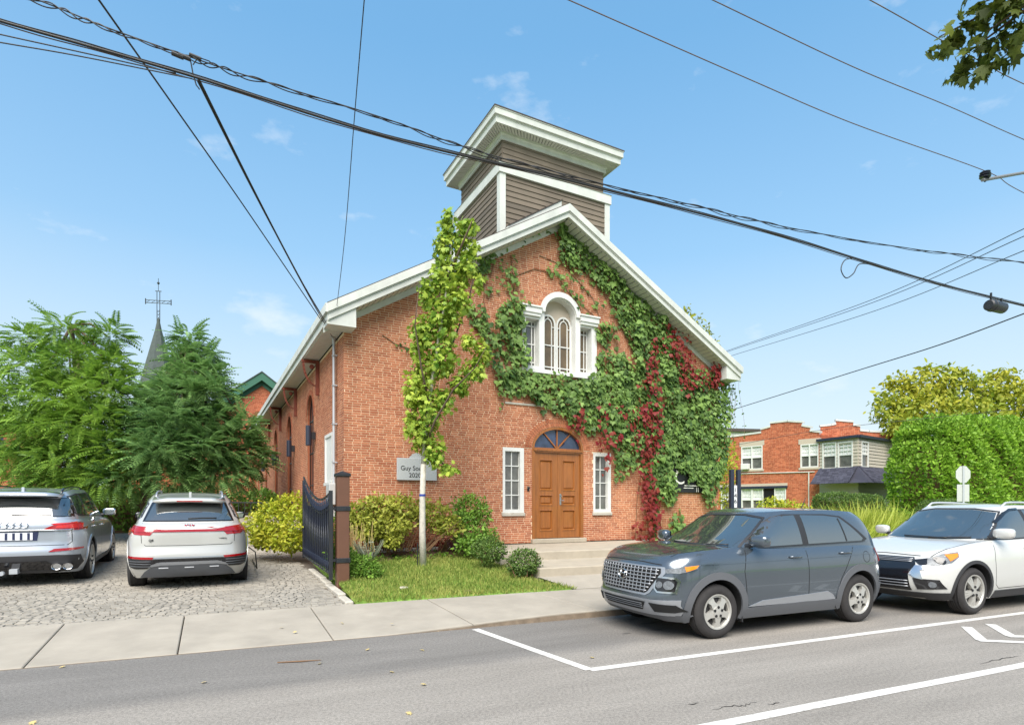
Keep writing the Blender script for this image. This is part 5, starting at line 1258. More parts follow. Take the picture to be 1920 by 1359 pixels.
K.dec('windscreen', 'F', [(-.75, 1.12), (.75, 1.12), (.6, 1.55), (-.6, 1.55)], 'car_glass', off=.005, which='top')

# ---------------------------------------------------------------- silver SUV at the left edge (seen from behind)
zb_q = lambda x: .23 + .05 * max(0, (abs(x) - 2.0) / .5) ** 2
C = dict(R=.385, xa=1.5, w=.985, clear=.22, ef=6, er=8, gef=5.6, ger=8, bow=(.14, .06), gbow=(.12, .05), xm=-.5, crown=.03, rcrown=.03, zb=zb_q,
    front=[(0, 2.3), (.3, 2.45), (.8, 2.38), (1, 2.2)],
    rear=[(0, -2.40), (.12, -2.47), (.30, -2.52), (.42, -2.51), (.52, -2.47), (.80, -2.455), (.92, -2.44), (1, -2.38)],
    width=[(0, .89), (.15, .95), (.35, .985), (.6, .985), (.8, .965), (.92, .93), (1, .875)],
    top=[(-2.5, 1.20), (-2.2, 1.205), (-1.4, 1.19), (-.3, 1.15), (.8, 1.12), (1.4, 1.07), (2.1, .95), (2.4, .83)],
    wf=[(0, 1.4), (.5, .9), (1, .35)], wr=[(0, -2.40), (.3, -2.33), (.6, -2.24), (.85, -2.13), (1, -2.02)],
    ww=[(0, .885), (.25, .85), (.5, .80), (.75, .74), (.9, .69), (1, .645)], roof=[(-2.3, 1.63), (-1.7, 1.69), (-1.0, 1.725), (-.2, 1.72), (.3, 1.66), (.7, 1.58)])
uu = Vector((math.cos(BA), math.sin(BA), 0)); q_rr = G(160, 1085, .19); qloc = q_rr - uu * .86 + fwd * 1.5; qloc.z = drive_z(13.4)
q7 = Car('parked_car', 'silver SUV at the left edge of the drive with twin exhausts and a striped plate', qloc, VH, C, 'paint_silver'); K = q7
K.root.rotation_euler = (0, -R(1.2), VH)
K.dec('window_surround', 'B', [(-.80, 1.235), (.80, 1.235), (.72, 1.57), (-.72, 1.57)], 'car_gloss_black', off=.006, which='top')
K.dec('rear_window', 'B', [(-.76, 1.245), (.76, 1.245), (.69, 1.55), (-.69, 1.55)], 'car_glass', off=.010, which='top')
mb = MB(); r0 = []
for x, z, hw in ((-1.95, 1.69, .62), (-2.2, 1.665, .66), (-2.36, 1.635, .66)): r0.append([(x, -hw, z - .03), (x, -hw * .6, z + .005), (x, 0, z + .012), (x, hw * .6, z + .005), (x, hw, z - .03), (x + .01, hw * .95, z - .07), (x + .01, 0, z - .05), (x + .01, -hw * .95, z - .07)])
vs, fs = loft(r0); mb.add(vs, fs); sp = mb.build('roof_spoiler', 'paint_silver', K.root, smooth=True)
mb = MB(); mb.box((-2.368, -.6, 1.575), (-2.35, .6, 1.595)); mb.build('spoiler_shade_strip', 'car_gloss_black', sp)  # black strip standing in for the shade under the spoiler lip
K.wiper('B', [(.05, 1.265), (-.2, 1.275), (-.5, 1.268)])
K.mirror('tail_lamp', 'B', [(.42, 1.035), (.55, 1.10), (.94, 1.135), (.945, 1.0), (.80, 1.0), (.42, 1.02)], 'lamp_red', off=.012, which='low')
K.mirror('tail_lamp_glow', 'B', [(.56, 1.045), (.60, 1.085), (.90, 1.115), (.91, 1.03)], 'lamp_red_bright', off=.017, which='low')
for v in ('L', 'Rt'): K.dec('tail_lamp', v, [(-2.25, 1.0), (-2.42, 1.0), (-2.42, 1.12), (-2.2, 1.145)], 'lamp_red_bright', off=.010, which='low')
K.bar3('chrome_strip', 'B', [(-.80, 1.005), (0, 1.01), (.80, 1.005)], .014, 'chrome', .018)
for i in range(4): K.bar3('emblem_ring', 'B', ell(-.135 + .09 * i, 1.10, .058, .048, 0, 360, 20), .008, 'chrome', .014)
K.dec('number_plate_recess', 'B', [(-.34, .985), (.34, .985), (.32, .83), (-.32, .83)], 'plate_blue', off=.006, which='low')
pl = K.rect('number_plate', 'B', -.26, .26, .842, .972, 'plate_white', off=.014, which='low')
for i in range(5): K.rect('plate_mark', 'B', -.20 + .1 * i - .022, -.20 + .1 * i + .012, .85, .965, 'plate_blue', off=.019, which='low', parent=pl)
K.line('tailgate_gap', 'B', [(-.78, 1.19), (-.80, .80), (-.74, .745), (.74, .745), (.80, .80), (.78, 1.19)], .010, which='low')
K.mirror('reflector', 'B', [(.48, .635), (.56, .68), (.93, .69), (.93, .655), (.52, .628)], 'lamp_red', off=.012, which='low')
K.dec('diffuser', 'B', [(-.90, .56), (-.6, .575), (.6, .575), (.90, .56), (.92, .42), (.84, .30), (.6, .27), (-.6, .27), (-.84, .30), (-.92, .42)], 'cladding_dark', off=.012, which='low')
K.dec('diffuser_centre', 'B', [(-.45, .48), (.45, .48), (.52, .43), (.5, .33), (-.5, .33), (-.52, .43)], 'car_gloss_black', off=.018, which='low')
for sgn in (-1, 1):
    for o_ in (.60, .76):
        mb = MB(); M = Matrix.Translation((-2.50, sgn * o_, .375)) @ Matrix.Rotation(R(90), 4, 'Y') @ Matrix.Scale(.75, 4, (1, 0, 0))
        mb.lathe([(.060, .12), (.066, -.045), (.074, -.05), (.074, .1)], 20, M); mb.lathe([(0, .0), (.06, .0)], 20, M); mb.build('exhaust', 'chrome', K.root, auto=40)
mb = MB(); mb.box((-2.6, -.08, .28), (-2.3, .03, .36)); mb.tube([(-2.58, .12, .30), (-2.66, .12, .30)], .035, 10); mb.build('tow_hitch', 'galv', K.root)
K.both('window_surround', [(1.15, 1.15), (.35, 1.57), (-.2, 1.665), (-1.4, 1.65), (-1.95, 1.60), (-2.12, 1.30), (-2.0, 1.24), (-.3, 1.175)], 'car_black', off=.003, which='top')
K.both('side_window', [(1.05, 1.17), (.35, 1.54), (-.2, 1.64), (-.3, 1.645), (-.35, 1.19)], 'car_glass', off=.006, which='top'); K.both('side_window', [(-.45, 1.195), (-.4, 1.645), (-1.25, 1.635), (-1.35, 1.225)], 'car_glass', off=.006, which='top'); K.both('side_window', [(-1.45, 1.23), (-1.36, 1.63), (-1.90, 1.585), (-2.04, 1.29)], 'car_glass', off=.006, which='top')
K.lines('door_gap', [(-1.40, 1.2), (-1.30, .95), (-1.05, .6), (-1.0, .42)], .009, which='low'); K.lines('door_gap', [(-.4, 1.18), (-.42, .40)], .009, which='low')
K.rails(.0, -1.95, .57, 'car_gloss_black', .055); K.mirrors(.82, 1.19, .2, 'chrome'); K.handle(-.2, 1.0, 'chrome'); K.handle(-1.2, 1.02, 'chrome')
K.both('sill_cladding', [(1.0, .26), (-1.0, .26), (-1.0, .36), (1.0, .36)], 'cladding', off=.012, which='low')
K.arch_trim('paint_silver', .05, .012); K.wheels('five', 'wheel_silver', tw=.275, rim_r=.74); K.underside()
mb = MB(); p, nr = K.cast('T', -1.75, 0, 'top'); mb.prism([(-.10, 0), (.07, 0), (-.09, .06)], lambda a, b, d: (p.x + a, d, p.z + b), -.02, .02); mb.build('aerial_fin', 'paint_silver', K.root)
K.dec('windscreen', 'F', [(-.75, 1.18), (.75, 1.18), (.6, 1.6), (-.6, 1.6)], 'car_glass', off=.005, which='top')
# charging cable from the white SUV to the shrubs
mb = MB(); c0 = eloc + uu * .98 - fwd * 1.6 + Vector((0, 0, .62)); g1 = G(470, 1046, .2); g2 = G(510, 1036, .22); g3 = G(540, 1020, .25)
mb.tube([c0, c0 + uu * .12 + Vector((0, 0, -.1)), c0 + uu * .15 + Vector((0, 0, -.42)), g1 + Vector((0, 0, .03)), g2 + Vector((0, 0, .02)), g3 + Vector((0, 0, .05))], .011, 8)
tag(mb.build('charging_cable', 'cable', smooth=True), 'black charging cable lying on the cobbles beside the white SUV', 'cable')
# ================================================================== IVY on the facade
GREEN = [
 ([(1262, 860), (1322, 858), (1326, 905), (1308, 918), (1300, 890), (1282, 888), (1270, 884)], 110), ([(1240, 905), (1252, 880), (1262, 930), (1245, 940)], 110),  # outlines in picture coordinates, laid on the wall plane; weight = leaves per square metre
 ([(1043, 424), (1062, 412), (1075, 436), (1108, 474), (1151, 503), (1195, 535), (1236, 567), (1244, 604), (1252, 660), (1258, 720), (1225, 735), (1189, 700), (1181, 657), (1176, 630), (1158, 606), (1140, 561), (1122, 543), (1099, 508), (1064, 497), (1046, 485)], 190),
 ([(1189, 690), (1258, 640), (1290, 690), (1330, 700), (1360, 716), (1362, 800), (1360, 850), (1347, 905), (1335, 880), (1322, 876), (1300, 872), (1262, 872), (1248, 880), (1245, 930), (1222, 940), (1200, 860), (1170, 840), (1150, 800), (1170, 740)], 200),
 ([(921, 690), (960, 688), (985, 694), (1045, 705), (1090, 708), (1122, 706), (1180, 700), (1200, 760), (1180, 830), (1150, 842), (1117, 806), (1075, 800), (1058, 776), (1014, 759), (991, 744), (942, 733)], 190),
 ([(1152, 842), (1175, 842), (1190, 870), (1169, 893), (1152, 896)], 130),
 ([(1117, 611), (1151, 610), (1157, 625), (1137, 648), (1114, 640)], 150), ([(1122, 660), (1166, 662), (1186, 695), (1180, 712), (1118, 710)], 170),
 ([(927, 584), (956, 561), (984, 567), (982, 620), (988, 684), (960, 690), (930, 660)], 140),
 ([(893, 488), (915, 470), (920, 490), (905, 528), (896, 526)], 170), ([(877, 578), (902, 570), (930, 640), (935, 690), (915, 692), (905, 650)], 130),
 ([(955, 475), (963, 475), (968, 562), (957, 562)], 70), ([(1000, 478), (1012, 484), (1050, 512), (1090, 520), (1088, 528), (1030, 514)], 60), ([(1045, 532), (1055, 532), (1110, 585), (1105, 592)], 45),
 ([(1330, 860), (1347, 880), (1340, 950), (1315, 945), (1310, 910)], 90), ([(1250, 975), (1275, 950), (1282, 985), (1255, 1015), (1235, 1005)], 80), ([(1218, 940), (1232, 940), (1226, 1015), (1216, 1015)], 100),
 ([(720, 630), (735, 640), (780, 655), (778, 662), (735, 648)], 60), ([(930, 700), (942, 700), (938, 762), (930, 760)], 60), ([(940, 455), (1040, 428), (1040, 436), (942, 464)], 40), ([(1242, 600), (1262, 610), (1262, 700), (1242, 690)], 130), ([(905, 470), (955, 462), (950, 540), (912, 560)], 28), ([(1060, 480), (1130, 560), (1120, 590), (1040, 530)], 14)]
RED = [
 ([(1248, 606), (1268, 615), (1292, 660), (1295, 730), (1282, 740), (1262, 700), (1245, 680)], 120), ([(1330, 672), (1343, 680), (1342, 722), (1333, 735), (1322, 710)], 220), ([(1296, 690), (1325, 690), (1325, 725), (1300, 725)], 70),
 ([(1218, 645), (1232, 640), (1222, 690), (1208, 730), (1200, 725)], 170), ([(1195, 700), (1225, 700), (1232, 760), (1210, 790), (1185, 770)], 70), ([(1172, 778), (1225, 770), (1234, 815), (1222, 850), (1204, 868), (1180, 828)], 120),
 ([(1064, 790), (1093, 764), (1098, 775), (1080, 822), (1070, 815)], 110), ([(1112, 800), (1160, 815), (1150, 835), (1128, 832), (1124, 848), (1115, 846)], 90), ([(1105, 760), (1180, 770), (1175, 800), (1110, 790)], 30),
 ([(1195, 905), (1222, 900), (1224, 945), (1210, 965), (1196, 940)], 190), ([(1205, 940), (1224, 940), (1226, 1014), (1208, 1014)], 200), ([(1178, 1014), (1186, 980), (1205, 970), (1208, 1014)], 130), ([(1190, 860), (1210, 860), (1215, 905), (1195, 905)], 110), ([(1125, 850), (1133, 850), (1132, 895), (1126, 890)], 90)]
def in_poly(p, pg):
    c = False; j = len(pg) - 1
    for i in range(len(pg)):
        if (pg[i][1] > p[1]) != (pg[j][1] > p[1]) and p[0] < (pg[j][0] - pg[i][0]) * (p[1] - pg[i][1]) / (pg[j][1] - pg[i][1]) + pg[i][0]: c = not c
        j = i
    return c
ivy = empty('climbing_ivy', FAC.w(8.6, -.05, .6), BA); tag(ivy, 'green and crimson creeper climbing over the right side of the brick front', 'ivy')
def ivy_leaves(name, regs, m, size, y0, y1, f=2.0, jit=.05):
    pos = []
    for poly, w in regs:
        q = [FAC.st(x, y) for x, y in poly]; xs = [a for a, b in q]; zs = [b for a, b in q]
        area = abs(sum(q[i][0] * q[(i + 1) % len(q)][1] - q[(i + 1) % len(q)][0] * q[i][1] for i in range(len(q)))) / 2
        cnt = int(area * w * f); got = 0; tries = 0
        while got < cnt and tries < cnt * 30:
            tries += 1; s, z = random.uniform(min(xs), max(xs)), random.uniform(min(zs), max(zs))
            if in_poly((s, z), q):
                # hanging clumps: thicker in places
                d = .5 + .5 * math.sin(s * 5.3 + 1.7 * math.sin(z * 3.1)) * math.sin(z * 4.7 + s)
                if w < 100 and random.random() > .5 + .5 * d: continue
                pos.append((s + random.gauss(0, jit) - 8.6, -(y0 + (y1 - y0) * d * random.random() ** .8) + .05, z + random.gauss(0, jit * 1.2) - .6)); got += 1
    pos = np.array(pos); n = len(pos)
    nr = np.stack([rng.normal(size=n) * .45, -np.ones(n), rng.normal(size=n) * .4 + .35], 1); y = np.stack([rng.normal(size=n) * .5, -np.abs(rng.normal(size=n)) * .35 - .1, -np.ones(n)], 1)
    return scatter(name, T_IVY, pos, frames(y, nr), size * (1 + .3 * rng.normal(size=n)).clip(.5, 1.7), m, ivy)
ivy_leaves('green_leaves', GREEN, 'leaf_ivy', .118, .03, .30); ivy_leaves('red_leaves', RED, 'leaf_red', .11, .16, .42, 1.25, .11)
ivy_leaves('sign_leaves', [([(1258, 855), (1325, 855), (1328, 905), (1312, 925), (1304, 893), (1286, 891), (1276, 884), (1264, 876)], 170), ([(1240, 900), (1254, 878), (1266, 925), (1262, 942), (1245, 945)], 150), ([(1280, 890), (1296, 888), (1294, 902), (1282, 904)], 90)], 'leaf_ivy', .115, .10, .26, 1.6)
mb = MB()
for pts in ([(1190, 1015), (1195, 930), (1205, 860), (1190, 780), (1215, 700), (1235, 640), (1180, 545), (1110, 495), (1055, 440)], [(1222, 1015), (1216, 930), (1240, 850), (1290, 780), (1300, 720), (1330, 690)], [(1200, 800), (1120, 770), (1040, 740), (950, 710), (920, 640), (905, 560), (912, 480)], [(950, 700), (965, 600), (960, 480)], [(1010, 480), (1060, 500), (1110, 560), (1125, 600)], [(1160, 610), (1140, 640), (1125, 700)], [(715, 628), (740, 645), (785, 660)], [(916, 520), (930, 480), (955, 465)], [(1045, 530), (1080, 565), (1112, 592)], [(960, 520), (1000, 505), (1050, 515)], [(1350, 712), (1358, 800), (1350, 900)]):
    q = [FAC.st(x, y) for x, y in pts]; mb.tube([(a - 8.6 + random.gauss(0, .02), -.02 - .01 * random.random() + .05, b - .6) for a, b in q], .011, 5)
mb.build('stems', 'twig', ivy)
# tendrils hanging free at the right corner
mb = MB(); tp = []
for k in range(9):
    x, y, L = 1362 + random.uniform(-6, 22), random.uniform(700, 740), random.uniform(40, 120); pts = []
    for i in range(6): pts.append(FAC.st(x + 3 * math.sin(i + k) + i * 1.5, y + L * i / 5))
    pts = [(a - 8.6, -.1 + .05, b - .6) for a, b in pts]; mb.tube(pts, .004, 4); tp += [tuple(np.array(p) + rng.normal(size=3) * .03) for p in pts for _ in range(2)]
mb.build('tendrils', 'twig', ivy); tp = np.array(tp); n = len(tp); scatter('tendril_leaves', T_IVY, tp, frames(np.stack([rng.normal(size=n), rng.normal(size=n), -np.ones(n)], 1), rand_dirs(n)), .07 * np.ones(n), 'leaf_ivy', ivy)

# ================================================================== TREES AND SHRUBS
def root_at(name, label, cat, p, group=None): e = empty(name, p); tag(e, label, cat, group); return e
def rel(root, p): return Vector(p) - root.location
def blobs_px(root, specs, flat=.8):
    """(x, y, r in picture pixels, depth, weight) -> ellipsoids"""
    out = []
    for (x, y, rx, ry, Y, w) in specs:
        c = rel(root, P(x, y, Y)); out.append((tuple(c), (rx / FPX * Y, max(rx, ry) * flat / FPX * Y, ry / FPX * Y), w))
    return out
# --- young maple in the lawn
Yt = 12.1; tb = P(793, 1060, Yt); tb.z = .33
maple = root_at('young_maple', 'slender young maple with pale trunk and yellow-green leaves in the lawn', 'tree', tb)
tr = [rel(maple, P(x, y, Yt)) for x, y in ((793, 1062), (792, 1000), (792, 930), (794, 870), (800, 780), (815, 680), (832, 580), (845, 480), (850, 405))]
mb = MB(); mb.tube(tr[:4], [.078, .066, .060, .055], 12); mb.tube(tr[3:], [.055, .046, .036, .026, .016, .006], 8); mb.build('trunk', 'bark_pale', maple, smooth=True)
mb = MB(); a = rel(maple, P(792, 928, Yt)); mb.tube([a - Vector((0, 0, .022)), a + Vector((0, 0, .022))], .066, 12); mb.build('trunk_band', 'blue_band', maple)
mb = MB()
for pts in ([(796, 850), (780, 800), (765, 740), (770, 690)], [(797, 840), (815, 790), (850, 730), (890, 690), (912, 650)], [(805, 760), (790, 690), (778, 610), (785, 540)], [(812, 700), (850, 640), (880, 560), (895, 480)], [(830, 600), (822, 520), (828, 440)], [(798, 850), (825, 865), (845, 880)], [(840, 520), (870, 450), (885, 415)]):
    d = random.uniform(-.35, .35); q = [rel(maple, P(x, y, Yt + d * i)) for i, (x, y) in enumerate(pts)]; mb.tube(q, [.03, .022, .014, .006][:len(q)], 6)
mb.build('branches', 'bark', maple, smooth=True)
sp = [(815, 850, 20, 24, 12.0, .5), (838, 880, 22, 12, 12.1, .22), (795, 815, 26, 34, 12.1, .8), (772, 790, 14, 30, 12.0, .35), (775, 735, 20, 34, 12.0, .7), (806, 765, 24, 44, 12.1, .9), (836, 752, 18, 22, 12.2, .35), (862, 722, 20, 18, 12.2, .4), (888, 695, 24, 20, 12.2, .55), (902, 665, 16, 26, 12.3, .45), (880, 640, 16, 18, 12.1, .25), (798, 695, 24, 40, 12.2, .9), (828, 672, 28, 40, 12.1, 1.0), (792, 625, 22, 36, 12.1, .8), (830, 600, 34, 44, 12.2, 1.3), (858, 560, 26, 34, 12.1, .8), (802, 552, 18, 34, 12.3, .6), (840, 520, 34, 36, 12.2, 1.1), (875, 500, 22, 26, 12.1, .5), (830, 468, 18, 34, 12.2, .6), (862, 455, 24, 26, 12.2, .6), (838, 425, 14, 22, 12.1, .3), (878, 425, 22, 14, 12.1, .35), (840, 402, 8, 14, 12.1, .10), (896, 530, 10, 20, 12.1, .18), (782, 655, 10, 24, 12.0, .2), (890, 470, 12, 16, 12.1, .16)]
leafcloud('crown', [(c, tuple(q * 1.06 for q in r), w) for c, r, w in blobs_px(maple, sp)], 430, .092, T_MAPLE, 'leaf_maple', maple, up=.7, shell=.15, droop=.7)
mb = MB(); q = rel(maple, P(783, 1063, Yt - .1)); mb.tube([q, q + Vector((0, 0, .5))], .012, 6); mb.build('stake', 'black_metal', maple)

# --- two feathery-leaved trees behind the drive
def frond_tree(name, label, base, top_px, specs, dens, size, m, Yd):
    t = root_at(name, label, 'tree', base); pts = [rel(t, p) for p in top_px]; mb = MB(); mb.tube(pts, [.19 * (1 - .8 * i / (len(pts) - 1)) for i in range(len(pts))], 10); mb.build('trunk', 'bark', t, smooth=True)
    bl = blobs_px(t, specs, .9); mb = MB()
    for c, r, w in bl:
        s = pts[min(len(pts) - 1, 1 + int(random.random() * (len(pts) - 1)))]; mb.tube([s, (Vector(s) + Vector(c)) / 2 + Vector((0, 0, .25)), c], [.05, .035, .012], 6)
    mb.build('limbs', 'bark', t, smooth=True)
    p, d = blob_points(bl, dens, .35); n = len(p)
    y = d * np.array([1, 1, .5]) + rng.normal(size=(n, 3)) * .35 + np.array([0, 0, .12]); nr = np.array([0, 0, 1.0]) + rng.normal(size=(n, 3)) * .25
    crown = scatter('crown', T_FROND, p, frames(y, nr), size * (1 + .25 * rng.normal(size=n)).clip(.5, 1.6), m, t); return t
B1 = P(150, 975, 19.5); B1.z = .3
frond_tree('feathery_tree', 'tall bright green tree with feathery leaves behind the silver SUV', B1, [B1, P(150, 860, 19.5), P(145, 760, 19.5), P(140, 660, 19.5), P(135, 610, 19.5)],
  [(50, 640, 26, 22, 19.8, .5), (125, 628, 40, 26, 19.6, .8), (205, 632, 22, 26, 19.4, .5), (60, 690, 46, 26, 19.6, .8), (130, 690, 56, 36, 19.0, 1.2), (205, 690, 34, 34, 19.0, .8), (40, 750, 60, 40, 19.6, 1.2), (120, 750, 66, 46, 18.7, 1.6), (200, 740, 56, 46, 18.6, 1.5), (30, 820, 60, 34, 19.4, 1.1), (100, 810, 66, 44, 18.4, 1.5), (180, 800, 66, 46, 18.2, 1.6), (60, 870, 60, 32, 18.6, 1.1), (140, 865, 66, 40, 18.0, 1.4), (210, 850, 50, 40, 18.0, 1.1), (100, 910, 56, 24, 18, .9), (190, 905, 50, 26, 17.8, .9), (-50, 760, 60, 60, 20, 1.4), (-60, 850, 60, 40, 20, 1)], 260, .44, 'leaf_frond', 19)
B2 = P(275, 975, 20.5); B2.z = .3
frond_tree('feathery_tree', 'drooping blue-green tree with feathery leaves beside the side wall', B2, [B2, P(272, 860, 20.2), P(300, 760, 20), P(335, 700, 20), P(350, 650, 20)],
  [(352, 640, 22, 18, 20.3, .45), (378, 668, 22, 20, 20, .45), (350, 680, 26, 24, 20, .6), (355, 705, 40, 26, 19.6, .8), (385, 715, 30, 30, 19.6, .7), (315, 735, 26, 26, 19.4, .6), (350, 750, 60, 42, 19.0, 1.5), (400, 745, 32, 40, 19.2, .8), (270, 780, 50, 40, 18.8, 1.2), (330, 800, 60, 42, 18.4, 1.5), (390, 800, 46, 36, 18.8, 1.1), (250, 840, 50, 34, 18.4, 1.1), (310, 850, 60, 36, 17.8, 1.4), (380, 850, 60, 36, 18.4, 1.3), (440, 830, 40, 34, 19.0, .9), (465, 860, 30, 30, 19.2, .6), (420, 890, 50, 26, 18.6, .9), (330, 900, 40, 24, 17.8, .7), (240, 900, 46, 26, 18, .8), (460, 800, 26, 20, 19.2, .4)], 260, .46, 'leaf_frond_blue', 19)

# --- yellowing round tree beyond the hedge
B3 = P(1790, 950, 40); B3.z = 0
t = root_at('autumn_tree', 'broad rounded tree with yellowing leaves rising behind the tall hedge', 'tree', B3); q = [rel(t, p) for p in (B3, P(1788, 850, 40), P(1790, 780, 40))]
mb = MB(); mb.tube(q, [.35, .28, .2], 10)
sp = [(1690, 745, 48, 34, 40, 1.1), (1670, 770, 36, 28, 39, .8), (1740, 720, 56, 32, 40, 1.3), (1745, 770, 60, 36, 38, 1.5), (1800, 740, 60, 40, 40, 1.5), (1820, 780, 60, 40, 38, 1.5), (1860, 730, 50, 30, 40, 1.1), (1900, 750, 56, 40, 40, 1.3), (1960, 745, 60, 44, 40, 1.2), (1930, 790, 50, 40, 39, 1), (1700, 800, 40, 26, 38, .8), (1790, 700, 26, 14, 40, .3), (1680, 715, 20, 14, 40, .2), (1880, 700, 26, 12, 40, .25), (1745, 692, 18, 10, 40, .15), (1690, 800, 30, 24, 37, .6)]
bl = blobs_px(t, sp)
for c, r, w in bl: mb.tube([q[1], (Vector(q[2]) + Vector(c)) / 2, c], [.12, .07, .02], 5)
mb.build('trunk', 'bark', t, smooth=True); leafcloud('crown', bl, 620, .30, T_OVAL, 'leaf_autumn', t, shell=.35)

# --- maple bough hanging in from the right, trunk on the near verge out of the picture
B4 = ST(9.6, -6.6, .1); t = root_at('overhanging_maple', 'dark maple bough with pointed leaves hanging in at the top right corner', 'tree', B4)
tip = [P(1850, 60, 6.2), P(1905, 30, 6.0), P(1880, 110, 6.3), P(1800, 110, 6.5), P(1830, 10, 6.4), P(1760, 70, 6.6)]
hub = rel(t, P(2050, -30, 5.6)); mb = MB(); top = Vector((0, 0, 6.0)); mb.tube([(0, 0, 0), (.05, 0, 3), top, (-.1, .1, 8.5)], [.24, .19, .16, .1], 10); mb.tube([top, (top + hub) / 2 + Vector((0, 0, .5)), hub], [.11, .08, .045], 8)
for p in tip: r_ = rel(t, p); mb.tube([hub, (hub + r_) / 2 + Vector((0, 0, .12)), r_], [.03, .016, .005], 6)
mb.build('trunk', 'bark', t, smooth=True)
sp = [(1800, 60, 40, 26, 6.4, 14), (1765, 90, 24, 14, 6.5, 7), (1790, 150, 16, 14, 6.5, 4), (1840, 140, 30, 12, 6.4, 5), (1840, 30, 44, 26, 6.3, 16), (1890, 20, 40, 26, 6.1, 16), (1905, 70, 30, 34, 6.1, 14), (1865, 80, 34, 26, 6.3, 14), (1820, 105, 32, 20, 6.4, 9), (1800, 138, 22, 14, 6.5, 5), (1860, 120, 40, 16, 6.3, 7), (1950, 40, 60, 60, 6.0, 34), (2040, 0, 80, 80, 5.8, 50), (1900, -50, 80, 40, 6, 40), (2060, -130, 120, 90, 5.6, 70)]
bl = blobs_px(t, sp, .9) + [((0, 0, 8.5), (2.2, 2.2, 1.5), 320)]
leafcloud('crown', bl, 2.6, .105, T_MAPLE, 'leaf_near', t, up=.6, shell=.1, droop=.9)

# --- shrubs
def shrub(name, label, cat, base, specs, dens, size, m, tmpl=T_OVAL, stems=8, group=None, shell=.45, up=.6, droop=.1):
    t = root_at(name, label, cat, base, group); bl = blobs_px(t, specs); mb = MB()
    for k in range(stems):
        c, r, w = random.choice(bl); p = Vector(c) + Vector((random.uniform(-1, 1) * r[0], random.uniform(-1, 1) * r[1], random.uniform(-.2, .8) * r[2])); b = Vector((p.x * .55, p.y * .55, 0)); mb.tube([b, (b + p) / 2 + Vector((0, 0, .04)), p], [.012, .009, .004], 5)
    mb.build('stems', 'twig', t); leafcloud('foliage', bl, dens, size, tmpl, m, t, up=up, shell=shell, droop=droop); return t
def gb(x, y, z): p = G(x, y, z); return p
shrub('golden_shrub', 'tall golden green shrub between the white SUV and the iron gate', 'shrub', P(525, 1030, 14.2), [(545, 950, 34, 26, 14.4, 1), (510, 970, 34, 30, 14.2, 1), (555, 990, 28, 34, 13.8, 1), (505, 1005, 34, 24, 14, .9), (540, 1015, 34, 20, 13.7, .8), (480, 985, 20, 24, 14.6, .5), (490, 1010, 20, 16, 14.4, .4)], 900, .085, 'leaf_yellow', stems=24)
shrub('golden_shrub', 'yellow-green spirea hedge below the grey wall plaque', 'shrub', P(730, 1032, 13.0), [(668, 965, 26, 20, 12.5, .8), (710, 950, 34, 22, 12.8, 1), (755, 955, 34, 26, 13.0, 1.1), (690, 985, 40, 22, 12.5, 1), (740, 985, 34, 20, 12.7, .9), (810, 965, 36, 26, 13.1, 1), (840, 985, 26, 20, 13.0, .6), (735, 1012, 18, 16, 12.5, .35), (700, 1000, 30, 14, 12.6, .6)], 760, .085, 'leaf_olive', stems=46)
shrub('leafy_shrub', 'fresh green fine-leaved shrub left of the narrow window', 'shrub', P(885, 1035, 13.4), [(880, 950, 34, 24, 13.5, 1), (905, 965, 16, 22, 13.5, .4), (870, 975, 26, 16, 13.3, .6), (885, 1000, 32, 20, 13.2, .7), (890, 1020, 36, 18, 13.0, .9), (920, 1008, 14, 22, 13.4, .3)], 820, .075, 'leaf_green', stems=24)
shrub('dark_shrub', 'low dark brownish shrub at the foot of the wall behind the young tree', 'shrub', P(800, 1036, 13.6), [(780, 1015, 40, 16, 13.6, .5), (830, 1012, 30, 18, 13.8, .4), (860, 1020, 16, 18, 13.8, .3)], 240, .07, 'leaf_red', stems=40)
shrub('boxwood', 'clipped boxwood ball left of the wide steps, nearer the door', 'shrub', P(918, 1052, 12.0), [(918, 1030, 30, 23, 11.9, 1.3)], 1900, .042, 'leaf_box', stems=6, shell=.7)
shrub('boxwood', 'clipped boxwood ball at the corner of the lower step', 'shrub', P(982, 1080, 11.05), [(982, 1054, 30, 25, 11.15, 1.3)], 2100, .042, 'leaf_box', stems=6, shell=.7)
shrub('juniper', 'low spreading green juniper right of the brown gate post', 'shrub', P(680, 1085, 10.6), [(675, 1062, 34, 22, 10.7, 1), (650, 1045, 20, 22, 10.9, .7), (695, 1070, 20, 14, 10.6, .4), (628, 1055, 16, 30, 10.9, .5), (632, 1000, 16, 40, 11.6, .6)], 1500, .05, 'leaf_green', stems=14, shell=.5, up=.9)
t = shrub('lavender', 'silvery grey spiky plant behind the low juniper', 'plant', P(692, 1050, 11.3), [(692, 1028, 20, 18, 11.3, 1)], 60, .05, 'leaf_silver', stems=2)
mb = MB()
for k in range(42):
    a = random.uniform(0, 6.28); l = random.uniform(.2, .42); d = Vector((math.cos(a) * .6, math.sin(a) * .6, random.uniform(.5, 1.1))).normalized(); b = Vector((math.cos(a) * .06, math.sin(a) * .06, .02)); mb.tube([b, b + d * l * .6, b + d * l + Vector((0, 0, .04))], [.006, .006, .004], 4)
mb.build('stalks', 'leaf_silver', t)
t = root_at('dry_stalks', 'pale dry flower stalks sticking up right of the gate post', 'plant', P(670, 1030, 11.9)); mb = MB()
for k in range(26):
    x = random.uniform(-.25, .35); mb.tube([(x, random.uniform(-.2, .2), -.05), (x + random.uniform(-.08, .08), 0, random.uniform(.25, .6))], [.007, .004], 4)
mb.build('stalks', 'leaf_dry', t)
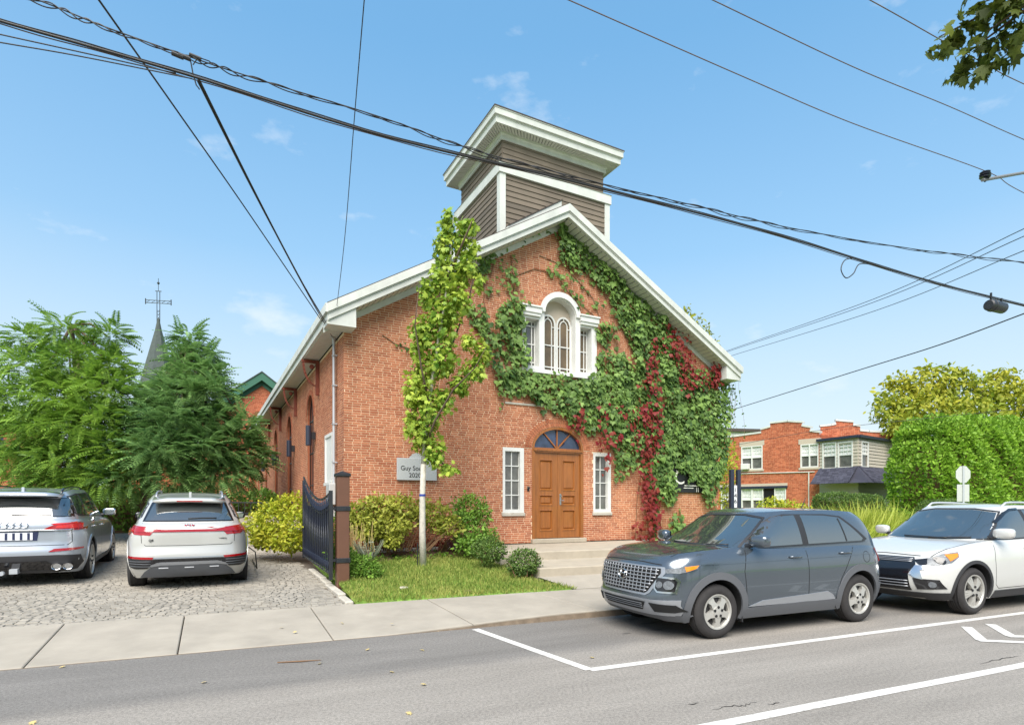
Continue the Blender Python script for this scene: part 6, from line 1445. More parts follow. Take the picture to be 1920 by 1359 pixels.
t = root_at('purple_plant', 'small purple-stemmed plant in the bed right of the young tree', 'plant', P(855, 1028, 13.5)); mb = MB(); mat('purple', srgb(120, 84, 104), .9)
for k in range(34): x = random.gauss(0, .12); mb.tube([(x * .5, 0, 0), (x, random.uniform(-.1, .1), random.uniform(.2, .42))], [.007, .003], 4)
mb.build('stalks', 'purple', t)
# bed ground cover
bp = []
while len(bp) < 260:
    d = random.uniform(1.3, 4.6); n = wall_n(d) - random.uniform(.35, 1.1); bp.append(tuple(ST(d, n, lawn_z(n) + .05)))
bp = np.array(bp); n_ = len(bp); tag(scatter('ground_cover', T_OVAL, bp, frames(np.stack([rng.normal(size=n_), rng.normal(size=n_), .6 * np.ones(n_)], 1), np.tile([0, 0, 1.], (n_, 1)) + rng.normal(size=(n_, 3)) * .3), .10 * np.ones(n_), 'leaf_green'), 'loose green leaves covering the planting bed below the wall', 'ground cover', kind='stuff')

# trees and a house across the street, behind the photographer: they show as reflections in glass and paint
for k, (d, n, h, lab) in enumerate(((-13, -15, 7.5, 'leafy street tree across the road, left of the photographer'), (-3, -16.5, 8.2, 'leafy street tree across the road behind the photographer'), (8, -15, 7.2, 'leafy street tree across the road, right of the photographer'), (18, -16, 7.8, 'leafy street tree across the road, far right'))):
    b = ST(d, n, 0); t = root_at('street_tree', lab, 'tree', b); mb = MB(); mb.tube([(0, 0, 0), (.1, 0, 2.5), (0, .1, h - 2)], [.22, .18, .08], 8); mb.build('trunk', 'bark', t, smooth=True)
    bl = [((random.uniform(-1.6, 1.6), random.uniform(-1.6, 1.6), h - 2.4 + random.uniform(-1.4, 1.2)), (1.7, 1.7, 1.4), 1) for _ in range(7)]; leafcloud('crown', bl, 420, .34, T_OVAL, 'leaf_green', t, shell=.3)
b = ST(-22, -24, 0); t = empty('neighbour_house', b, SA); tag(t, 'plain pale two-storey house across the road', 'building')
mb = MB(); mb.box((0, -8, 0), (26, 0, 5.2)); mb.build('wall', 'lintel', t); mb = MB(); mb.prism([(-8.4, 5.2), (.4, 5.2), (-4, 8)], lambda a, b_, d_: (d_, a, b_), -.4, 26.4); mb.build('roof', 'shingle_dark', t)
for i in range(7):
    for z in (.9, 3.2): mb = MB(); mb.box((1.5 + 3.5 * i, .001, z), (2.9 + 3.5 * i, .05, z + 1.4)); mb.build('window', 'glass_dark', t)

# right-hand background planting
def box_hedge(name, label, c, size, ang, dens, leaf, m, rnd=.25):
    t = empty(name, c, ang); tag(t, label, 'hedge'); sx, sy, sz = size; pos = []; nrm = []
    n = int(dens * (sx * sz * 2 + sy * sz * 2 + sx * sy))
    for _ in range(n):
        q = [random.uniform(-1, 1), random.uniform(-1, 1), random.uniform(0, 1)]
        f = random.choices((0, 1, 2), (sy * sz, sx * sz * 1.0, sx * sy * .6))[0]
        if f == 0: q[0] = random.choice((-1, 1))
        elif f == 1: q[1] = random.choice((-1, -1, 1))
        else: q[2] = 1
        e = 6; l = (abs(q[0]) ** e + abs(q[1]) ** e + abs(q[2]) ** e) ** (1 / e); k = 1 / max(l, 1e-3) if l > 1 else 1
        p = Vector((q[0] * k * sx / 2, q[1] * k * sy / 2, q[2] * k * sz)); nn = Vector((q[0] if f == 0 else .1 * q[0], q[1] if f == 1 else 0, .3 if f != 2 else 1))
        bump = .10 * math.sin(p.x * 2.3 + p.z * 1.7) + .07 * math.sin(p.x * 6 + p.z * 5.0)
        pos.append(tuple(p + nn * (bump - random.random() ** 1.5 * .30) * rnd * 2)); nrm.append(tuple(nn))
    pos = np.array(pos); nrm = np.array(nrm); k = len(pos)
    scatter('foliage', T_OVAL, pos, frames(rng.normal(size=(k, 3)) * .6 + nrm * .5 + np.array([0, 0, .25]), nrm + rng.normal(size=(k, 3)) * .6), leaf * (1 + .3 * rng.normal(size=k)).clip(.5, 1.7), m, t)
    mb = MB(); mb.bevbox((-sx * .40, -sy * .34, 0), (sx * .40, sy * .34, sz * .84), .05); mb.build('branches', 'twig', t); return t
hb = P(1830, 947, 30); hb.z = 0; hb = hb + Vector((1.0, 1.5, 0)); box_hedge('tall_hedge', 'tall dense cedar hedge at the right behind the white crossover', hb, (9.6, 3.4, 6.15), R(20), 230, .17, 'leaf_hedge', .8)
hb = P(1590, 947, 27); hb.z = 0; box_hedge('low_hedge', 'low clipped hedge in front of the grey clapboard house', hb, (3.6, 1.2, 2.15), R(12), 700, .07, 'leaf_box')
hb = P(1785, 947, 24); hb.z = 0; box_hedge('low_hedge', 'low clipped hedge below the tall cedar hedge, behind the signpost', hb, (3.5, 1.0, 1.78), R(15), 700, .07, 'leaf_box')
def tuft(name, label, base, n, h, spread, m):
    t = root_at(name, label, 'grass plant', base); pos = np.stack([rng.normal(size=n) * spread * .5, rng.normal(size=n) * spread * .4, np.zeros(n)], 1)
    y = np.stack([pos[:, 0] / spread * .5 + rng.normal(size=n) * .22, pos[:, 1] * .4 + rng.normal(size=n) * .22, np.ones(n)], 1)
    T = (np.array([(-.010, 0, 0), (.010, 0, 0), (.009, .45, .02), (.006, .8, .10), (0, 1, .24), (-.006, .8, .10), (-.009, .45, .02)], float), [(0, 1, 2, 6), (6, 2, 3, 5), (5, 3, 4)])
    scatter('blades', T, pos, frames(y, rand_dirs(n) * np.array([1, 1, .2])), h * (1 + .22 * rng.normal(size=n)).clip(.4, 1.5), m, t); return t
for (x, Y, h, lab) in ((1600, 19, 1.72, 'bright yellow-green ornamental grass, left clump behind the grey crossover'), (1650, 19.6, 1.78, 'bright yellow-green ornamental grass, right clump behind the grey crossover'), (1560, 18, 1.45, 'low yellow-green ornamental grass beside the brick house corner')):
    b = P(x, 947, Y); b.z = 0; tuft('ornamental_grass', lab, b, 1500, h * .72, .55, 'leaf_grass')
b = P(1470, 947, 21); b.z = 0; shrub('leafy_shrub', 'loose light green shrub in front of the white shop windows', 'shrub', b, [(1450, 945, 26, 14, 21, .8), (1485, 948, 26, 12, 21, .7), (1440, 960, 30, 20, 20.8, 1), (1490, 962, 30, 18, 20.8, 1)], 420, .09, 'leaf_yellow', stems=10)
b = P(1366, 947, 24); b.z = 0; shrub('leafy_shrub', 'yellow-green bush behind the right corner of the church', 'shrub', b, [(1362, 860, 18, 34, 24, 1), (1358, 800, 12, 20, 24, .3), (1366, 900, 16, 30, 24, .8), (1366, 935, 18, 20, 24, .6)], 420, .11, 'leaf_yellow', stems=10)
b = P(1300, 700, 24); b.z = 0; t = root_at('thin_tree', 'thin sparse tree tops showing above the right roof edge', 'tree', b); mb = MB()
for (x0, y0, x1, y1) in ((1290, 640, 1288, 575), (1305, 660, 1308, 592), (1320, 665, 1325, 610), (1340, 680, 1342, 635)): mb.tube([rel(t, P(1310, 947, 24)), rel(t, P(x0, y0, 24)), rel(t, P(x1, y1, 24))], [.05, .03, .008], 5)
mb.build('trunk', 'bark', t); leafcloud('crown', blobs_px(t, [(1288, 590, 9, 18, 24, 1), (1307, 610, 12, 22, 24, 1), (1324, 625, 10, 20, 24, 1), (1340, 645, 10, 14, 24, .6)]), 70, .14, T_OVAL, 'leaf_olive', t, shell=.1)
# dark hedge behind the parked cars at the left
b = P(250, 947, 23); b.z = 0; box_hedge('back_hedge', 'dark green hedge behind the two cars on the drive', b, (16, 1.4, 2.1), R(20), 120, .16, 'leaf_frond', .4)

# ================================================================== STREET FURNITURE AND GATE
GA = VH      # the leaf stands open along the drive
gp = G(642, 1092, .24); post = empty('gate_post', gp, BA); tag(post, 'square brown metal gate post with black cap and two strap hinges', 'post')
mb = MB(); mb.bevbox((-.105, -.105, -.1), (.105, .105, 1.88), .012); mb.build('post', 'brown_metal', post)
mb = MB(); mb.bevbox((-.125, -.125, 1.875), (.125, .125, 1.93), .01); mb.add([(-.125, -.125, 1.925), (.125, -.125, 1.925), (.125, .125, 1.925), (-.125, .125, 1.925), (0, 0, 1.98)], [(0, 1, 4), (1, 2, 4), (2, 3, 4), (3, 0, 4)]); mb.build('cap', 'black_metal', post)
for z in (.36, 1.27):
    mb = MB(); mb.bevbox((-.118, -.118, z), (.118, .118, z + .085), .006); mb.box((-.21, -.03, z + .02), (-.119, .03, z + .065)); mb.tube([(-.2, 0, z - .01), (-.2, 0, z + .09)], .028, 8)
    mb.box((.02, -.128, z + .012), (.045, -.1185, z + .073)); mb.box((.06, -.128, z + .012), (.075, -.1185, z + .073)); mb.build('strap_hinge', 'black_metal', post)
ang = GA - R(1.5); gate = empty('iron_gate', gp - uu * .2 + Vector((0, 0, .0)), ang); tag(gate, 'black wrought iron driveway gate with curled pickets standing open', 'gate')
GL = 3.75
def gtop(x): return 1.62 - .12 * math.sin(math.pi * min(1, x / 2.3)) + (.42 * max(0, (x - 2.2) / 1.55) ** 1.3 if x > 2.2 else 0) - .02
def gbot(x): return .16 + .03 * x / GL
mb = MB(); mb.box((-.03, -.03, .06), (.03, .03, 1.63)); mb.box((GL - .03, -.03, .14), (GL + .03, .03, 1.95)); mb.build('stile', 'black_metal', gate)
mb = MB(); mb.tube([(x * GL / 24, 0, gtop(x * GL / 24)) for x in range(25)], .022, 6); mb.build('top_rail', 'black_metal', gate)
mb = MB(); mb.tube([(0, 0, gbot(0)), (GL, 0, gbot(GL))], .02, 6); mb.build('bottom_rail', 'black_metal', gate)
mb = MB(); mb.tube([(x * GL / 24, 0, gtop(x * GL / 24) - .26) for x in range(25)], .012, 6); mb.build('middle_rail', 'black_metal', gate)
k = 30
for i in range(k):
    x = .1 + (GL - .2) * i / (k - 1); a, b = gbot(x) + .01, gtop(x) - .01; mb = MB(); ph = i * .0
    pts = [(x + .028 * math.sin(12 * t / 18 + (0 if i % 2 else 3.14)), .012 * (1 if i % 2 else -1), a + (b - a) * t / 18) for t in range(19)]; mb.tube(pts, .010, 5)
    for (z, s) in ((a + .12, 1), (b - .13, -1)):
        mb.tube([(x + .045 * math.cos(t * .75), -.012 + .03, z + s * .075 * math.sin(t * .75)) for t in range(8)], .008, 5)
    mb.build('picket', 'navy_metal', gate)
mb = MB(); mb.box((.04, -.05, .32), (GL - .04, -.042, 1.36)); mb.build('privacy_panel', 'black_metal', gate)
# low railing on a concrete base by the side wall
rl = empty('low_railing', P(445, 960, 17.5), R(20)); rl.location.z = .3; tag(rl, 'low black railing on a pale concrete base beside the side wall', 'railing')
mb = MB(); mb.bevbox((0, 0, .0), (1.9, .2, 1.0), .02); mb.build('base', 'concrete', rl)
mb = MB()
for z in (1.05, 1.38): mb.box((-.2, .05, z), (2.0, .08, z + .03))
for i in range(13): mb.box((-.15 + .17 * i, .052, 1.0), (-.135 + .17 * i, .078, 1.40))
mb.build('rails', 'black_metal', rl)
# house-number sign between two dark posts
sn = empty('number_sign', P(1379, 947, 15.5), R(12)); sn.location.z = 0; tag(sn, 'white house number panel between two dark posts right of the church', 'sign')
for x in (-.115, .085):
    mb = MB(); mb.bevbox((x - .05, -.05, 0), (x + .05, .05, 2.56), .006); mb.build('post', 'navy_metal', sn)
mb = MB(); mb.box((-.064, -.02, 1.55), (.034, .0, 2.14)); mb.build('panel', 'plate_white', sn)
for i, ch in enumerate('146'): text_obj('digit', ch, .15, 'letter_dark', sn, Matrix.Translation((-.05, -.022, 1.97 - .15 * i)) @ RX, 'LEFT')
# signpost with the backs of a stop sign and a plate
ss = empty('street_sign', P(1806, 947, 22), R(-5)); ss.location.z = 0; tag(ss, 'grey octagonal stop sign seen from behind with a plate below', 'sign')
mb = MB(); mb.box((-.03, -.03, 0), (.03, .0, 3.1)); mb.build('post', 'galv', ss)
mb = MB(); mb.prism([(.28 * math.cos(R(22.5 + 45 * i)), 2.78 + .34 * math.sin(R(22.5 + 45 * i))) for i in range(8)], lambda a, b, d: (a, d, b), .001, .008); mb.build('octagon_plate', 'grey_box', ss)
mb = MB(); mb.bevbox((-.22, .001, 1.75), (.22, .008, 2.4), .002); mb.build('lower_plate', 'grey_box', ss)

# ================================================================== BACKGROUND BUILDINGS
def far_bricks(name, poly, holes, parent, fn=fF, course=.085, L=.26):
    w = wall_sheet(name, poly, holes, fn, 'mortar_far', parent, .15); mb = MB()
    for b in lay_bricks(poly, holes, course, L, .016, .016): brick_geo(mb, b, fn, .008)
    tag(mb.build('bricks', 'brick_far', w, tint=True), kind='stuff'); return w
def sash(parent, a, b, z0, z1, y=.1, cols=3, rows=2, pane_m='curtain', double=1):
    w = empty('window', (0, 0, 0), 0, parent); f = .07; mb = MB()
    mb.box((a, -.03, z0), (a + f, y, z1)); mb.box((b - f, -.03, z0), (b, y, z1)); mb.box((a + f, -.029, z1 - f), (b - f, y, z1)); mb.box((a + f, -.029, z0), (b - f, y, z0 + f)); mb.box((a + f, .0, (z0 + z1) / 2 - .03), (b - f, y, (z0 + z1) / 2 + .03))
    for k in range(1, double): x = a + (b - a) * k / double; mb.box((x - f / 2, -.028, z0 + f), (x + f / 2, y, z1 - f))
    mb.build('frame', 'white_paint', w)
    zm = (z0 + z1) / 2
    mb = MB(); mb.box((a + .02, y - .02, zm), (b - .02, y - .015, z1 - .02)); mb.build('pane', 'curtain', w); mb = MB(); mb.box((a + .02, y - .02, z0 + .02), (b - .02, y - .015, zm)); mb.build('pane', pane_m, w)
    mb = MB()
    for k in range(double):
        x0, x1 = a + (b - a) * k / double + f, a + (b - a) * (k + 1) / double - f
        for c in range(1, cols): x = x0 + (x1 - x0) * c / cols; mb.box((x - .012, y - .04, zm), (x + .012, y - .025, z1 - f))
        for r in range(1, rows + 1): z = zm + (z1 - f - zm) * r / (rows + 1); mb.box((x0, y - .042, z - .012), (x1, y - .027, z + .012))
    mb.build('muntins', 'white_paint', w); return w
KS = 1.25
kp = P(1537, 947, 30 * KS); hA = R(135); # wall runs away to the left from the corner
class HP(VPlane): pass
far_end = P(1340, 947, 34.5 * KS); d_ = (kp - far_end); HAng = math.atan2(d_.y, d_.x); H1 = HP((far_end.x, far_end.y), HAng)
hs = empty('brick_house', (far_end.x, far_end.y, 0), HAng); tag(hs, 'orange brick house with stepped parapet right of the church', 'building')
par = [H1.st(x, y) for x, y in ((1537, 811), (1519.5, 809), (1519.5, 802), (1504, 799), (1504, 792.5), (1477, 790.6), (1444, 794), (1444, 801), (1427, 806), (1427, 812), (1376, 819), (1340, 822))]
poly = [(0, 0), (par[0][0], 0)] + par; 
wa = lambda x0, y0, x1, y1: (H1.st(x0, (y0 + y1) / 2)[0], H1.st((x0 + x1) / 2, y1)[1], H1.st(x1, (y0 + y1) / 2)[0], H1.st((x0 + x1) / 2, y0)[1])
wins = [wa(1390, 836, 1430, 880), wa(1501, 832, 1535, 876)]; shop = wa(1352, 916, 1474, 958)
holes = [[(a, b), (c, b), (c, d), (a, d)] for a, b, c, d in wins + [shop]]
far_bricks('wall', poly, holes, hs)
mb = MB()
for i in range(len(par) - 1):
    (a, b), (c, d) = par[i + 1], par[i]
    if abs(c - a) > .02: mb.prism([(a - .02, b), (c + .02, d), (c + .02, d + .12), (a - .02, b + .12)], lambda p, q, e: (p, e, q), -.06, .35)
mb.build('coping', 'white_trim', hs)
for a, b, c, d in wins:
    sash(hs, a, c, b, d, .1, 3, 2, 'glass_grey', 2); mb = MB(); mb.box((a - .12, -.03, d + .001), (c + .12, .1, d + .34)); mb.build('lintel', 'lintel', hs); mb = MB(); mb.box((a - .1, -.06, b - .14), (c + .1, .1, b - .001)); mb.build('sill', 'lintel', hs)
a, b, c, d = shop; n = 6
for i in range(n): 
    x0, x1 = a + (c - a) * i / n, a + (c - a) * (i + 1) / n
    if i % 3 == 1:
        mb = MB(); mb.box((x0 + .02, .06, b), (x1 - .02, .1, d)); mb.build('shop_door', 'glass_dark', hs)
    else: sash(hs, x0, x1, b, d, .1, 3, 2, 'glass_grey')
mb = MB(); mb.box((a - .1, -.12, d + .001), (c + .1, .02, d + .16)); mb.build('shop_fascia', 'navy_metal', hs); mb = MB(); mb.box((a - .1, -.06, d + .161), (c + .1, .02, d + .34)); mb.build('shop_lintel', 'lintel', hs)
mb = MB(); s0 = H1.st(1380, 888); s1 = H1.st(1537, 884); mb.tube([(s0[0], -.05, s0[1]), (s1[0] - .3, -.05, s1[1])], .035, 6); s2 = H1.st(1517, 885); mb.tube([(s2[0], -.05, s2[1]), (s2[0], -.05, .3)], .035, 6); mb.build('pipe', 'white_trim', hs)
mb = MB(); a, b, c, d = wins[0]; mb.bevbox((a + .1, -.3, b + .02), (a + .65, .02, b + .42), .02); mb.build('air_conditioner', 'white_paint', hs)
mb = MB(); mb.box((.02, .16, 0), (par[0][0] - .02, 6, par[0][1] - .1)); mb.build('rear_block', 'brick_far', hs, tint=True)
# second stepped parapet behind
H2 = VPlane((kp.x + .2, kp.y + 2.5), HAng + R(180 - 148) ); p2 = empty('brick_house', (H2.A.x, H2.A.y, 0), H2.ang); tag(p2, 'second stepped brick parapet rising behind the grey clapboard house', 'building')
pr = [H2.st(x, y) for x, y in ((1538, 806), (1538, 800), (1558, 798), (1567, 796), (1567, 789), (1600, 792), (1600, 798), (1613, 800), (1613, 808), (1630, 810), (1680, 812))]
poly2 = [(pr[0][0], 0), (pr[-1][0], 0)] + pr[::-1]; far_bricks('wall', poly2, [], p2)
mb = MB()
for i in range(len(pr) - 1):
    (a, b), (c, d) = pr[i], pr[i + 1]
    if abs(c - a) > .02: mb.prism([(a - .02, b), (c + .02, d), (c + .02, d + .12), (a - .02, b + .12)], lambda p, q, e: (p, e, q), -.06, .3)
mb.build('coping', 'white_trim', p2)
# grey clapboard bay with slate skirt roof
cb = P(1609, 947, 28.1 * KS); ce = P(1712, 947, 32.2 * KS)
def ang_of(a, b): return math.atan2(b.y - a.y, b.x - a.x)
bay = empty('clapboard_house', (cb.x, cb.y, 0), 0); tag(bay, 'grey clapboard bay with white sash windows and dark shingle skirt roof', 'building')
def face(A, B, wpx, skirt):
    an = ang_of(A, B); V = VPlane((A.x, A.y), an); L = (B - A).length; sub = empty('front', (A.x - cb.x, A.y - cb.y, 0), an, bay)
    zt = EYE + 127 * 28.1 * KS / FPX; holes = []
    for (x0, y0, x1, y1) in wpx:
        a = V.st(x0, 900)[0]; c = V.st(x1, 900)[0]; z0 = V.st((x0 + x1) / 2, y1)[1]; z1 = V.st((x0 + x1) / 2, y0)[1]; holes.append((a, z0, c, z1))
    hh = [[(a, b), (c, b), (c, d), (a, d)] for a, b, c, d in holes]; poly = [(0, 0), (L, 0), (L, zt), (0, zt)]
    wall_sheet('wall', poly, hh, fF, 'lintel', sub, .1); z = .2
    while z < zt - .05:
        for (a, b) in intervals(poly, hh, z + .1):
            mb = MB(); mb.tint = random.random(); mb.prism([(.0, z), (.045, z), (.008, z + .2), (0, z + .2)], lambda p, q, d: (d, -p, q), a + .001, b - .001); mb.build('clapboard', 'grey_siding', sub, tint=True)
        z += .2
    for (a, b, c, d) in holes:
        mb = MB(); f = .08
        for q0, q1 in (((a - f, b - f), (a, d + f)), ((c, b - f), (c + f, d + f)), ((a, d), (c, d + f)), ((a, b - f), (c, b))): mb.box((q0[0], -.07, q0[1]), (q1[0], .02, q1[1]))
        mb.box((a, -.03, (b + d) / 2 - .03), (c, .03, (b + d) / 2 + .03)); zm = (b + d) / 2
        for k in (1, 2): x = a + (c - a) * k / 3; mb.box((x - .014, -.02, zm), (x + .014, .02, d)); zz = zm + (d - zm) * k / 3; mb.box((a, -.021, zz - .014), (c, .019, zz + .014))
        mb.build('window_frame', 'white_paint', sub); mb = MB(); mb.box((a, .03, zm), (c, .04, d)); mb.build('pane', 'curtain', sub); mb = MB(); mb.box((a, .03, b), (c, .04, zm)); mb.build('pane', 'glass_grey', sub)
    if skirt:
        z1, z0, o = 3.98, 2.98, .85; rows = 9
        for r in range(rows):
            f0, f1 = r / rows, (r + 1) / rows; x = -o * 0
            while x < L:
                w = random.uniform(.22, .42); mb_ = sk; mb_.tint = random.random(); e = .012; xe = min(L, x + w - .012)
                y0, y1 = -o * (1 - f0) - .05 - e, -o * (1 - f1) - .05; q0, q1 = z0 + (z1 - z0) * f0, z0 + (z1 - z0) * f1
                M = Matrix.Translation((A.x - cb.x, A.y - cb.y, 0)) @ Matrix.Rotation(an, 4, 'Z'); k0 = L + .0
                vs = [M @ Vector(p) for p in ((x, y0, q0), (xe, y0, q0), (xe, y1, q1), (x, y1, q1), (x, y0, q0 - .03), (xe, y0, q0 - .03))]
                mb_.add(vs, [(0, 1, 2, 3), (4, 5, 1, 0)]); x += w
    M = Matrix.Translation((A.x - cb.x, A.y - cb.y, 0)) @ Matrix.Rotation(an, 4, 'Z')
    mb = MB(); mb.box((-.1, -.22, zt), (L + .1, .3, zt + .16)); mb.build('roof_edge', 'navy_metal', sub); return V
sk = MB()
kb = P(1537, 947, 30 * KS)
face(kb, cb, [(1545, 832, 1567, 877), (1574, 830, 1598, 875)], True); V = face(cb, ce, [(1615, 830, 1626, 874), (1682, 836, 1693, 880)], True)
tag(sk.build('skirt_roof_shingles', 'purple_shingle', bay, tint=True), kind='stuff')
mb = MB(); cc = Vector((0, 0, 0)); o = .85
mb.add([(kb.x - cb.x, kb.y - cb.y, 4.0), (0, 0, 4.0), (ce.x - cb.x, ce.y - cb.y, 4.0), (ce.x - cb.x + .5, ce.y - cb.y - .75, 2.95), (-.1, -1.2, 2.95), (kb.x - cb.x - .75, kb.y - cb.y - .4, 2.95)], [(0, 1, 4, 5), (1, 2, 3, 4)]); mb.build('skirt_roof', 'purple_shingle', bay, tint=True)
mb = MB(); zt = EYE + 127 * 28.1 * KS / FPX + .1; mb.add([(kb.x - cb.x, kb.y - cb.y, zt), (0, 0, zt), (ce.x - cb.x, ce.y - cb.y, zt), (ce.x - cb.x - 3, ce.y - cb.y + 5, zt), (kb.x - cb.x - 2, kb.y - cb.y + 5, zt)], [(0, 1, 2, 3, 4)]); mb.build('roof', 'shingle_dark', bay)
# white storey far behind the church corner
b = empty('white_house', P(1390, 947, 60), R(10)); b.location.z = 0; tag(b, 'pale flat-roofed house peeking out behind the church corner', 'building')
mb = MB(); mb.box((-3, 0, 0), (3.5, 6, 9.2)); mb.build('wall', 'white_trim', b); mb = MB(); mb.box((-3.2, -.3, 9.2), (3.7, 6.2, 9.5)); mb.build('roof', 'shingle_dark', b); mb = MB(); mb.box((-1.5, -.03, 7.2), (-.3, -.001, 8.6)); mb.build('window', 'glass_grey', b)
# --- brick house with green gable behind the left trees
V3 = VPlane((P(405, 947, 38).x, 38), R(24)); gh = empty('gabled_house', (V3.A.x, V3.A.y, 0), V3.ang); tag(gh, 'brick house with green gable trim behind the side wall and trees', 'building')
ap = V3.st(491, 708); sl = V3.st(420, 752); hw = ap[0] - sl[0]; rs = (ap[1] - sl[1]) / hw
poly = [(-1, 0), (ap[0] + 5.5, 0), (ap[0] + 5.5, ap[1] - 5.5 * rs), ap, (-1, ap[1] - (ap[0] + 1) * rs)]; far_bricks('wall', poly, [], gh)
for sg in (-1, 1):
    e = ap[0] + sg * (5.9); mb = MB(); mb.prism([(ap[0], ap[1] + .28), (e, ap[1] + .28 - 5.9 * rs), (e, ap[1] - .25 - 5.9 * rs), (ap[0], ap[1] - .25)], lambda p, q, d: (p, d, q), -.45, -.3); mb.build('bargeboard', 'green_trim', gh)
    mb = MB(); mb.prism([(ap[0], ap[1] + .35), (e, ap[1] + .35 - 5.9 * rs), (e, ap[1] + .28 - 5.9 * rs), (ap[0], ap[1] + .28)], lambda p, q, d: (p, d, q), -.5, 9); mb.build('roof', 'slate', gh)
    mb = MB(); mb.prism([(ap[0], ap[1] - .1), (e - sg * .3, ap[1] - .1 - 5.6 * rs), (e - sg * .3, ap[1] - .55 - 5.6 * rs), (ap[0], ap[1] - .55)], lambda p, q, d: (p, d, q), -.08, -.012); mb.build('frieze', 'green_trim', gh)
V4 = VPlane((P(-260, 947, 27).x, 27), R(20)); lh = empty('brick_annex', (V4.A.x, V4.A.y, 0), V4.ang); tag(lh, 'brick building with green eaves at the left edge behind the silver SUV', 'building')
e4 = V4.st(30, 850); far_bricks('wall', [(0, 0), (e4[0], 0), (e4[0], V4.st(20, 800)[1]), (0, V4.st(20, 800)[1])], [[(e4[0] - 1.2, 4.3), (e4[0] - .5, 4.3), (e4[0] - .5, 5.0), (e4[0] - 1.2, 5.0)]], lh)
zt = V4.st(20, 800)[1]; mb = MB(); mb.prism([(0, zt), (e4[0] + .2, zt), (e4[0] + .2, zt + .4), (0, zt + .4)], lambda p, q, d: (p, d, q), -.4, 5); mb.build('eaves', 'green_trim', lh)
mb = MB(); mb.box((e4[0] - 1.2, .1, 4.3), (e4[0] - .5, .14, 5.0)); mb.build('window', 'glass_blue', lh)
mb = MB(); mb.box((.02, .2, 0), (e4[0] - .02, 6, zt)); mb.build('rear_block', 'brick_far', lh, tint=True)
# --- far church spire with an iron cross
Ys = 62; sb_ = P(297, 947, Ys); sb_.z = 0; spr = empty('church_spire', sb_, R(10)); tag(spr, 'slender dark church spire topped by an iron cross above the trees', 'spire')
def zat(y): return EYE + (HY - y) * Ys / FPX
mb = MB(); r_at = lambda y: max(.12, (y - 596) * .255 * Ys / FPX)
mb.lathe([(r_at(y), zat(y)) for y in (840, 780, 720, 660, 620, 600)] + [(0, zat(594))], 8); mb.build('spire_roof', 'slate', spr)
mb = MB(); mb.box((-3.2, -3.2, 0), (3.2, 3.2, zat(840))); mb.build('tower', 'brick_far', spr, tint=True)
mb = MB(); w_ = Ys / FPX
def bar(p, q, r): mb.tube([p, q], r, 6)
for dx in (-.14, .14): bar((dx, 0, zat(620)), (dx, 0, zat(546)), .035)
for dz in (-.14, .14): bar((-1.25, 0, zat(566) + dz), (1.25, 0, zat(566) + dz), .035)
for sgx in (-1, 1): bar((sgx * 1.25, 0, zat(566) - .3), (sgx * 1.25, 0, zat(566) + .3), .05)
bar((-.3, 0, zat(546)), (.3, 0, zat(546)), .04); bar((0, 0, zat(546)), (0, 0, zat(522)), .025); mb.lathe([(0, zat(534)), (.12, zat(532)), (.14, zat(531)), (.12, zat(530)), (0, zat(528))], 8)
for i in range(6): z = zat(618) + (zat(580) - zat(618)) * i / 6; bar((-.14, 0, z), (.14, 0, z + .3), .02); bar((.14, 0, z), (-.14, 0, z + .3), .02)
for i in range(5): x = -1.2 + .5 * i; bar((x, 0, zat(566) - .14), (x + .4, 0, zat(566) + .14), .02)
mb.build('cross', 'black_metal', spr)

# ================================================================== CABLES
def cable(label, pts, r, m='cable', name='overhead_cable', n=6, sub=10):
    pts = [Vector(p) for p in pts]; out = []
    for i in range(len(pts) - 1):        # smooth through the surveyed points
        p0, p1, p2, p3 = pts[max(0, i - 1)], pts[i], pts[i + 1], pts[min(len(pts) - 1, i + 2)]
        for q in range(sub):
            t = q / sub; out.append(.5 * ((2 * p1) + (p2 - p0) * t + (2 * p0 - 5 * p1 + 4 * p2 - p3) * t * t + (3 * p1 - p0 - 3 * p2 + p3) * t ** 3))
    out.append(pts[-1]); mb = MB(); mb.tube(out, r, n); o = mb.build(name, m, smooth=True); tag(o, label, 'cable'); return o, out
o, main = cable('thick black bundled telephone cable crossing the whole picture in front of the tower', [NP(x, y, 7.0) for x, y in ((-330, -55), (0, 40), (350, 140), (720, 255), (1080, 342), (1440, 435), (1700, 515), (1860, 558), (2200, 640))], .0135)
mb = MB(); mb.tube([p + Vector((0, 0, .022 + .004 * math.sin(i))) for i, p in enumerate(main)], .007, 5); mb.build('support_strand', 'cable', o)
mb = MB(); mb.tube([p + Vector((.0, .02, -.016 + .006 * math.sin(i * .9))) for i, p in enumerate(main)], .006, 5); mb.build('lashed_strand', 'cable_copper', o)
trip = [NP(x, y, 7.0) for x, y in ((-250, -120), (70, 0), (200, 52), (350, 105), (480, 148), (720, 222), (900, 285), (1130, 345), (1300, 385), (1480, 427), (1700, 465), (1900, 490), (2200, 530))]
o, tp_ = cable('twisted electric service cable running just above the thick cable', trip, .0065, sub=26)
for ph in (0, 2.1):
    mb = MB(); mb.tube([p + Vector((0, (.008 + .01 * math.sin(i * .05) ** 2) * math.cos(i * .42 + ph), (.012 + .018 * math.sin(i * .05) ** 2) * math.sin(i * .42 + ph) - .012)) for i, p in enumerate(tp_)], .0062, 5); mb.build('strand', 'cable', o)
mb = MB(); c_ = NP(345, 106, 7.0)
for (x, y) in ((322, 100), (335, 103), (355, 103)): q = NP(x, y, 7.0); mb.tube([q, NP(x + 22, y + 9, 7.0)], .022, 8)
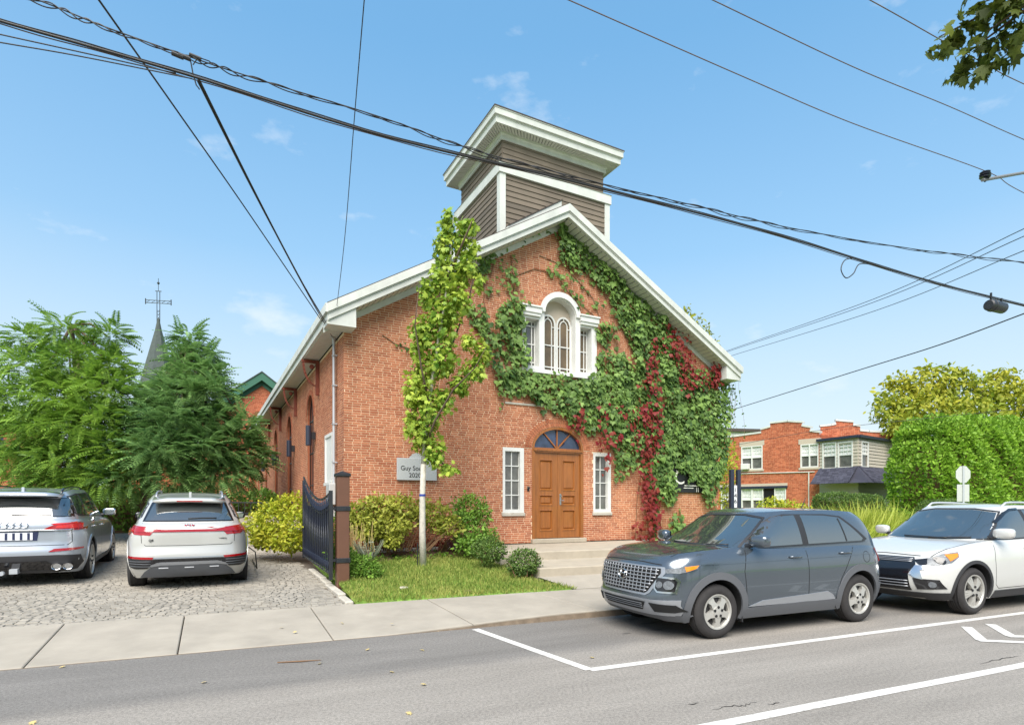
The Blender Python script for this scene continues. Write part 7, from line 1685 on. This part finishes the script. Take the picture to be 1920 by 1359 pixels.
mb.tube([NP(x, y, 7.0) for x, y in ((355, 108), (358, 118), (362, 140), (368, 160), (374, 168))], .007, 5); mb.tube([NP(x, y, 7.0) for x, y in ((362, 122), (372, 108), (392, 115), (402, 124))], .006, 5); mb.build('splice', 'cable', o)
j0 = NP(372, 160, 7.0)
for k, (dx, dy, r, lab) in enumerate(((0, 0, .011, 'black service drop from the splice to the mast, lowest strand'), (2, 0, .008, 'thin service drop from the splice to the mast, right strand'), (-2, 2, .007, 'thin service drop from the splice to the mast, slack left strand'))):
    a = NP(372 + dx, 150 + dy, 7.0); b = MAST + Vector((.02 * k, 0, .03 * k)); mid = [(a.lerp(b, f) - Vector((0, 0, (.25 + .06 * k) * 4 * f * (1 - f) * .35))) for f in (0, .2, .4, .6, .8, 1)]; cable(lab, mid, r)
cable('straight black wire descending from the top left to the service mast', [P(150, -50, 5.2), P(185, 0, 5.5), P(330, 205, 7.3), P(470, 405, 9.9), MAST], .011)
cable('thin vertical-looking wire rising from the service mast past the sky', [MAST + Vector((.02, 0, 0)), P(645, 460, 10.6), P(665, 215, 7.6), P(683, 0, 6.0), P(690, -80, 5.5)], .006)
cable('upper thin wire joining the thick cable at the left edge', [NP(x, y, 7.0) for x, y in ((-200, 20), (0, 65), (150, 98), (330, 138))], .006); cable('lower thin wire joining the thick cable at the left edge', [NP(x, y, 7.0) for x, y in ((-200, 45), (0, 80), (150, 106), (360, 148))], .006)
cable('lowest of the three high power lines at the upper right', [NP(x, y, 7.5) for x, y in ((700, -160), (1065, 0), (1400, 147), (1600, 232), (1850, 322), (1920, 362), (2150, 470))], .008, 'cable_copper')
cable('middle of the three high power lines at the upper right', [NP(x, y, 7.06) for x, y in ((1000, -160), (1335, 0), (1600, 126), (1780, 200), (1920, 262), (2150, 358))], .008, 'cable_copper')
cable('highest of the three power lines, passing the maple bough', [NP(x, y, 6.07) for x, y in ((1330, -160), (1630, 0), (1760, 73), (1850, 122), (1920, 158), (2150, 260))], .008, 'cable_copper')
cable('upper of three thin wires sloping up to the right from behind the church', [P(1300, 682, 27), P(1365, 657, 24), P(1640, 560, 16), P(1920, 429, 11), P(2050, 370, 9.5)], .008)
cable('middle of three thin wires sloping up to the right from behind the church', [P(1300, 684, 27.2), P(1365, 659, 24.2), P(1640, 566, 16.2), P(1920, 443, 11.1), P(2050, 388, 9.6)], .008)
cable('lowest of three thin wires sloping up to the right from behind the church', [P(1300, 692, 27.4), P(1365, 669, 24.4), P(1640, 583, 16.4), P(1920, 470, 11.3), P(2050, 420, 9.8)], .008)
cable('dark wire sloping down from the right edge to behind the ivy', [P(1300, 790, 26), P(1380, 766, 22), P(1600, 697, 16), P(1760, 647, 13), P(1920, 588, 11), P(2060, 535, 10)], .012)
cable('far wire sagging in front of the yellowing tree and brick house', [P(1340, 842, 30), P(1380, 834, 30), P(1540, 806, 30), P(1700, 788, 29), P(1920, 766, 28), P(2080, 750, 27)], .013)
# splice enclosure on the thick cable
ec = NP(1868, 575, 7.0); an = SA; e = empty('splice_enclosure', ec, an); tag(e, 'black cylindrical splice case hanging below the thick cable at the right', 'splice case')
mb = MB(); M = Matrix.Rotation(R(90), 4, 'Y') @ Matrix.Rotation(0, 4, 'X'); mb.lathe([(0, -.27), (.085, -.27), (.11, -.25), (.115, -.16), (.122, -.155), (.122, -.13), (.112, -.125), (.112, .22), (.09, .26), (0, .27)], 20, M); mb.build('case', 'black_metal', e, auto=35)
mb = MB(); mb.box((-.2, -.015, .10), (-.17, .015, .26)); mb.box((.17, -.015, .10), (.2, .015, .2)); mb.tube([(.26, 0, -.03), (.36, 0, .0), (.42, 0, .12)], .008, 5); mb.build('hangers', 'black_metal', e)
cl = [NP(x, y, 7.0) for x, y in ((1600, 484), (1584, 488), (1577, 505), (1586, 521), (1600, 513), (1612, 495), (1640, 497))]; cable('small loop of cable hanging from the thick cable at the right', cl, .009)
# pole just outside the right edge carrying the crossarm and insulator
pole = empty('utility_pole', NP(2040, 947, 7.6)); pole.location.z = 0; tag(pole, 'wooden utility pole with grey arm and stacked insulator at the right edge', 'pole')
mb = MB(); mb.tube([(0, 0, 0), (0, 0, 10.5)], [.17, .12], 12); mb.build('pole', 'bark', pole, smooth=True)
pa = NP(1842, 338, 7.5) - pole.location; pb = Vector((0, 0, NP(1920, 324, 7.55).z + .35)); mb = MB(); mb.tube([pa, NP(1920, 324, 7.55) - pole.location, pb], .035, 8); mb.build('arm', 'arm_grey', pole)
ic = NP(1847, 329, 7.5) - pole.location; mb = MB(); mb.lathe([(.02, -.14), (.02, -.04), (.10, -.05), (.11, -.03), (.05, -.005), (.10, .0), (.11, .02), (.05, .04), (.09, .045), (.10, .065), (.04, .09), (0, .1)], 16, Matrix.Translation(ic)); mb.build('insulator', 'navy_metal', pole, auto=35)

# ================================================================== SMALL THINGS ON THE GROUND
def litter(name, label, cat, pts, m, size, group):
    for (x, y, z) in pts:
        o = scatter(name, T_MAPLE, np.array([(0, 0, 0.)]), frames(np.array([[1., .2, 0]]), np.array([[0, 0.1, 1.]])), np.array([size]), m, None, None); o.location = G(x, y, z) + Vector((0, 0, .012)); o.rotation_euler = (random.uniform(-.3, .3), random.uniform(-.3, .3), random.uniform(0, 6)); tag(o, label, cat, group)
litter('fallen_leaf', 'small pale dry leaf lying on the asphalt', 'leaf', [(380, 1281, 0), (120, 1250, 0), (690, 1219, 0), (797, 1284, 0), (790, 1219, 0), (765, 1337, 0), (732, 1260, 0), (1110, 1234, 0), (60, 1355, 0), (820, 1182, 0), (600, 1245, 0)], 'leaf_dry', .055, 'dry leaves scattered on the road')
litter('fallen_leaf', 'small pale dry leaf lying on the sidewalk', 'leaf', [(530, 1177, .06), (555, 1185, .05), (640, 1168, .06), (735, 1170, .06)], 'leaf_dry', .05, 'dry leaves scattered on the sidewalk')
def pebble(label, x, y, z, r, m):
    mb = MB(); mb.lathe([(0, -r * .4), (r * .8, -.25 * r), (r, 0), (r * .75, r * .35), (0, r * .5)], 9); o = mb.build('stone', m, smooth=True); o.location = G(x, y, z) + Vector((0, 0, r * .35)); o.scale = (1.2, .8, 1); tag(o, label, 'stone')
pebble('pale flat stone lying in the lawn near the sidewalk', 757, 1105, .17, .075, 'stone'); pebble('small pale stone half sunk in the lawn behind the larger one', 740, 1093, .19, .05, 'stone'); pebble('dark brown clod at the lawn edge beside the sidewalk', 877, 1111, .13, .06, 'bark')
mb = MB(); mb.tube([G(520, 1243, 0) + Vector((0, 0, .01)), G(565, 1241, 0) + Vector((0, 0, .012)), G(602, 1238, 0) + Vector((0, 0, .008))], [.006, .008, .003], 5); tag(mb.build('twig', 'twig'), 'thin brown twig lying on the road', 'twig')

def crack(label, pts):
    q = []
    for i in range(len(pts) - 1):
        a, b = G(*pts[i], 0), G(*pts[i + 1], 0)
        for k in range(6): q.append(a.lerp(b, k / 6) + Vector((random.gauss(0, .006), random.gauss(0, .012), .0)))
    vs = []
    for i, p in enumerate(q):
        w = .006 * math.sin(math.pi * i / (len(q) - 1)) + .001; vs += [(p.x, p.y - w, .003), (p.x, p.y + w, .003)]
    mb = MB(); mb.add(vs, [(2 * i, 2 * i + 2, 2 * i + 3, 2 * i + 1) for i in range(len(q) - 1)]); mb.build('crack', 'gap', street)
crack('', [(1335, 1331), (1370, 1322), (1395, 1322), (1425, 1315)]); crack('', [(1290, 1320), (1312, 1317)]); crack('', [(1440, 1320), (1470, 1316)]); crack('', [(1835, 1245), (1890, 1232), (1919, 1230)])

def stain(x, y, rx, ry):
    c = G(x, y, 0); n = 14; vs = []
    for i in range(n):
        a = 2 * math.pi * i / n; r = random.uniform(.6, 1.15); vs.append(c + SD * rx * r * math.cos(a) + SN * ry * r * math.sin(a) + Vector((0, 0, .0025)))
    mb = MB(); mb.add(vs, [tuple(range(n))]); mb.build('oil_stain', 'oil_stain', street)
for (x, y, rx, ry) in ((1185, 1160, .10, .05), (1215, 1168, .16, .06), (1232, 1180, .09, .035), (1175, 1187, .07, .03), (1160, 1150, .05, .02), (1245, 1165, .06, .025)): stain(x, y, rx, ry)
